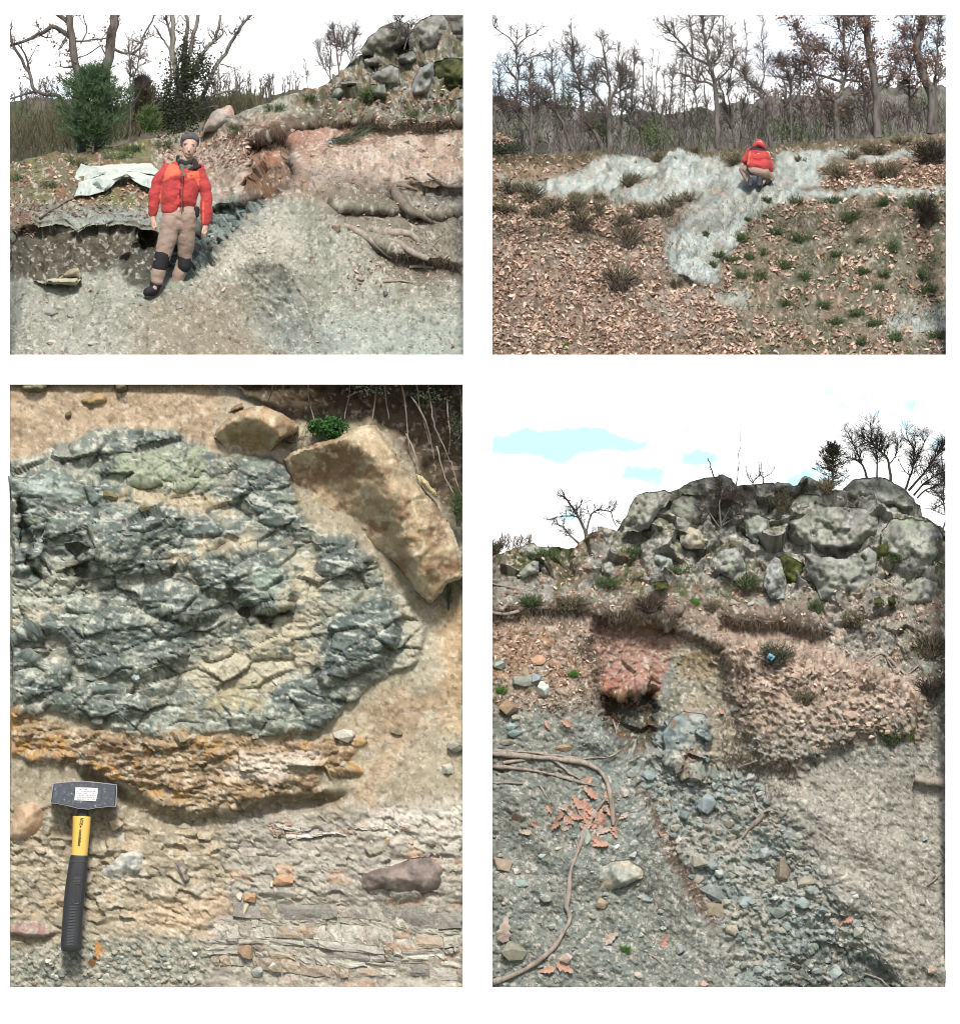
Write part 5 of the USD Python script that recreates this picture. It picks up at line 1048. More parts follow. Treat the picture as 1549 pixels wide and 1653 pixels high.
def mat_of_roots(name, ground, spots, n, length, label, mat, seed, down=1.0, out=.25):
    """Fine rootlets hanging from a lip: nobody could count them."""
    r = np.random.default_rng(seed)
    xy = np.concatenate([np.stack([r.uniform(a, c, int(n * w)), r.uniform(b, d, int(n * w))], 1) for a, b, c, d, w in spots])
    p = ground.at(xy[:, 0], xy[:, 1])
    k = len(p)
    mesh(name, blades(p, ground.nor(xy[:, 0], xy[:, 1]) * out + np.stack([r.normal(0, .45, k), r.normal(0, .2, k), -down + r.normal(0, .4, k)], 1), length * S, .9 * S, r, .35), mat, label=label, kind='stuff')
mat_of_roots('root_mat', A, [(480, 184, 745, 200, .5), (405, 205, 480, 222, .2), (540, 300, 650, 318, .2), (640, 350, 748, 440, .6), (235, 380, 265, 450, .15)], 1500, 15, 'hanging brown rootlets along the turf edges of the grey hillside', M_dryroots, 74)
STA = [(206, 341, 24, 7, (190, 190, 180), 'flat white stone left of the person on the gravel shelf'), (695, 309, 19, 10, (160, 164, 158), 'upper of two pale stones at the right of the roots'), (697, 321, 18, 12, (150, 156, 148), 'lower of two pale stones at the right of the roots'), (680, 308, 8, 8, (190, 184, 172), 'small cream stone left of the two pale ones'), (745, 348, 12, 14, (226, 226, 222), 'round white stone at the right edge'), (541, 377, 16, 14, (158, 138, 116), 'tan stone below the leftmost root'), (583, 446, 13, 9, (158, 134, 124), 'reddish stone below the exposed roots'),
       (680, 240, 18, 14, (188, 162, 148), 'pink angular stone on the rubble terrace'), (528, 249, 14, 8, (206, 178, 150), 'cream stone at the edge of the rubble mound'), (518, 205, 14, 9, (190, 164, 150), 'pale stone in the pink bank'), (717, 212, 18, 6, (186, 176, 164), 'thin pale flake right of the cut branch'), (228, 477, 17, 8, (158, 174, 164), 'pale greenish stone beside the boot'), (405, 353, 11, 11, (166, 146, 118), 'tan cobble at the right of the rubble'), (375, 358, 20, 14, (122, 142, 140), 'bluish cobble right of the person hand'), (350, 405, 22, 15, (140, 140, 122), 'broad cobble in the trench right of the knees'),
       (368, 362, 15, 12, (150, 170, 170), 'pale blue cobble highest in the rubble'), (290, 496, 10, 7, (166, 172, 164), 'rounded pebble on the bank below the boot'), (80, 500, 26, 12, (150, 150, 140), 'grey cobble on the path under the flat slabs'), (113, 503, 12, 9, (164, 164, 154), 'small cobble on the path right of the grey one'), (82, 545, 18, 8, (182, 184, 176), 'pale flake near the bottom left'), (124, 567, 16, 9, (176, 178, 168), 'pale stone at the bottom edge left'), (152, 556, 18, 7, (180, 182, 172), 'thin white flake near the bottom'), (46, 558, 14, 6, (184, 186, 176), 'leftmost white flake at the bottom'), (539, 466, 12, 5, (176, 164, 150), 'flat pebble on the pale mound'), (622, 470, 9, 10, (112, 124, 124), 'blue grey stone under the broken stick')]
for k, (x, y, w, h, c, lb) in enumerate(STA): stone('stone', x, y, w, h, lb, c, A, seed=100 + k)
boulder('flat_stone', [(93, 450), (103, 437), (127, 430), (133, 439), (127, 450)], A.at(112, 450)[1] - .1, .14, 'upper of two yellowish flat stones on the left path', (178, 168, 136), [((150, 140, 110), 10, .5, .7)], seed=61, cat='stone')
boulder('flat_stone', [(55, 452), (89, 450), (131, 450), (121, 462), (94, 459), (63, 457)], A.at(100, 458)[1] - .12, .16, 'lower wide flat stone on the left path', (186, 178, 150), [((150, 146, 122), 10, .5, .7)], seed=62, cat='stone')
r = np.random.default_rng(90)
tr = [(270, 445), (302, 385), (345, 340), (430, 322), (432, 338), (392, 368), (330, 420), (300, 450)]
n = 0
while n < 28:
    x, y = r.uniform(265, 435), r.uniform(320, 450)
    if pip(np.array([x]), np.array([y]), tr)[0]:
        w = r.uniform(6, 15); stone('rubble_stone', x, y, w, w * r.uniform(.55, .85), 'blue grey broken stone in the trench beside the person', [(128, 146, 142), (112, 132, 132), (146, 150, 138), (154, 166, 156)][n % 4], A, seed=200 + n, group='rubble in the trench'); n += 1
for k in range(40):
    x, y = r.uniform(430, 740), r.uniform(205, 330)
    if y < 330 - (x - 430) * .1:
        w = r.uniform(5, 12); stone('rubble_stone', x, y, w, w * r.uniform(.5, .8), 'pinkish broken stone on the rubble terrace', [(190, 160, 134), (176, 142, 116), (204, 184, 162), (160, 140, 122)][k % 4], A, seed=300 + k, group='rubble on the pink terrace')
def gravel(name, ground, regions, n, label, tones, seed, s0=2.5, s1=6):
    """Loose chips too many to count, joined."""
    r = np.random.default_rng(seed)
    vs, fs, cs, m = [], [], [], 0
    shapes = [hull_stone(r, 9, .6) for _ in range(6)]
    tone = [alb(*c) for c in tones]
    for a, b, c, d, w in regions:
        for x, y in zip(r.uniform(a, c, int(n * w)), r.uniform(b, d, int(n * w))):
            v, f = shapes[r.integers(6)]; s = r.uniform(s0, s1) * r.uniform(.6, 1.2)
            th = r.uniform(0, 6.3); R = np.array([[math.cos(th), 0, math.sin(th)], [0, 1, 0], [-math.sin(th), 0, math.cos(th)]])
            v = v * [s * .5, s * .38, s * .36] @ R.T * S + ground.at(x, y)
            vs.append(v); fs.append(f + m); m += len(v); cs.append(np.repeat((tone[r.integers(len(tone))] * r.uniform(.8, 1.2))[None], len(v), 0))
    mesh(name, (np.concatenate(vs), np.concatenate(fs)), M_stone, vc=np.concatenate(cs), label=label, kind='stuff')
gravel('gravel', A, [(15, 470, 748, 572, .5), (15, 320, 240, 370, .2), (420, 380, 700, 480, .2), (265, 330, 430, 440, .25), (430, 200, 748, 330, .4), (255, 215, 420, 270, .25)], 3000, 'loose chips strewn over the grey hillside', [(170, 174, 164), (140, 142, 130), (190, 180, 166), (120, 124, 116), (184, 158, 136)], 95)
gravel('rubble', A, [(275, 325, 430, 440, .5), (340, 322, 432, 360, .5)], 120, 'smaller blue grey rubble in the trench', [(128, 146, 142), (112, 132, 132), (146, 150, 138)], 98, 5, 10)
lf = np.random.default_rng(96)
leaf_litter('leaf_litter', A, np.concatenate([np.stack([lf.uniform(-2, 250, 700), lf.uniform(262, 345, 700)], 1), np.stack([lf.uniform(0, 60, 120), lf.uniform(325, 380, 120)], 1), np.stack([lf.uniform(255, 420, 500), lf.uniform(214, 262, 500)], 1), np.stack([lf.uniform(520, 748, 420), lf.uniform(140, 215, 420)], 1), np.stack([lf.uniform(560, 740, 200), lf.uniform(330, 470, 200)], 1), np.stack([lf.uniform(30, 748, 60), lf.uniform(400, 570, 60)], 1)]), 6.5, 'dry leaves scattered over the grey hillside', [M_litter, M_oakleaf], 97)
for k, (x, y, w, h) in enumerate([(30, 285, 60, 14), (120, 262, 50, 12), (190, 245, 60, 12), (215, 232, 40, 10), (80, 300, 46, 10), (262, 222, 50, 9), (390, 205, 44, 10), (445, 176, 40, 10), (500, 160, 40, 10), (660, 170, 50, 12), (720, 175, 50, 14), (640, 200, 40, 10), (590, 205, 40, 10)]):
    shrub('grass_tuft', x, y + 6, 0, w, h, 'low mossy grass on the turf of the grey hillside', M_tufts if False else M_tuftgreen, 150, 8, .9, 'mossy grass tufts on the turf', 'grass', 400 + k, ground=A, stem=False)
# ---------------------------------------------------------------- upper right opening: leafless wood, tufts, leaves
g2 = (M_bark2, M_twig)
tree([([(844, 240), (840, 200), (835, 161), (835, 120), (834, 47)], 3, 1), ([(835, 110), (845, 100), (862, 90), (885, 86)], 1.8, .7), ([(835, 75), (846, 62), (866, 52), (872, 42)], 1.6, .6), ([(834, 78), (822, 60), (803, 48), (796, 36)], 1.6, .6), ([(835, 130), (818, 108), (806, 96)], 1.8, .6)], 5.2, 'tall pale bare tree, leftmost with its fork against the blue sky', seed=101, twigs=9, tw_len=34, mats=g2)
tree([([(822, 238), (815, 190), (806, 150), (800, 100)], 2, .7), ([(814, 180), (802, 160), (795, 130)], 1.4, .6)], 5.4, 'thin bare tree at the very left edge', seed=102, twigs=12, tw_len=30, mats=g2)
tree([([(859, 246), (857, 210), (857, 178), (855, 140), (858, 105)], 4, 1.4), ([(857, 215), (840, 190), (826, 172), (800, 180)], 2.2, .9), ([(857, 200), (872, 170), (880, 140)], 2.2, .8)], 4.75, 'dark crowded tree with arching branches left of the pale bank', seed=103, twigs=12, tw_len=38, leaves=150)
tree([([(843, 243), (836, 226), (832, 212)], 2.4, 1.2), ([(884, 246), (886, 234), (878, 228), (870, 230)], 2.4, 1.0)], 4.7, 'low dark broken trunk with a curled limb in the undergrowth', seed=104, twigs=7, tw_len=20, levels=2, name='broken_tree')
tree([([(924, 242), (916, 222), (910, 200), (900, 185), (897, 176)], 3.4, 2), ([(899, 178), (880, 168), (868, 150)], 1.8, .7), ([(898, 178), (894, 140), (890, 100), (893, 80)], 1.8, .7), ([(900, 182), (915, 178), (930, 170)], 1.6, .6)], 4.9, 'crooked tree with a bent trunk left of the big forked one', seed=105, twigs=11, tw_len=34)
tree([([(934, 242), (940, 222), (938, 180), (936, 138), (930, 115), (924, 92), (923, 60), (921, 34)], 2.8, .9), ([(930, 116), (942, 100), (938, 80)], 1.4, .6), ([(924, 92), (912, 78), (904, 62)], 1.3, .5), ([(935, 134), (950, 128), (962, 114)], 1.6, .6)], 5.1, 'tall slim tree with a straight top between the crooked and the forked tree', seed=106, twigs=11, tw_len=34, mats=g2)
tree([([(984, 243), (984, 215), (980, 190), (978, 172)], 6, 4), ([(979, 176), (966, 158), (952, 144), (940, 136), (930, 134)], 2.8, 1.2), ([(980, 176), (984, 150), (980, 118), (974, 85), (970, 60)], 2.8, .9), ([(982, 168), (996, 140), (1004, 120), (1004, 90)], 2.6, .9), ([(970, 240), (964, 222), (956, 208), (948, 200)], 4.5, 2), ([(956, 146), (962, 120), (966, 95)], 1.6, .6), ([(990, 152), (1010, 138), (1020, 118)], 1.6, .6)], 4.8, 'big gnarled tree with a dark double trunk forking low', seed=107, twigs=11, tw_len=38)
tree([([(1003, 242), (1003, 190), (1002, 142), (999, 110), (997, 75)], 2.2, .8), ([(1003, 170), (1012, 140), (1018, 100)], 1.3, .5)], 5.3, 'straight grey tree right behind the gnarled one', seed=108, twigs=12, tw_len=28, mats=g2)
tree([([(1017, 244), (1018, 190), (1022, 130), (1024, 72)], 1.8, .7)], 5.6, 'slim tree second right of the gnarled one', seed=109, twigs=15, tw_len=28, mats=g2)
tree([([(1032, 248), (1033, 215), (1033, 190), (1040, 150), (1038, 100)], 2.0, .7), ([(1033, 196), (1046, 170), (1050, 140)], 1.2, .5)], 5.0, 'dark slim tree rising from the bright green shoots', seed=110, twigs=12, tw_len=28)
r = np.random.default_rng(111)
for k, x in enumerate([1050, 1060, 1069, 1078, 1088, 1097, 1106, 1116, 1126]):
    b, tp_ = 246 + r.uniform(-4, 2), r.uniform(72, 112)
    tree([([(x, b), (x + r.uniform(-3, 3), 200), (x + r.uniform(-6, 6), 150), (x + r.uniform(-8, 8), tp_)], r.uniform(1.2, 1.9), .6)], r.uniform(5.2, 6.6), 'slender grey tree in the row left of the tall many branched tree', 'row of slender trees', seed=120 + k, twigs=12, tw_len=28, mats=g2, name='slender_tree', sides=5, levels=2)
tree([([(1158, 240), (1157, 195), (1154, 138), (1148, 115), (1144, 102), (1139, 70), (1134, 40), (1131, 12)], 4.6, 1.8), ([(1146, 106), (1132, 98), (1118, 92), (1108, 80), (1099, 68), (1086, 56), (1077, 44), (1070, 20)], 2.4, .8), ([(1156, 142), (1140, 132), (1127, 130), (1104, 120), (1087, 116)], 2.4, .9), ([(1146, 104), (1160, 90), (1168, 62), (1166, 20)], 2.2, .8), ([(1118, 92), (1116, 60), (1112, 30), (1110, 12)], 1.6, .7), ([(1155, 130), (1176, 110), (1184, 80)], 2.0, .7), ([(1127, 130), (1122, 108), (1108, 100)], 1.4, .5), ([(1139, 70), (1150, 40), (1156, 14)], 1.6, .7)], 4.7, 'tall many branched tree left of the crouching person', seed=140, twigs=9, tw_len=44, leaves=60)
tree([([(1186, 240), (1180, 200), (1168, 160), (1160, 130)], 2.0, .9), ([(1178, 190), (1176, 150), (1182, 100), (1180, 40)], 1.4, .6)], 5.4, 'leaning dark tree just left of the red hood', seed=141, twigs=12, tw_len=30)
tree([([(1196, 244), (1200, 190), (1204, 120), (1202, 40)], 1.5, .6)], 5.8, 'thin straight tree above the left shoulder of the crouching person', seed=142, twigs=14, tw_len=28, mats=g2, sides=5)
tree([([(1220, 226), (1222, 185), (1227, 150), (1212, 135), (1198, 118), (1184, 107), (1176, 98)], 1.9, .8), ([(1227, 150), (1232, 110), (1230, 70), (1232, 30)], 1.3, .5)], 5.0, 'slim tree behind the red hood with an arm bent to the left', seed=143, twigs=12, tw_len=30, mats=g2)
tree([([(1244, 236), (1239, 214), (1232, 190), (1233, 170), (1238, 152)], 3, 1.6), ([(1237, 154), (1226, 140), (1214, 128)], 1.4, .6), ([(1238, 152), (1250, 146), (1258, 150)], 1.2, .5)], 4.75, 'dark crooked trunk just right of the red hood', seed=144, twigs=9, tw_len=28)
tree([([(1277, 232), (1277, 200), (1275, 160), (1275, 130), (1266, 112), (1256, 98)], 2.6, .9), ([(1275, 134), (1286, 112), (1296, 100)], 1.6, .6), ([(1275, 132), (1262, 126), (1246, 122)], 1.4, .6)], 4.95, 'straight tree between the crooked trunk and the brown leaved oak', seed=145, twigs=12, tw_len=34)
tree([([(1352, 226), (1351, 205), (1348, 180), (1346, 160)], 5, 4), ([(1345, 162), (1332, 146), (1320, 138), (1314, 120), (1311, 107), (1304, 90), (1296, 74), (1288, 54), (1280, 40)], 2.8, 1), ([(1347, 160), (1358, 146), (1363, 128), (1366, 111), (1364, 90), (1361, 60), (1361, 12)], 3.6, 1.6), ([(1362, 132), (1340, 126), (1318, 120), (1300, 118), (1280, 106), (1262, 98)], 2.4, .9), ([(1366, 112), (1350, 92), (1334, 80), (1318, 76)], 1.8, .7), ([(1343, 160), (1330, 159), (1324, 160)], 3.4, 2.4), ([(1363, 128), (1384, 131), (1402, 134)], 2, 1), ([(1364, 90), (1378, 60), (1384, 30)], 1.6, .7), ([(1361, 60), (1352, 36), (1354, 12)], 1.5, .7)], 4.9, 'oak holding brown dry leaves with a low forked trunk', seed=146, twigs=11, tw_len=44, leaves=1900, name='oak_tree')
tree([([(1417, 222), (1415, 190), (1414, 157), (1411, 130), (1406, 102), (1402, 70), (1400, 40), (1398, 10)], 7.5, 5.2), ([(1413, 150), (1428, 136), (1442, 112), (1450, 95)], 2.4, .9), ([(1401, 60), (1388, 44), (1386, 30)], 1.8, .8), ([(1410, 128), (1440, 118), (1456, 100)], 1.6, .6)], 4.72, 'thick straight oak trunk, left of the two thick trunks', seed=147, twigs=5, tw_len=46, leaves=900, name='oak_tree')
tree([([(1410, 217), (1402, 198), (1396, 185), (1394, 160), (1392, 130), (1390, 105)], 3, 1.2), ([(1396, 186), (1380, 178), (1360, 172)], 1.6, .6)], 4.9, 'thin dark trunk leaning against the thick straight one', seed=148, twigs=9, tw_len=30)
tree([([(1502, 216), (1506, 180), (1504, 152), (1496, 134), (1490, 122), (1483, 98), (1479, 76), (1484, 56), (1490, 30), (1492, 10)], 9, 6), ([(1480, 78), (1472, 74), (1460, 74)], 2.2, 1), ([(1506, 150), (1514, 128), (1526, 108), (1532, 100)], 2.6, 1.2), ([(1482, 90), (1474, 60), (1476, 30)], 1.8, .8)], 4.7, 'thick bent oak trunk at the right, right of the two thick trunks', seed=149, twigs=5, tw_len=46, leaves=700, name='oak_tree')
tree([([(1508, 200), (1508, 140), (1512, 90), (1514, 50), (1512, 14)], 2, .8), ([(1510, 120), (1500, 100), (1494, 84)], 1.4, .6)], 5.0, 'slim tree behind the bent trunk at the right edge', seed=150, twigs=11, tw_len=34, leaves=160)
tree([([(1466, 212), (1468, 170), (1468, 107), (1460, 70), (1462, 30)], 1.9, .7), ([(1468, 130), (1454, 110), (1446, 80)], 1.3, .6)], 5.1, 'slim tree between the two thick trunks', seed=151, twigs=12, tw_len=34, leaves=320)
tree([([(1432, 214), (1440, 190), (1450, 178), (1468, 186), (1490, 176)], 1.6, .7)], 5.0, 'thin low arching stem between the two thick trunks', seed=152, twigs=12, tw_len=30, levels=2)
r = np.random.default_rng(153)
for k, x in enumerate([1248, 1262, 1292, 1304, 1318, 1332, 1374, 1436, 1484, 868, 884, 905, 950, 965, 1140, 1170, 1212]):
    b, tp_ = np.interp(x, *np.array(SKB).T) - 2, r.uniform(95, 150)
    tree([([(x, b), (x + r.uniform(-5, 5), 200), (x + r.uniform(-9, 9), (200 + tp_) / 2), (x + r.uniform(-10, 10), tp_)], r.uniform(1.1, 1.7), .5)], r.uniform(5.6, 7.2), 'thin grey tree deep in the wood', 'thin trees deep in the wood', seed=160 + k, twigs=14, tw_len=26, mats=g2, name='slender_tree', sides=5, levels=2, leaves=60 if x > 1240 else 0)
undergrowth('undergrowth', 775, 1545, [(775, 256), (1060, 258), (1160, 246), (1400, 224), (1545, 216)], [(775, 178), (1060, 186), (1300, 172), (1545, 160)], 4.8, 7.8, 3600, 30, 'grey thicket of shoots under the leafless trees', leafy('thicket_twig', [(96, 90, 84), (122, 114, 106), (104, 108, 80), (112, 98, 90)], .1), 171, 4400, M_spring)
def leaf_cloud(name, label, spots, depth, size, mat, seed, n, cat='shrub'):
    r = np.random.default_rng(seed)
    cx, cy = spots[0][:2]
    t = thing(name, P(cx, cy + spots[0][3], depth), label, cat)
    xs = np.concatenate([np.stack([r.normal(a, w * .5, int(n * q)), r.normal(b, h * .5, int(n * q)), depth + r.normal(0, .3, int(n * q))], 1) for a, b, w, h, q in spots])
    st = [(np.array([P(a + r.normal(0, w * .3), b + h, depth), P(a + r.normal(0, w * .3), b, depth), P(a + r.normal(0, w * .5), b - h * .8, depth)]), np.array([.8, .5, .3]) * S) for a, b, w, h, q in spots for _ in range(7)]
    mesh('stems', tubes(st, 3, False), M_twig_dark, t, kind='stuff')
    mesh('foliage', clump_leaves(P(xs[:, 0], xs[:, 1], xs[:, 2]), size * S, r), mat, t, kind='stuff')
leaf_cloud('spring_shrub', 'bright green leafing shrub right of the gnarled tree', [(1048, 210, 26, 26, .6), (1062, 222, 26, 22, .4)], 5.2, 4, M_spring, 172, 1500)
leaf_cloud('spring_shrub', 'pale green leafing shrub behind the gnarled tree trunk', [(962, 195, 30, 24, .6), (975, 210, 22, 20, .4)], 5.5, 4, M_spring, 173, 1100)
leaf_cloud('spring_shrub', 'tall thin leafing shrub left of the gnarled tree', [(918, 160, 18, 28, .5), (908, 180, 22, 30, .5)], 5.6, 4, M_spring, 174, 900)
leaf_cloud('spring_shrub', 'green leafing shrub right of the crooked trunk', [(1266, 208, 26, 18, .6), (1290, 215, 30, 16, .4)], 5.4, 4, M_spring, 175, 1000)
leaf_cloud('spring_shrub', 'small yellow green shrub under the brown leaved oak', [(1370, 172, 16, 14, .6), (1356, 190, 22, 14, .4)], 5.8, 4, M_spring, 176, 600)
leaf_cloud('evergreen_bush', 'dark green bush at the left edge under the trees', [(806, 238, 22, 12, .6), (830, 240, 18, 10, .4)], 4.55, 4.5, M_ivy, 177, 1400)
leaf_cloud('dry_leaved_bush', 'bush with pinkish dry leaves at the left edge', [(808, 224, 16, 10, 1)], 4.5, 5, M_litter, 178, 260)
mat_of_roots('turf_fringe', B, [(775, 254, 960, 266, .25), (930, 248, 990, 256, .1), (1060, 246, 1180, 256, .12), (1160, 240, 1250, 262, .15), (1250, 225, 1545, 240, .3)], 2600, 9, 'dry grass along the edge of the wood', M_tuft, 179, -.8, .3)
r = np.random.default_rng(180)
TU = [(822, 310, 40, 26), (860, 322, 46, 30), (895, 338, 40, 26), (930, 345, 38, 30), (938, 378, 48, 44), (965, 350, 30, 34), (1002, 362, 36, 30), (1015, 400, 50, 46), (1040, 352, 40, 26), (1070, 348, 42, 28), (1085, 335, 36, 26), (1000, 470, 72, 56), (850, 306, 34, 22), (1090, 462, 24, 22), (932, 318, 26, 14), (968, 320, 20, 12), (1016, 305, 34, 22), (810, 340, 50, 18), (870, 350, 40, 20), (1025, 300, 30, 20), (1110, 322, 26, 16)]
for k, (x, y, w, h) in enumerate(TU):
    lb = 'largest wispy tuft on the fallen leaves, lowest of the brown green ones' if k == 11 else 'dark round tuft at the foot of the pale bank' if k == 14 else 'brown green heather tuft between the leaves and the pale bank'
    shrub('heather_tuft', x, y, 0, w * 1.15, h * 1.15, lb, M_tuft, int(w * 7), 9, .8, None if k in (11, 14) else 'heather tufts below the pale bank', seed=500 + k, ground=B)
TG = [(1178, 424, 30, 14), (1193, 392, 34, 18), (1238, 327, 18, 10), (1286, 328, 32, 20), (1290, 388, 52, 24), (1370, 352, 40, 22), (1344, 320, 36, 14), (1422, 335, 36, 18), (1440, 410, 34, 28), (1160, 416, 22, 14), (1208, 420, 20, 18), (1230, 415, 16, 20), (1226, 455, 34, 26), (1195, 448, 26, 14), (1264, 436, 30, 18), (1300, 455, 26, 20), (1350, 415, 24, 14), (1395, 440, 28, 12), (1330, 495, 32, 18), (1270, 495, 28, 16), (1425, 450, 24, 14), (1500, 470, 40, 22), (1490, 448, 30, 20), (1380, 508, 34, 16), (1412, 525, 32, 14), (1390, 555, 28, 16), (1445, 552, 36, 20), (1510, 545, 40, 20), (1350, 520, 30, 14), (1418, 470, 20, 20), (1470, 335, 40, 30), (1250, 375, 30, 14), (912, 563, 12, 10), (945, 548, 10, 8), (1205, 360, 12, 8), (1140, 382, 16, 9), (1150, 430, 18, 12)]
for k, (x, y, w, h) in enumerate(TG):
    lb = 'bright green sprig among the leaves at the bottom left' if k == 32 else 'tiny green sprig among the leaves right of the brighter one' if k == 33 else 'green grass tuft on the leafy slope right of the pale tongue'
    shrub('grass_tuft', x, y, 0, w, h, lb, M_lime if k in (32, 33) else M_tuftgreen, int(w * 7), 7, .9, None if k in (32, 33) else 'green grass tufts right of the pale tongue', 'grass', 600 + k, ground=B, stem=False)
BK = [(1352, 285, 40, 30, 'brown bush left in the row above the pale path'), (1372, 252, 30, 20, 'small dark bush under the path on the right'), (1430, 290, 60, 34, 'broad rusty bush above the pale path'), (1500, 270, 70, 48, 'large dark bush at the right edge above the path'), (1497, 360, 50, 62, 'tall dark bush hanging below the path at the right'), (1535, 340, 26, 50, 'dark bush cut by the right edge'), (1412, 240, 56, 20, 'green brown bush left of the bent oak'), (1455, 224, 40, 14, 'leafy bush below the bent oak'), (1338, 275, 26, 18, 'grey bush right of the crouching person'), (1186, 262, 36, 22, 'dry bush left of the crouching person'), (1290, 255, 26, 10, 'low green tuft on the pale path'), (1060, 262, 28, 20, 'russet bush in the notch of the pale bank'), (1120, 246, 34, 10, 'low brown brush on the crest of the bank'), (1380, 345, 26, 12, 'dark sprig on the slope below the path'), (1385, 388, 26, 14, 'bare brown sprig in the middle of the leafy slope')]
for k, (x, y, w, h, lb) in enumerate(BK):
    shrub('bush', x, y, 0, w, h, lb, M_tuft if k not in (3, 4, 5) else leafy('dark_brush', [(62, 58, 44), (84, 78, 56), (72, 84, 52)], .2) if k == 3 else MATS['dark_brush'], int(w * h * .32), 9, .9, None, 'bush', 700 + k, ground=B)
lf = np.random.default_rng(181)
def inside(n, poly, keep=None):
    out = []
    x0, y0 = np.min(poly, 0); x1, y1 = np.max(poly, 0)
    p = np.stack([lf.uniform(x0, x1, n * 3), lf.uniform(y0, y1, n * 3)], 1)
    p = p[pip(p[:, 0], p[:, 1], poly)]
    if keep is not None: p = p[keep(p)]
    return p[:n]
def notpale(q):
    i, j = B.idx(q[:, 0], q[:, 1]); return (pale[i, j] < .35) | (lf.random(len(q)) < .05)
L1 = inside(8500, [(775, 355), (900, 362), (1010, 400), (1075, 400), (1080, 455), (1160, 470), (1240, 592), (775, 592)], notpale)
L1 = L1[lf.random(len(L1)) < .35 + .75 * sst(.42, .56, f2(L1[:, 0], L1[:, 1], 28, 4, 5))]
L2 = inside(5200, [(1160, 400), (1250, 320), (1546, 312), (1546, 592), (1150, 592), (1160, 470)], notpale)
L2 = L2[lf.random(len(L2)) < .08 + .95 * sst(.47, .58, f2(L2[:, 0], L2[:, 1], 26, 4, 6))]
L3 = inside(1300, [(775, 300), (900, 320), (1060, 335), (1075, 400), (900, 365), (775, 358)], notpale)
L4 = inside(1100, [(1320, 265), (1546, 255), (1546, 312), (1330, 300)], None)
L5 = inside(700, [(775, 258), (930, 252), (1060, 268), (1180, 250), (1380, 232), (1545, 218), (1545, 236), (1250, 262), (940, 280), (775, 300)], notpale)
leaf_litter('leaf_litter', B, np.concatenate([L1, L2, L3, L4, L5]), 7.6, 'carpet of dry brown oak leaves', [M_litter, M_litter, M_oakleaf, M_litter], 182, .75, lift=.02)
far_wood('distant_wood', 780, 1540, [(780, 166), (880, 174), (1060, 183), (1165, 174), (1206, 162), (1325, 149), (1456, 135), (1540, 142)], [(780, 146), (880, 156), (1060, 164), (1165, 152), (1206, 146), (1325, 134), (1456, 121), (1540, 126)], 9.4, 120, 'bare wood along the crest of the far hill behind the trees', 185, .8)
r = np.random.default_rng(186)
cl = np.concatenate([np.stack([r.uniform(1165, 1540, 95), r.uniform(315, 588, 95)], 1), np.stack([r.uniform(780, 1090, 55), r.uniform(300, 400, 55)], 1)])
cl = cl[pale[B.idx(cl[:, 0], cl[:, 1])] < .5]
k_ = np.repeat(np.arange(len(cl)), 46); q_ = cl[k_] + r.normal(0, 1, (len(k_), 2)) * [9, 3.5]
mesh('ground_cover', blades(B.at(q_[:, 0], q_[:, 1]), np.stack([r.normal(0, .6, len(k_)), r.normal(-.3, .3, len(k_)), np.ones(len(k_)) * .8], 1), 6.5 * S, .85 * S, r, .4), M_tuftgreen, label='thin green and straw grass spreading among the leaves', kind='stuff')
mat_of_roots('dry_grass', B, [(775, 350, 1160, 590, .45), (1160, 320, 1545, 590, .55)], 5200, 8, 'thin dry grass standing among the fallen leaves', M_tuft, 183, -.9, .3)
gravel('gravel', B, [(1075, 330, 1200, 460, .4), (900, 260, 1180, 320, .3), (1180, 440, 1250, 500, .06), (1380, 480, 1540, 540, .15), (1000, 500, 1240, 590, .1)], 900, 'pale chips on the eroded bank', [(186, 194, 186), (160, 168, 160), (200, 200, 190)], 184, 2, 4)
for k, (x, y, w, h, c, lb) in enumerate([(803, 537, 9, 6, (226, 222, 214), 'white pebble at the left edge among leaves'), (1250, 568, 8, 6, (214, 200, 186), 'pale pebble at the bottom of the leafy slope'), (1139, 426, 6, 5, (214, 214, 206), 'white pebble on the pale tongue'), (1122, 553, 6, 4, (214, 206, 194), 'small pale pebble at the bottom centre'), (922, 467, 14, 5, (196, 194, 196), 'pale flake on the leaves'), (1512, 367, 14, 5, (190, 182, 176), 'pale flat stone under the tall dark bush')]):
    stone('stone', x, y, w, h, lb, c, B, seed=190 + k)
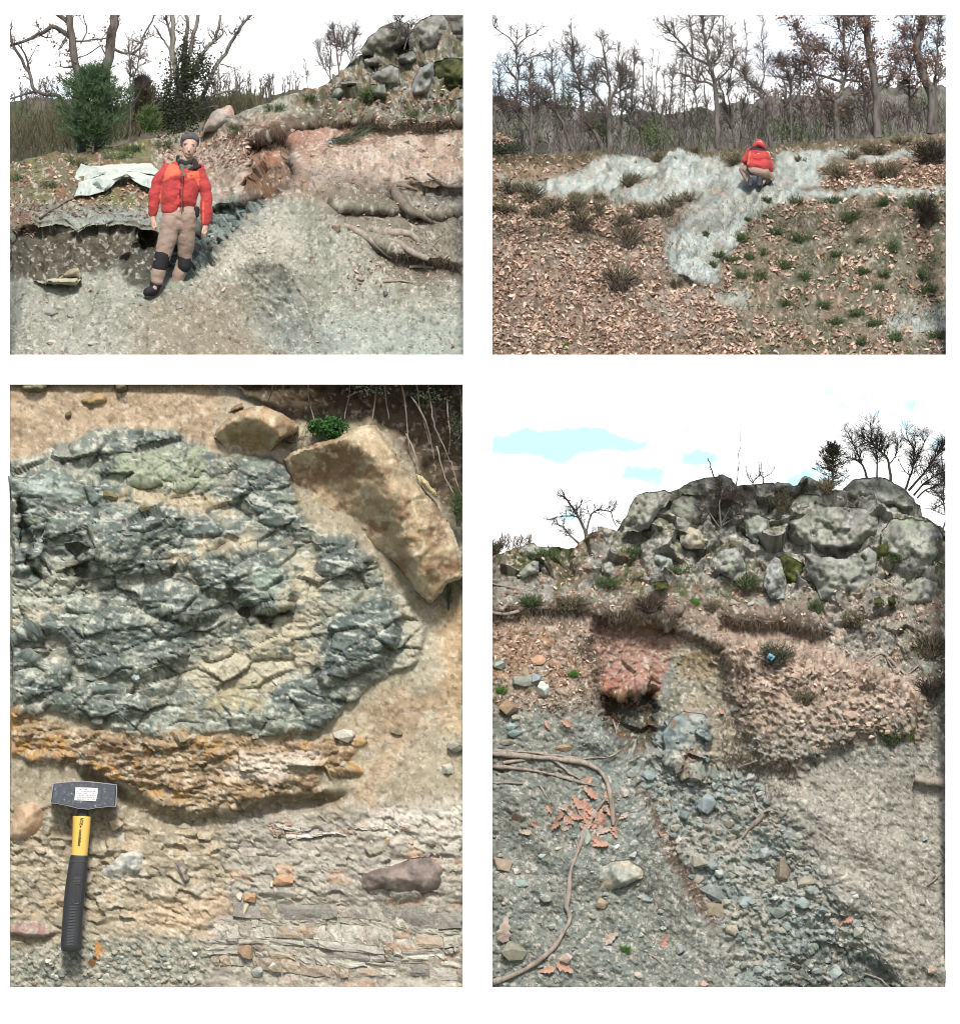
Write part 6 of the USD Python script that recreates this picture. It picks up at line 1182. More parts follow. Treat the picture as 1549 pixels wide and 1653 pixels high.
# ---------------------------------------------------------------- lower left opening: boulders, hammer, plant, blocks, pebbles
OCH = [((150, 122, 74), 26, .5, .7), ((176, 158, 124), 14, .56, .7), ((128, 82, 44), 30, .58, .65), ((216, 200, 160), 10, .62, .6)]
BIG = [(458, 740), (470, 729), (490, 722), (520, 712), (546, 706), (562, 696), (580, 688), (606, 684), (616, 698), (628, 714), (642, 738), (662, 766), (684, 794), (704, 816), (722, 842), (736, 868), (744, 900), (747, 936), (722, 944), (708, 962), (694, 978), (676, 960), (662, 940), (640, 914), (612, 890), (590, 872), (566, 860), (536, 846), (512, 836), (498, 824), (484, 806), (472, 786), (464, 764)]
RDG = [(458, 740, .34), (490, 724, .48), (546, 708, .68), (580, 718, .76), (602, 740, .78), (614, 764, .78), (632, 798, .76), (648, 832, .73), (656, 862, .70), (663, 900, .62), (674, 930, .52),
       (580, 690, .5), (606, 686, .42), (625, 714, .5), (662, 768, .5), (704, 818, .46), (738, 870, .40), (745, 920, .40), (700, 860, .56), (716, 920, .48), (690, 970, .3),
       (470, 780, .06), (490, 812, .02), (530, 842, .0), (580, 866, .0), (620, 896, .02), (650, 930, .06), (520, 780, .10), (560, 790, .20), (600, 840, .16), (560, 840, .0), (530, 745, .34), (585, 760, .46), (625, 850, .36), (500, 770, .10)]
boulder('boulder', BIG, .16, .25, 'huge buff boulder with a sloping shaded underside', (186, 160, 118), OCH, M_rock_c, seed=3, ridge=RDG, warp=2.5, rough=.05, fac=(34, 26), facamp=.035)
SM = [(346, 706), (350, 692), (366, 678), (384, 664), (404, 657), (424, 655), (438, 660), (456, 668), (472, 678), (484, 690), (478, 700), (462, 706), (448, 716), (434, 732), (412, 738), (388, 736), (366, 728)]
boulder('boulder', SM, .14, .2, 'smaller buff boulder left of the green plant', (190, 158, 110), OCH, M_rock_c, seed=4, warp=2, fac=(26, 20), facamp=.03,
        ridge=[(346, 704, .18), (366, 686, .40), (396, 674, .58), (424, 674, .6), (440, 690, .56), (454, 706, .48), (384, 663, .36), (424, 655, .32), (456, 668, .36), (482, 690, .3), (366, 728, .0), (400, 736, .0), (432, 730, .0), (400, 708, .16), (380, 708, .08), (430, 712, .2), (464, 706, .3)])
boulder('stone', [(30, 626), (38, 616), (80, 616), (82, 624), (66, 632), (46, 634)], .12, .2, 'mossy stone at the top left corner', (132, 124, 74), [((92, 88, 48), 12, .5, .7)], M_rock_c, seed=5, cat='stone')
boulder('stone', [(126, 648), (134, 642), (156, 634), (170, 636), (180, 646), (170, 656), (150, 658), (134, 654)], .12, .18, 'buff stone sticking out of the sandy soil', (176, 146, 84), [((120, 100, 56), 12, .5, .7)], M_rock_c, seed=6, cat='stone')
boulder('stone', [(182, 616), (208, 616), (208, 632), (198, 640), (186, 630)], .12, .18, 'dark clod at the top edge of the sandy soil', (98, 86, 50), [], M_rock_c, seed=7, cat='stone')
boulder('stone', [(100, 672), (106, 664), (117, 662), (118, 674), (108, 680)], .1, .1, 'small dark clod below the buff stone', (106, 92, 54), [], M_rock_c, seed=8, cat='stone')
boulder('stone', [(364, 668), (376, 655), (386, 644), (396, 646), (404, 655), (390, 662), (376, 668)], .22, .14, 'brown flake behind the smaller boulder', (140, 108, 62), [], M_rock_c, seed=9, cat='stone')
boulder('stone', [(668, 763), (676, 765), (700, 786), (708, 800), (702, 803), (686, 790)], .05, .12, 'thin buff slab leaning on the huge boulder', (190, 172, 120), [], M_rock_c, seed=10, cat='stone')
boulder('stone', [(16, 1318), (30, 1296), (56, 1288), (72, 1294), (76, 1336), (60, 1352), (30, 1362), (10, 1356)], .06, .2, 'smooth pinkish stone left of the hammer head', (190, 160, 124), [((166, 130, 92), 18, .54, .7)], M_rock_c, seed=11, cat='stone', facamp=.03, rough=.03)
LENS = [(556, 1424), (580, 1412), (606, 1400), (634, 1396), (662, 1386), (700, 1380), (716, 1386), (718, 1402), (714, 1420), (712, 1436), (680, 1444), (640, 1446), (618, 1438), (590, 1442), (566, 1440)]
boulder('stone', LENS, .04, .24, 'dark purplish lens of rock in the layered beds', (128, 112, 104), [((98, 84, 78), 14, .52, .7), ((156, 138, 126), 18, .58, .6)], M_rock_c, seed=12, cat='rock', fac=(30, 14), facamp=.05)
boulder('stone', [(178, 1390), (196, 1374), (224, 1368), (238, 1378), (236, 1400), (214, 1418), (186, 1426), (164, 1420), (162, 1406)], .06, .16, 'white banded stone right of the hammer handle', (196, 196, 186), [((140, 144, 138), 8, .5, .8)], M_rock_c, seed=13, cat='stone', fac=(16, 8), facamp=.05)
boulder('stone', [(280, 1392), (296, 1386), (304, 1398), (302, 1412), (310, 1420), (300, 1432), (290, 1420)], .06, .14, 'small grey knob in the lower beds', (158, 146, 132), [((112, 102, 92), 8, .5, .7)], M_rock_c, seed=14, cat='stone')
boulder('stone', [(10, 1490), (40, 1486), (84, 1494), (98, 1506), (70, 1516), (40, 1514), (10, 1510)], .05, .16, 'grey slab with a reddish edge at the left below the hammer', (166, 146, 132), [((140, 92, 84), 12, .55, .7)], M_rock_c, seed=15, cat='stone', fac=(30, 10), facamp=.03)

# ---- the club hammer
hm = thing('hammer', P(128, 1405, -.2), 'club hammer with black head and yellow and black handle against the rock face', 'hammer')
YH = -.16
def slab(front_poly, y0, y1, bevel=.02, bulge=None):
    """A block with a chamfered front edge from a pixel outline."""
    p = np.array(front_poly, float); c = p.mean(0)
    rings = [(p, y1), (p, y0 + bevel), (c + (p - c) * (1 - bevel / S / 60), y0)]
    v = np.concatenate([P(q[:, 0], q[:, 1], y) for q, y in rings]); n = len(p)
    i = np.arange(n); j = (i + 1) % n
    f = [np.stack([k * n + i, k * n + j, (k + 1) * n + j, (k + 1) * n + i], 1) for k in (0, 1)]
    f = np.concatenate(f); f = np.concatenate([f[:, [0, 1, 2]], f[:, [0, 2, 3]]])
    cap = np.array([[2 * n, 2 * n + k, 2 * n + k + 1] for k in range(1, n - 1)]); bk = np.array([[0, k + 1, k] for k in range(1, n - 1)])
    return v, np.concatenate([f, cap, bk])
steel = {'g': ('geometry', {}), 'n': ('noise_texture', {'scale': 22.0, 'detail': 6.0, 'roughness': .75}), 'r': ('rgb_ramp', {'ramp': [(.0, alb(58, 64, 74)), (.5, alb(74, 82, 94)), (.60, alb(92, 100, 110)), (.65, alb(170, 174, 180))]}),
         'b': ('bump', {'strength': .3, 'distance': .01}), 'p': ('principled_bsdf', {'roughness': .5, 'specular_ior_level': .5})}
M_steel = usdkit.material(stage, '/World/Looks/blackened_steel', steel, [('g.position', 'n.vector'), ('n.fac', 'r.fac'), ('r.color', 'p.base_color'), ('n.fac', 'b.height'), ('b.normal', 'p.normal')], surface='p.BSDF')
HEAD = [(86, 1265), (100, 1263.6), (118, 1262), (135, 1261.6), (155, 1263.4), (175, 1265.6), (188.4, 1267.4), (188, 1284), (186.5, 1302), (172, 1302.6), (156, 1304), (143, 1306.4), (128, 1305.6), (114, 1302), (98, 1298.4), (81.5, 1296), (83.6, 1280)]
mesh('head', slab(HEAD, YH - .20, YH + .12, .022), M_steel, hm)
eg = lambda pl, r: tubes([(P(np.array(pl)[:, 0], np.array(pl)[:, 1], YH - .192), np.full(len(pl), r * .8))], 5)
mesh('worn_edge', join(eg(HEAD[:7], .006), eg([HEAD[6], HEAD[7], HEAD[8]], .006), eg(HEAD[8:16], .004), eg([HEAD[15], HEAD[16], HEAD[0]], .006)), plain('bare_steel', (168, 172, 178), .4, .5, var=.25, scale=14), hm)
lab = mesh('paper_label', slab([(121.6, 1271), (141, 1271.6), (158, 1272.6), (157.6, 1282), (154.6, 1293.6), (138, 1293), (119.6, 1292), (121, 1283)], YH - .206, YH - .19, .002), plain('label_paper', (226, 220, 228), .7, .3, var=.08, scale=30), hm)
rl = np.random.default_rng(4)
marks, pink = [], []
for row in range(6):
    y = 1274.5 + row * 3.1; x = 123.5 + rl.uniform(0, 1)
    while x < 154:
        w = rl.uniform(1.2, 4.2)
        if rl.random() < .7: (pink if row in (1, 2, 4) else marks).append(tubes([(P(np.array([x, x + w]), np.array([y, y + .12]), YH - .2075), [.0032, .0032])], 4))
        x += w + rl.uniform(.9, 2.2)
mesh('print_lines', join(*marks), plain('grey_print', (146, 140, 156), .7, .2), lab)
mesh('print_lines', join(*pink), plain('pink_print', (206, 150, 166), .7, .2), lab)
def loft(rows, mat, name, sides=28, y=YH - .06, power=3.2):
    """rows: (cx, cy, half width px, half depth m): a handle lofted through rounded sections."""
    a = np.arange(sides) * 2 * np.pi / sides
    c, s = np.cos(a), np.sin(a); c, s = np.sign(c) * abs(c) ** (2 / power), np.sign(s) * abs(s) ** (2 / power)
    v = np.concatenate([P(cx + c * hw, cy + c * .6, y - s * hd) for cx, cy, hw, hd in rows]); n = len(rows)
    i = np.arange(n - 1)[:, None] * sides; j = np.arange(sides)[None]; j2 = (j + 1) % sides
    q = np.stack([i + j, i + sides + j, i + sides + j2, i + j2], -1).reshape(-1, 4)
    f = np.concatenate([q[:, [0, 1, 2]], q[:, [0, 2, 3]]]); e = (n - 1) * sides
    f = np.concatenate([f, np.array([[0, k, k + 1] for k in range(1, sides - 1)] + [[e, e + k + 1, e + k] for k in range(1, sides - 1)])])
    return mesh(name, (v, f), mat, hm, smooth=40)
M_rubber = plain('black_rubber', (46, 48, 54), .55, .45, var=.1, scale=20)
loft([(134, 1298, 8.5, .06), (133.6, 1311, 8.6, .06), (133.2, 1316, 9.6, .066), (133, 1319.5, 9.6, .066)], plain('black_wedge', (54, 58, 60), .6, .4), 'collar')
M_yellow = plain('yellow_fibre', (250, 200, 42), .4, .5, var=.03, scale=6)
loft([(131.9, 1318, 14.2, .098), (132, 1319.2, 14.9, .104), (131.4, 1336, 14.3, .102), (129.8, 1358, 13.6, .10), (128, 1382, 13.1, .098)], M_yellow, 'yellow_sleeve', power=2.4)
loft([(128, 1381, 13.6, .104), (127.7, 1383, 14.4, .11), (125.6, 1400, 15.6, .118), (122.4, 1428, 16.6, .124), (119.4, 1455, 16.6, .124), (117.2, 1480, 16.4, .122), (115.6, 1510, 16.6, .124), (114.8, 1526, 17, .126), (114.5, 1533, 16.2, .12), (114.4, 1537, 13.6, .10)], M_rubber, 'grip')
yf = lambda d: YH - .06 - d
ax = lambda t: np.array([127.0 - (t - 1381) * .092, t])
gl = []
for k in range(26):
    t = 1464 + k * 2.45; x = ax(t)[0] - 1.2
    gl.append(tubes([(P(np.array([x - 5.4, x + 5.6]), np.array([t, t + .5]), yf(.124)), [.0045, .0045])], 4))
for k in range(4):
    t = 1417 + k * 2.2; x = ax(t)[0] + .5
    gl.append(tubes([(P(np.array([x - 5.5, x + 6]), np.array([t, t + .4]), yf(.121)), [.004, .004])], 4))
mesh('grip_ribs', join(*gl), plain('rubber_rib', (58, 62, 66), .5, .5), hm)
def outline(pts, d, r=.005): return tubes([(P(np.array(pts)[:, 0], np.array(pts)[:, 1], yf(d)), np.full(len(pts), r))], 5)
mesh('grip_panel', join(outline([(119.4, 1430), (122.6, 1427), (129.4, 1427.4), (132, 1431), (130, 1456), (127, 1459.5), (119.6, 1459), (117.6, 1455), (119.4, 1430)], .124), outline([(119, 1420), (121, 1412), (125.6, 1409.6), (131, 1411.4), (133.6, 1420)], .12), outline([(112, 1392), (126, 1391.4), (140, 1392.4)], .112, .004)), plain('rubber_line', (64, 68, 72), .5, .5), hm)
def text_on(txt, x0, y0, x1, y1, cap, bold, nm):
    tm = meshkit.text_mesh(txt, 1.0, .01, bold)
    v = np.array(tm.vertices); L = v[:, 0].max()
    s = v[:, 0] / L; cx, cy = x0 + (x1 - x0) * s, y0 + (y1 - y0) * s
    w = P(cx + (v[:, 1] - .4) * cap, cy, YH - .1625 - v[:, 2] * .2 + 0 * s)
    mesh(nm, (w, np.array(tm.faces)), M_black, hm)
text_on('MOB', 132.0, 1320.5, 130.4, 1332.5, 5.4, True, 'lettering')
text_on('\u25c6', 130.3, 1333.0, 130, 1336.5, 3.2, True, 'lettering') if False else mesh('lettering', slab([(130.2, 1333), (132, 1334.8), (130, 1336.6), (128.4, 1334.8)], YH - .1655, YH - .16, .001), M_black, hm)
text_on('mondelux', 129.8, 1339, 127.4, 1366, 4.6, True, 'lettering')

# ---- plant, roots, grass
shrub('plant', 527, 703, .0, 74, 30, 'small green leafy plant between the two buff boulders', M_green, 900, 6, 1, None, 'plant', 801, leaf=7)
shrub('grass_tuft', 470, 716, .02, 60, 18, 'dry grass beside the plant on the huge boulder', M_tuft, 120, 16, .8, None, 'grass', 802)
shrub('grass_tuft', 740, 850, -.02, 30, 70, 'green grass at the right edge beside the huge boulder', M_tuftgreen, 360, 18, .9, None, 'grass', 803)
shrub('grass_tuft', 724, 985, .06, 14, 46, 'hanging green blades under the tip of the huge boulder', M_tuftgreen, 60, 20, .9, None, 'grass', 804)
leaf_cloud('climbing_plant', 'dark leafy plant hanging at the top right', [(595, 630, 34, 10, .3), (700, 640, 30, 16, .4), (735, 690, 14, 30, .3)], .22, 6, M_ivy, 805, 700, 'plant')
r = np.random.default_rng(810)
HR = [[(497, 612), (498, 640), (502, 660), (508, 680)], [(564, 612), (563, 640), (558, 662), (556, 676)], [(607, 612), (606, 640), (602, 668), (600, 684)], [(620, 612), (622, 640), (628, 676)], [(645, 612), (652, 640), (656, 670), (658, 705), (664, 740)], [(672, 612), (676, 650), (684, 680), (694, 716)], [(690, 612), (696, 660), (702, 690), (716, 720), (726, 745)], [(718, 612), (722, 660), (726, 700), (724, 732)], [(735, 612), (745, 650), (744, 700), (732, 716)], [(655, 700), (668, 730), (676, 770), (682, 790)], [(352, 612), (354, 636), (359, 658)], [(440, 618), (436, 640), (430, 650)], [(705, 720), (715, 760), (734, 800)], [(728, 745), (738, 780), (746, 800)], [(560, 640), (590, 628), (620, 622)], [(664, 640), (690, 690), (700, 740)]]
for k, pl in enumerate(HR):
    xm = np.mean([q[0] for q in pl])
    rope('root', pl, 1.5, .8, 'thin pale root hanging down the dark earth at the top right' if k != 10 else 'single pale root at the top left of the small boulder', M_root, depth=[.16, .24, .3] if k not in (9, 12, 13) else [.2, .14, .1], seed=820 + k, group='roots hanging over the dark earth' if k != 10 else None, sides=5)
shrub('dry_brush', 722, 640, .2, 60, 40, 'grey dry brush hanging at the top right corner', M_dryroots, 500, 22, .9, None, 'brush', 840)

# ---- jointed beds: single blocks, each with its own edges
r = np.random.default_rng(850)
M_block = vc_mat('bed_block', 24, 6, .66, 1.3, .8, .02)
bed = UsdGeom.Xform.Define(stage, path_for('layered_beds'))
tag(bed, 'grey layered beds broken into blocks at the bottom right of the rock face', 'rock')
origin_of[str(bed.GetPath())] = np.zeros(3)
def bed_y(k0, x, w): return k0 + .055 * (x - 560) + 5 * np.sin(x * .021 + k0 * .05) + (f2(np.asarray(x, float), np.full(np.shape(x), k0), 30, 3, int(w)) - .5) * 9
def block(xa, xb, k0, k1, y, tone, lean):
    """One joint block of a bed: rough broken front, chamfered rim, sides running back into the rock."""
    nu, nv = 5, 4
    u, v = np.meshgrid(np.linspace(0, 1, nu), np.linspace(0, 1, nv))
    x = xa + (xb - xa) * u + lean * (v - .5) * (k1 - k0)
    t, q = bed_y(k0, x, 1) + .5, bed_y(k1, x, 1) - .5
    yy_ = t + (q - t) * v
    rim = (u == 0) | (u == 1) | (v == 0) | (v == 1)
    x = x + np.where(rim, r.normal(0, .5, x.shape), r.normal(0, 1, x.shape)); yy_ = yy_ + np.where(rim, r.normal(0, .4, x.shape), 0)
    tx, ty = r.normal(0, .014, 2)
    d = y + (u - .5) * tx + (v - .5) * ty + r.normal(0, .007, x.shape) + rim * r.uniform(.006, .02)
    V = P(x, yy_, d).reshape(-1, 3); n = nu * nv
    i = np.arange(n).reshape(nv, nu)
    f = np.stack([i[:-1, :-1], i[1:, :-1], i[1:, 1:], i[:-1, 1:]], -1).reshape(-1, 4)
    ring = np.concatenate([i[0, :-1], i[:-1, -1], i[-1, :0:-1], i[:0:-1, 0]]); m = len(ring)
    back = P(x.ravel()[ring], yy_.ravel()[ring], y + .12); j = np.arange(m); j2 = (j + 1) % m
    side = np.stack([ring[j2], ring[j], n + j, n + j2], 1)
    V = np.concatenate([V, back]); f = np.concatenate([f, side])
    col = np.repeat((alb(*tone) * r.uniform(.86, 1.14))[None], len(V), 0) * r.uniform(.94, 1.06, (len(V), 1))
    mesh('rock_block', (V, np.concatenate([f[:, [0, 1, 2]], f[:, [0, 2, 3]]])), M_block, bed, vc=col)
TONES = [(172, 168, 156), (184, 180, 166), (160, 156, 146), (178, 172, 154), (192, 186, 172), (152, 148, 138), (178, 160, 136)]
k0, count = 1332.0, 0
while k0 < 1590:
    deep = k0 > 1455
    hrow = r.uniform(8, 15) if not deep else r.choice([r.uniform(8, 13), r.uniform(14, 22), r.uniform(22, 32)], p=[.4, .4, .2])
    xa = (425 + 24 * math.sin(k0 * .05)) if not deep else 350 + 26 * math.sin(k0 * .04)
    off = r.normal(0, .016); tone_ = TONES[r.integers(7)]
    lean = r.normal(.1, .15)
    while xa < 742:
        w = r.uniform(10, 30) if not deep else max(hrow * .8, r.choice([r.uniform(10, 22), r.uniform(20, 46), r.uniform(44, 80)], p=[.45, .4, .15]))
        xb = min(xa + w, 744); cx, cy = (xa + xb) / 2, float(bed_y(k0 + hrow / 2, np.array((xa + xb) / 2), 1))
        mood = meshkit.noise(np.array([[cx / 46, cy / 26, 3.0]]))[0]
        keep = (mood > .55 and r.random() < .8) if not deep else (mood > .2 or r.random() < .4)
        if keep and count < 285 and xb - xa > 5 and cy + hrow / 2 < 1590 and not pip(np.array([cx]), np.array([cy]), [(540, 1372), (730, 1366), (730, 1458), (540, 1454)])[0]:
            block(xa + .5, xb - .5, k0, k0 + hrow, float(C.at(cx, min(cy, 1588))[1]) + off * .6 - (.0 if not deep else .02) + r.normal(0, .009), tone_ if r.random() < .6 else TONES[r.integers(7)], lean); count += 1
        xa = xb
    k0 += hrow
for k, (x, w) in enumerate([(462, 16), (479, 22), (502, 18), (521, 20), (542, 16)]): block(x, x + w, 1345 - k * .4 + .8 * k, 1354 - k * .4, float(C.at(x + 8, 1348)[1]) - .05, (222, 214, 202), .1)
# ---- loose pebbles and leaves at the foot
for k in range(60):
    x, y = r.uniform(18, 335), r.uniform(1530, 1592)
    if y < 1592 and not (x < 150 and y < 1540):
        w = r.uniform(6, 13); stone('pebble', x, y, w, w * r.uniform(.55, .9), 'grey green pebble in the gravel under the hammer', [(168, 172, 158), (190, 186, 170), (130, 140, 130), (176, 160, 136), (206, 204, 192)][k % 5], C, seed=900 + k, group='pebbles in the gravel under the hammer')
gravel('gravel', C, [(16, 1525, 340, 1593, .7), (330, 1440, 745, 1590, .12), (150, 1330, 420, 1520, .18)], 1500, 'fine chips at the foot of the rock face', [(176, 176, 160), (150, 154, 142), (196, 190, 172), (120, 128, 118), (186, 160, 126)], 960, 2.5, 5)
M_orange = plain('orange_leaf', (216, 150, 66), .8, .2, var=.2, scale=12)
single_leaf(160, 1534, 34, 'broad orange dead leaf lying below the hammer grip', C, M_orange, 3)
single_leaf(150, 1556, 26, 'small upright orange dead leaf in the gravel', C, M_orange, 6)
CS = [(410, 1100, 10, 8, (176, 176, 160), 'grey clod in the pale soil'), (180, 800, 26, 16, (112, 104, 64), 'olive clod on the green rock'), (234, 822, 20, 11, (116, 106, 66), 'small olive clod right of the larger one'), (555, 1188, 36, 22, (206, 200, 186), 'white lump at the right end of the rusty band'), (640, 1180, 22, 14, (140, 128, 96), 'brown lump in the sandy strip'), (395, 1468, 14, 24, (206, 190, 164), 'upright cream stone left of the beds'), (385, 1448, 12, 16, (204, 184, 160), 'cream stone above the upright one'), (405, 1450, 24, 16, (196, 150, 98), 'orange brown stone in the beds'), (456, 1420, 34, 18, (190, 142, 100), 'larger orange brown stone right of the cream ones'), (440, 1428, 8, 10, (214, 196, 170), 'small cream pebble between the orange stones'), (395, 1538, 26, 24, (168, 136, 100), 'brown square stone at the bottom'), (440, 1560, 16, 18, (206, 202, 190), 'white stone near the bottom'), (415, 1570, 20, 18, (160, 162, 156), 'grey cube stone near the bottom'), (735, 1205, 26, 22, (150, 146, 128), 'grey block at the right edge'), (722, 1240, 22, 20, (186, 184, 166), 'pale block at the right edge under the grey one'), (600, 1362, 7, 12, (184, 180, 166), 'thin upright pebble in the beds'), (662, 1361, 9, 7, (206, 156, 120), 'pink pebble in the beds'), (626, 1358, 8, 11, (200, 168, 110), 'yellow pebble in the beds'), (300, 1335, 30, 16, (172, 158, 128), 'tan lump below the rusty band'), (330, 1350, 26, 16, (186, 170, 142), 'pale lump right of the tan one'), (188, 1330, 24, 22, (200, 180, 146), 'cream stone in the shadow of the hammer head'), (66, 1372, 22, 10, (186, 166, 136), 'cream flake left of the handle'), (210, 1120, 12, 10, (214, 214, 204), 'white chip on the green rock'), (220, 1090, 14, 14, (150, 162, 158), 'grey wedge in the gap of the green rock')]
for k, (x, y, w, h, c, lb) in enumerate(CS): stone('stone', x, y, w, h, lb, c, C, seed=980 + k, mat=M_rock_c)
# ---------------------------------------------------------------- lower right opening: outcrop, trees, roots, stones
LICH = [((126, 126, 122), 18, .52, .8), ((176, 178, 168), 12, .56, .7), ((146, 156, 132), 24, .58, .6), ((92, 90, 84), 8, .63, .8)]
RK = [([(1003, 858), (1008, 838), (1018, 818), (1030, 797), (1050, 793), (1070, 792), (1086, 800), (1078, 812), (1062, 826), (1048, 852), (1024, 858)], 'angular pale rock at the left end of the outcrop', (150, 146, 138), .14), ([(1076, 830), (1084, 808), (1104, 797), (1122, 797), (1138, 808), (1141, 828), (1130, 848), (1118, 858), (1100, 848), (1084, 840)], 'rounded grey rock hanging over the pale rubble', (136, 134, 126), .2),
      ([(1092, 790), (1120, 776), (1148, 769), (1166, 767), (1182, 774), (1178, 800), (1150, 806), (1130, 800), (1104, 798)], 'flat topped rock left of the bare shrub', (142, 142, 134), .08), ([(1172, 786), (1200, 782), (1246, 779), (1262, 790), (1250, 806), (1216, 812), (1180, 814), (1166, 804)], 'wide ledge rock in the middle of the crest', (156, 156, 148), .08), ([(1176, 812), (1216, 812), (1246, 806), (1238, 830), (1206, 846), (1176, 838)], 'shaded rock under the wide ledge', (138, 138, 130), .1),
      ([(1268, 850), (1268, 826), (1280, 806), (1298, 796), (1318, 798), (1345, 811), (1380, 818), (1408, 824), (1420, 836), (1418, 856), (1406, 872), (1384, 888), (1360, 898), (1326, 894), (1296, 888), (1276, 872)], 'largest rounded boulder of the outcrop', (146, 144, 138), .34), ([(1362, 790), (1376, 776), (1396, 770), (1420, 770), (1442, 778), (1462, 790), (1476, 804), (1478, 818), (1468, 826), (1440, 818), (1410, 816), (1384, 812), (1366, 804)], 'boulder lying on top of the largest one', (154, 154, 146), .2),
      ([(1284, 786), (1292, 772), (1300, 767), (1318, 774), (1338, 784), (1332, 794), (1300, 794)], 'small cap rock on the crest', (158, 158, 146), .1), ([(1246, 782), (1256, 776), (1272, 780), (1284, 788), (1270, 794), (1250, 790)], 'low pale stone left of the cap rock', (166, 166, 152), .08), ([(1420, 858), (1440, 836), (1470, 836), (1500, 840), (1516, 850), (1524, 872), (1520, 906), (1500, 930), (1462, 940), (1436, 926), (1424, 890)], 'mossy boulder at the right end of the outcrop', (138, 142, 130), .22),
      ([(1294, 892), (1328, 898), (1362, 902), (1402, 880), (1416, 892), (1410, 930), (1396, 962), (1360, 978), (1326, 968), (1304, 930)], 'rough column under the largest boulder', (136, 136, 132), .16), ([(1148, 900), (1164, 886), (1190, 882), (1200, 896), (1206, 922), (1190, 940), (1166, 930), (1152, 918)], 'pale rock beside the light green bush', (158, 160, 156), .12), ([(1236, 912), (1250, 896), (1262, 908), (1270, 940), (1266, 968), (1244, 968), (1232, 944)], 'narrow bluish rock left of the moss', (150, 156, 158), .12), ([(1200, 838), (1224, 830), (1244, 838), (1240, 862), (1220, 880), (1204, 868)], 'wedge rock under the shaded one', (140, 146, 148), .1),
      ([(1096, 862), (1112, 850), (1132, 856), (1146, 872), (1140, 886), (1112, 888), (1096, 878)], 'cream rubble block under the rounded rock', (178, 164, 142), .1), ([(832, 930), (844, 916), (860, 904), (870, 906), (868, 924), (850, 934)], 'left leaning slab of the split rock', (158, 160, 154), .1), ([(868, 906), (880, 914), (890, 928), (878, 928), (870, 920)], 'right piece of the split rock', (164, 164, 158), .1), ([(838, 892), (846, 878), (864, 878), (876, 890), (868, 902), (846, 906)], 'blocky rock at the left of the crest', (146, 146, 138), .12),
      ([(1046, 904), (1060, 894), (1084, 900), (1086, 920), (1070, 934), (1052, 928)], 'grey rock below the cream rubble', (154, 158, 156), .1), ([(962, 850), (972, 850), (994, 858), (988, 866), (966, 866)], 'small pointed rock left of the pale rock', (156, 148, 138), .08), ([(1440, 936), (1470, 940), (1490, 930), (1514, 940), (1506, 970), (1470, 980), (1446, 966)], 'broken rock at the right under the mossy boulder', (150, 148, 138), .12), ([(970, 912), (984, 904), (992, 916), (988, 932), (972, 930)], 'small grey rock on the grassy ledge', (148, 148, 142), .08)]
M_lichen = vc_mat('lichen_rock', 22, 7, .68, 1.38, .8, .02)
for k, (pl, lb, c, th) in enumerate(RK):
    cx, cy = np.mean([q[0] for q in pl]), np.mean([q[1] for q in pl]); c = tuple(min(255, z + q) for z, q in zip(c, (8, 12, 6)))
    boulder('outcrop_rock', pl, Dg.at(cx, max(cy, np.interp(cx, *np.array(SKD).T) + 8))[1] + .05 - .3 * th, th * 1.2, lb, c, LICH, seed=40 + k, cat='rock', fac=(30, 20), facamp=.09, rough=.10, warp=3.5, mat=M_lichen)
MS = [([(1256, 902), (1268, 896), (1284, 902), (1298, 912), (1308, 930), (1310, 948), (1296, 958), (1274, 952), (1262, 930)], 'dark olive moss cushion between the rocks'), ([(1416, 880), (1432, 872), (1442, 884), (1436, 900), (1422, 912), (1412, 902)], 'bright moss in the crack right of the largest boulder'), ([(1410, 966), (1420, 962), (1428, 972), (1420, 980), (1410, 976)], 'left of two small moss pads on the broken wall'), ([(1432, 966), (1444, 962), (1446, 976), (1436, 980)], 'right of two small moss pads on the broken wall'), ([(1052, 940), (1074, 936), (1078, 946), (1060, 952)], 'low moss pad on the ledge below the grey rock')]
for k, (pl, lb) in enumerate(MS):
    cx, cy = np.mean([q[0] for q in pl]), np.mean([q[1] for q in pl])
    boulder('moss', pl, Dg.at(cx, cy)[1] - .12, .1, lb, (74, 80, 30), [((50, 58, 22), 8, .5, .8), ((104, 110, 44), 7, .58, .7)], seed=70 + k, cat='moss', rough=.12, facamp=.02)
wide = [([(1070, 1180), (1084, 1160), (1104, 1148), (1136, 1152), (1148, 1172), (1146, 1200), (1128, 1224), (1122, 1252), (1104, 1256), (1092, 1236), (1074, 1220)], 'blue grey rock in the cave with a rusty lower edge', (142, 156, 154), .1, [((92, 112, 118), 18, .52, .85), ((176, 178, 166), 14, .56, .7), ((146, 104, 66), 22, .6, .8)]), ([(956, 1424), (966, 1400), (990, 1390), (1016, 1388), (1040, 1404), (1036, 1418), (1010, 1430), (980, 1442), (962, 1440)], 'large pale block lying on the left slope', (176, 180, 166), .22, [((140, 148, 138), 14, .5, .8), ((198, 180, 148), 16, .58, .6)])]
for k, (pl, lb, c, th, sp) in enumerate(wide):
    cx, cy = np.mean([q[0] for q in pl]), np.mean([q[1] for q in pl])
    boulder('boulder', pl, Dg.at(cx, cy)[1] + (.02 if k == 0 else -.05), th, lb, c, sp, seed=80 + k, fac=(26, 18), facamp=.05, warp=2)

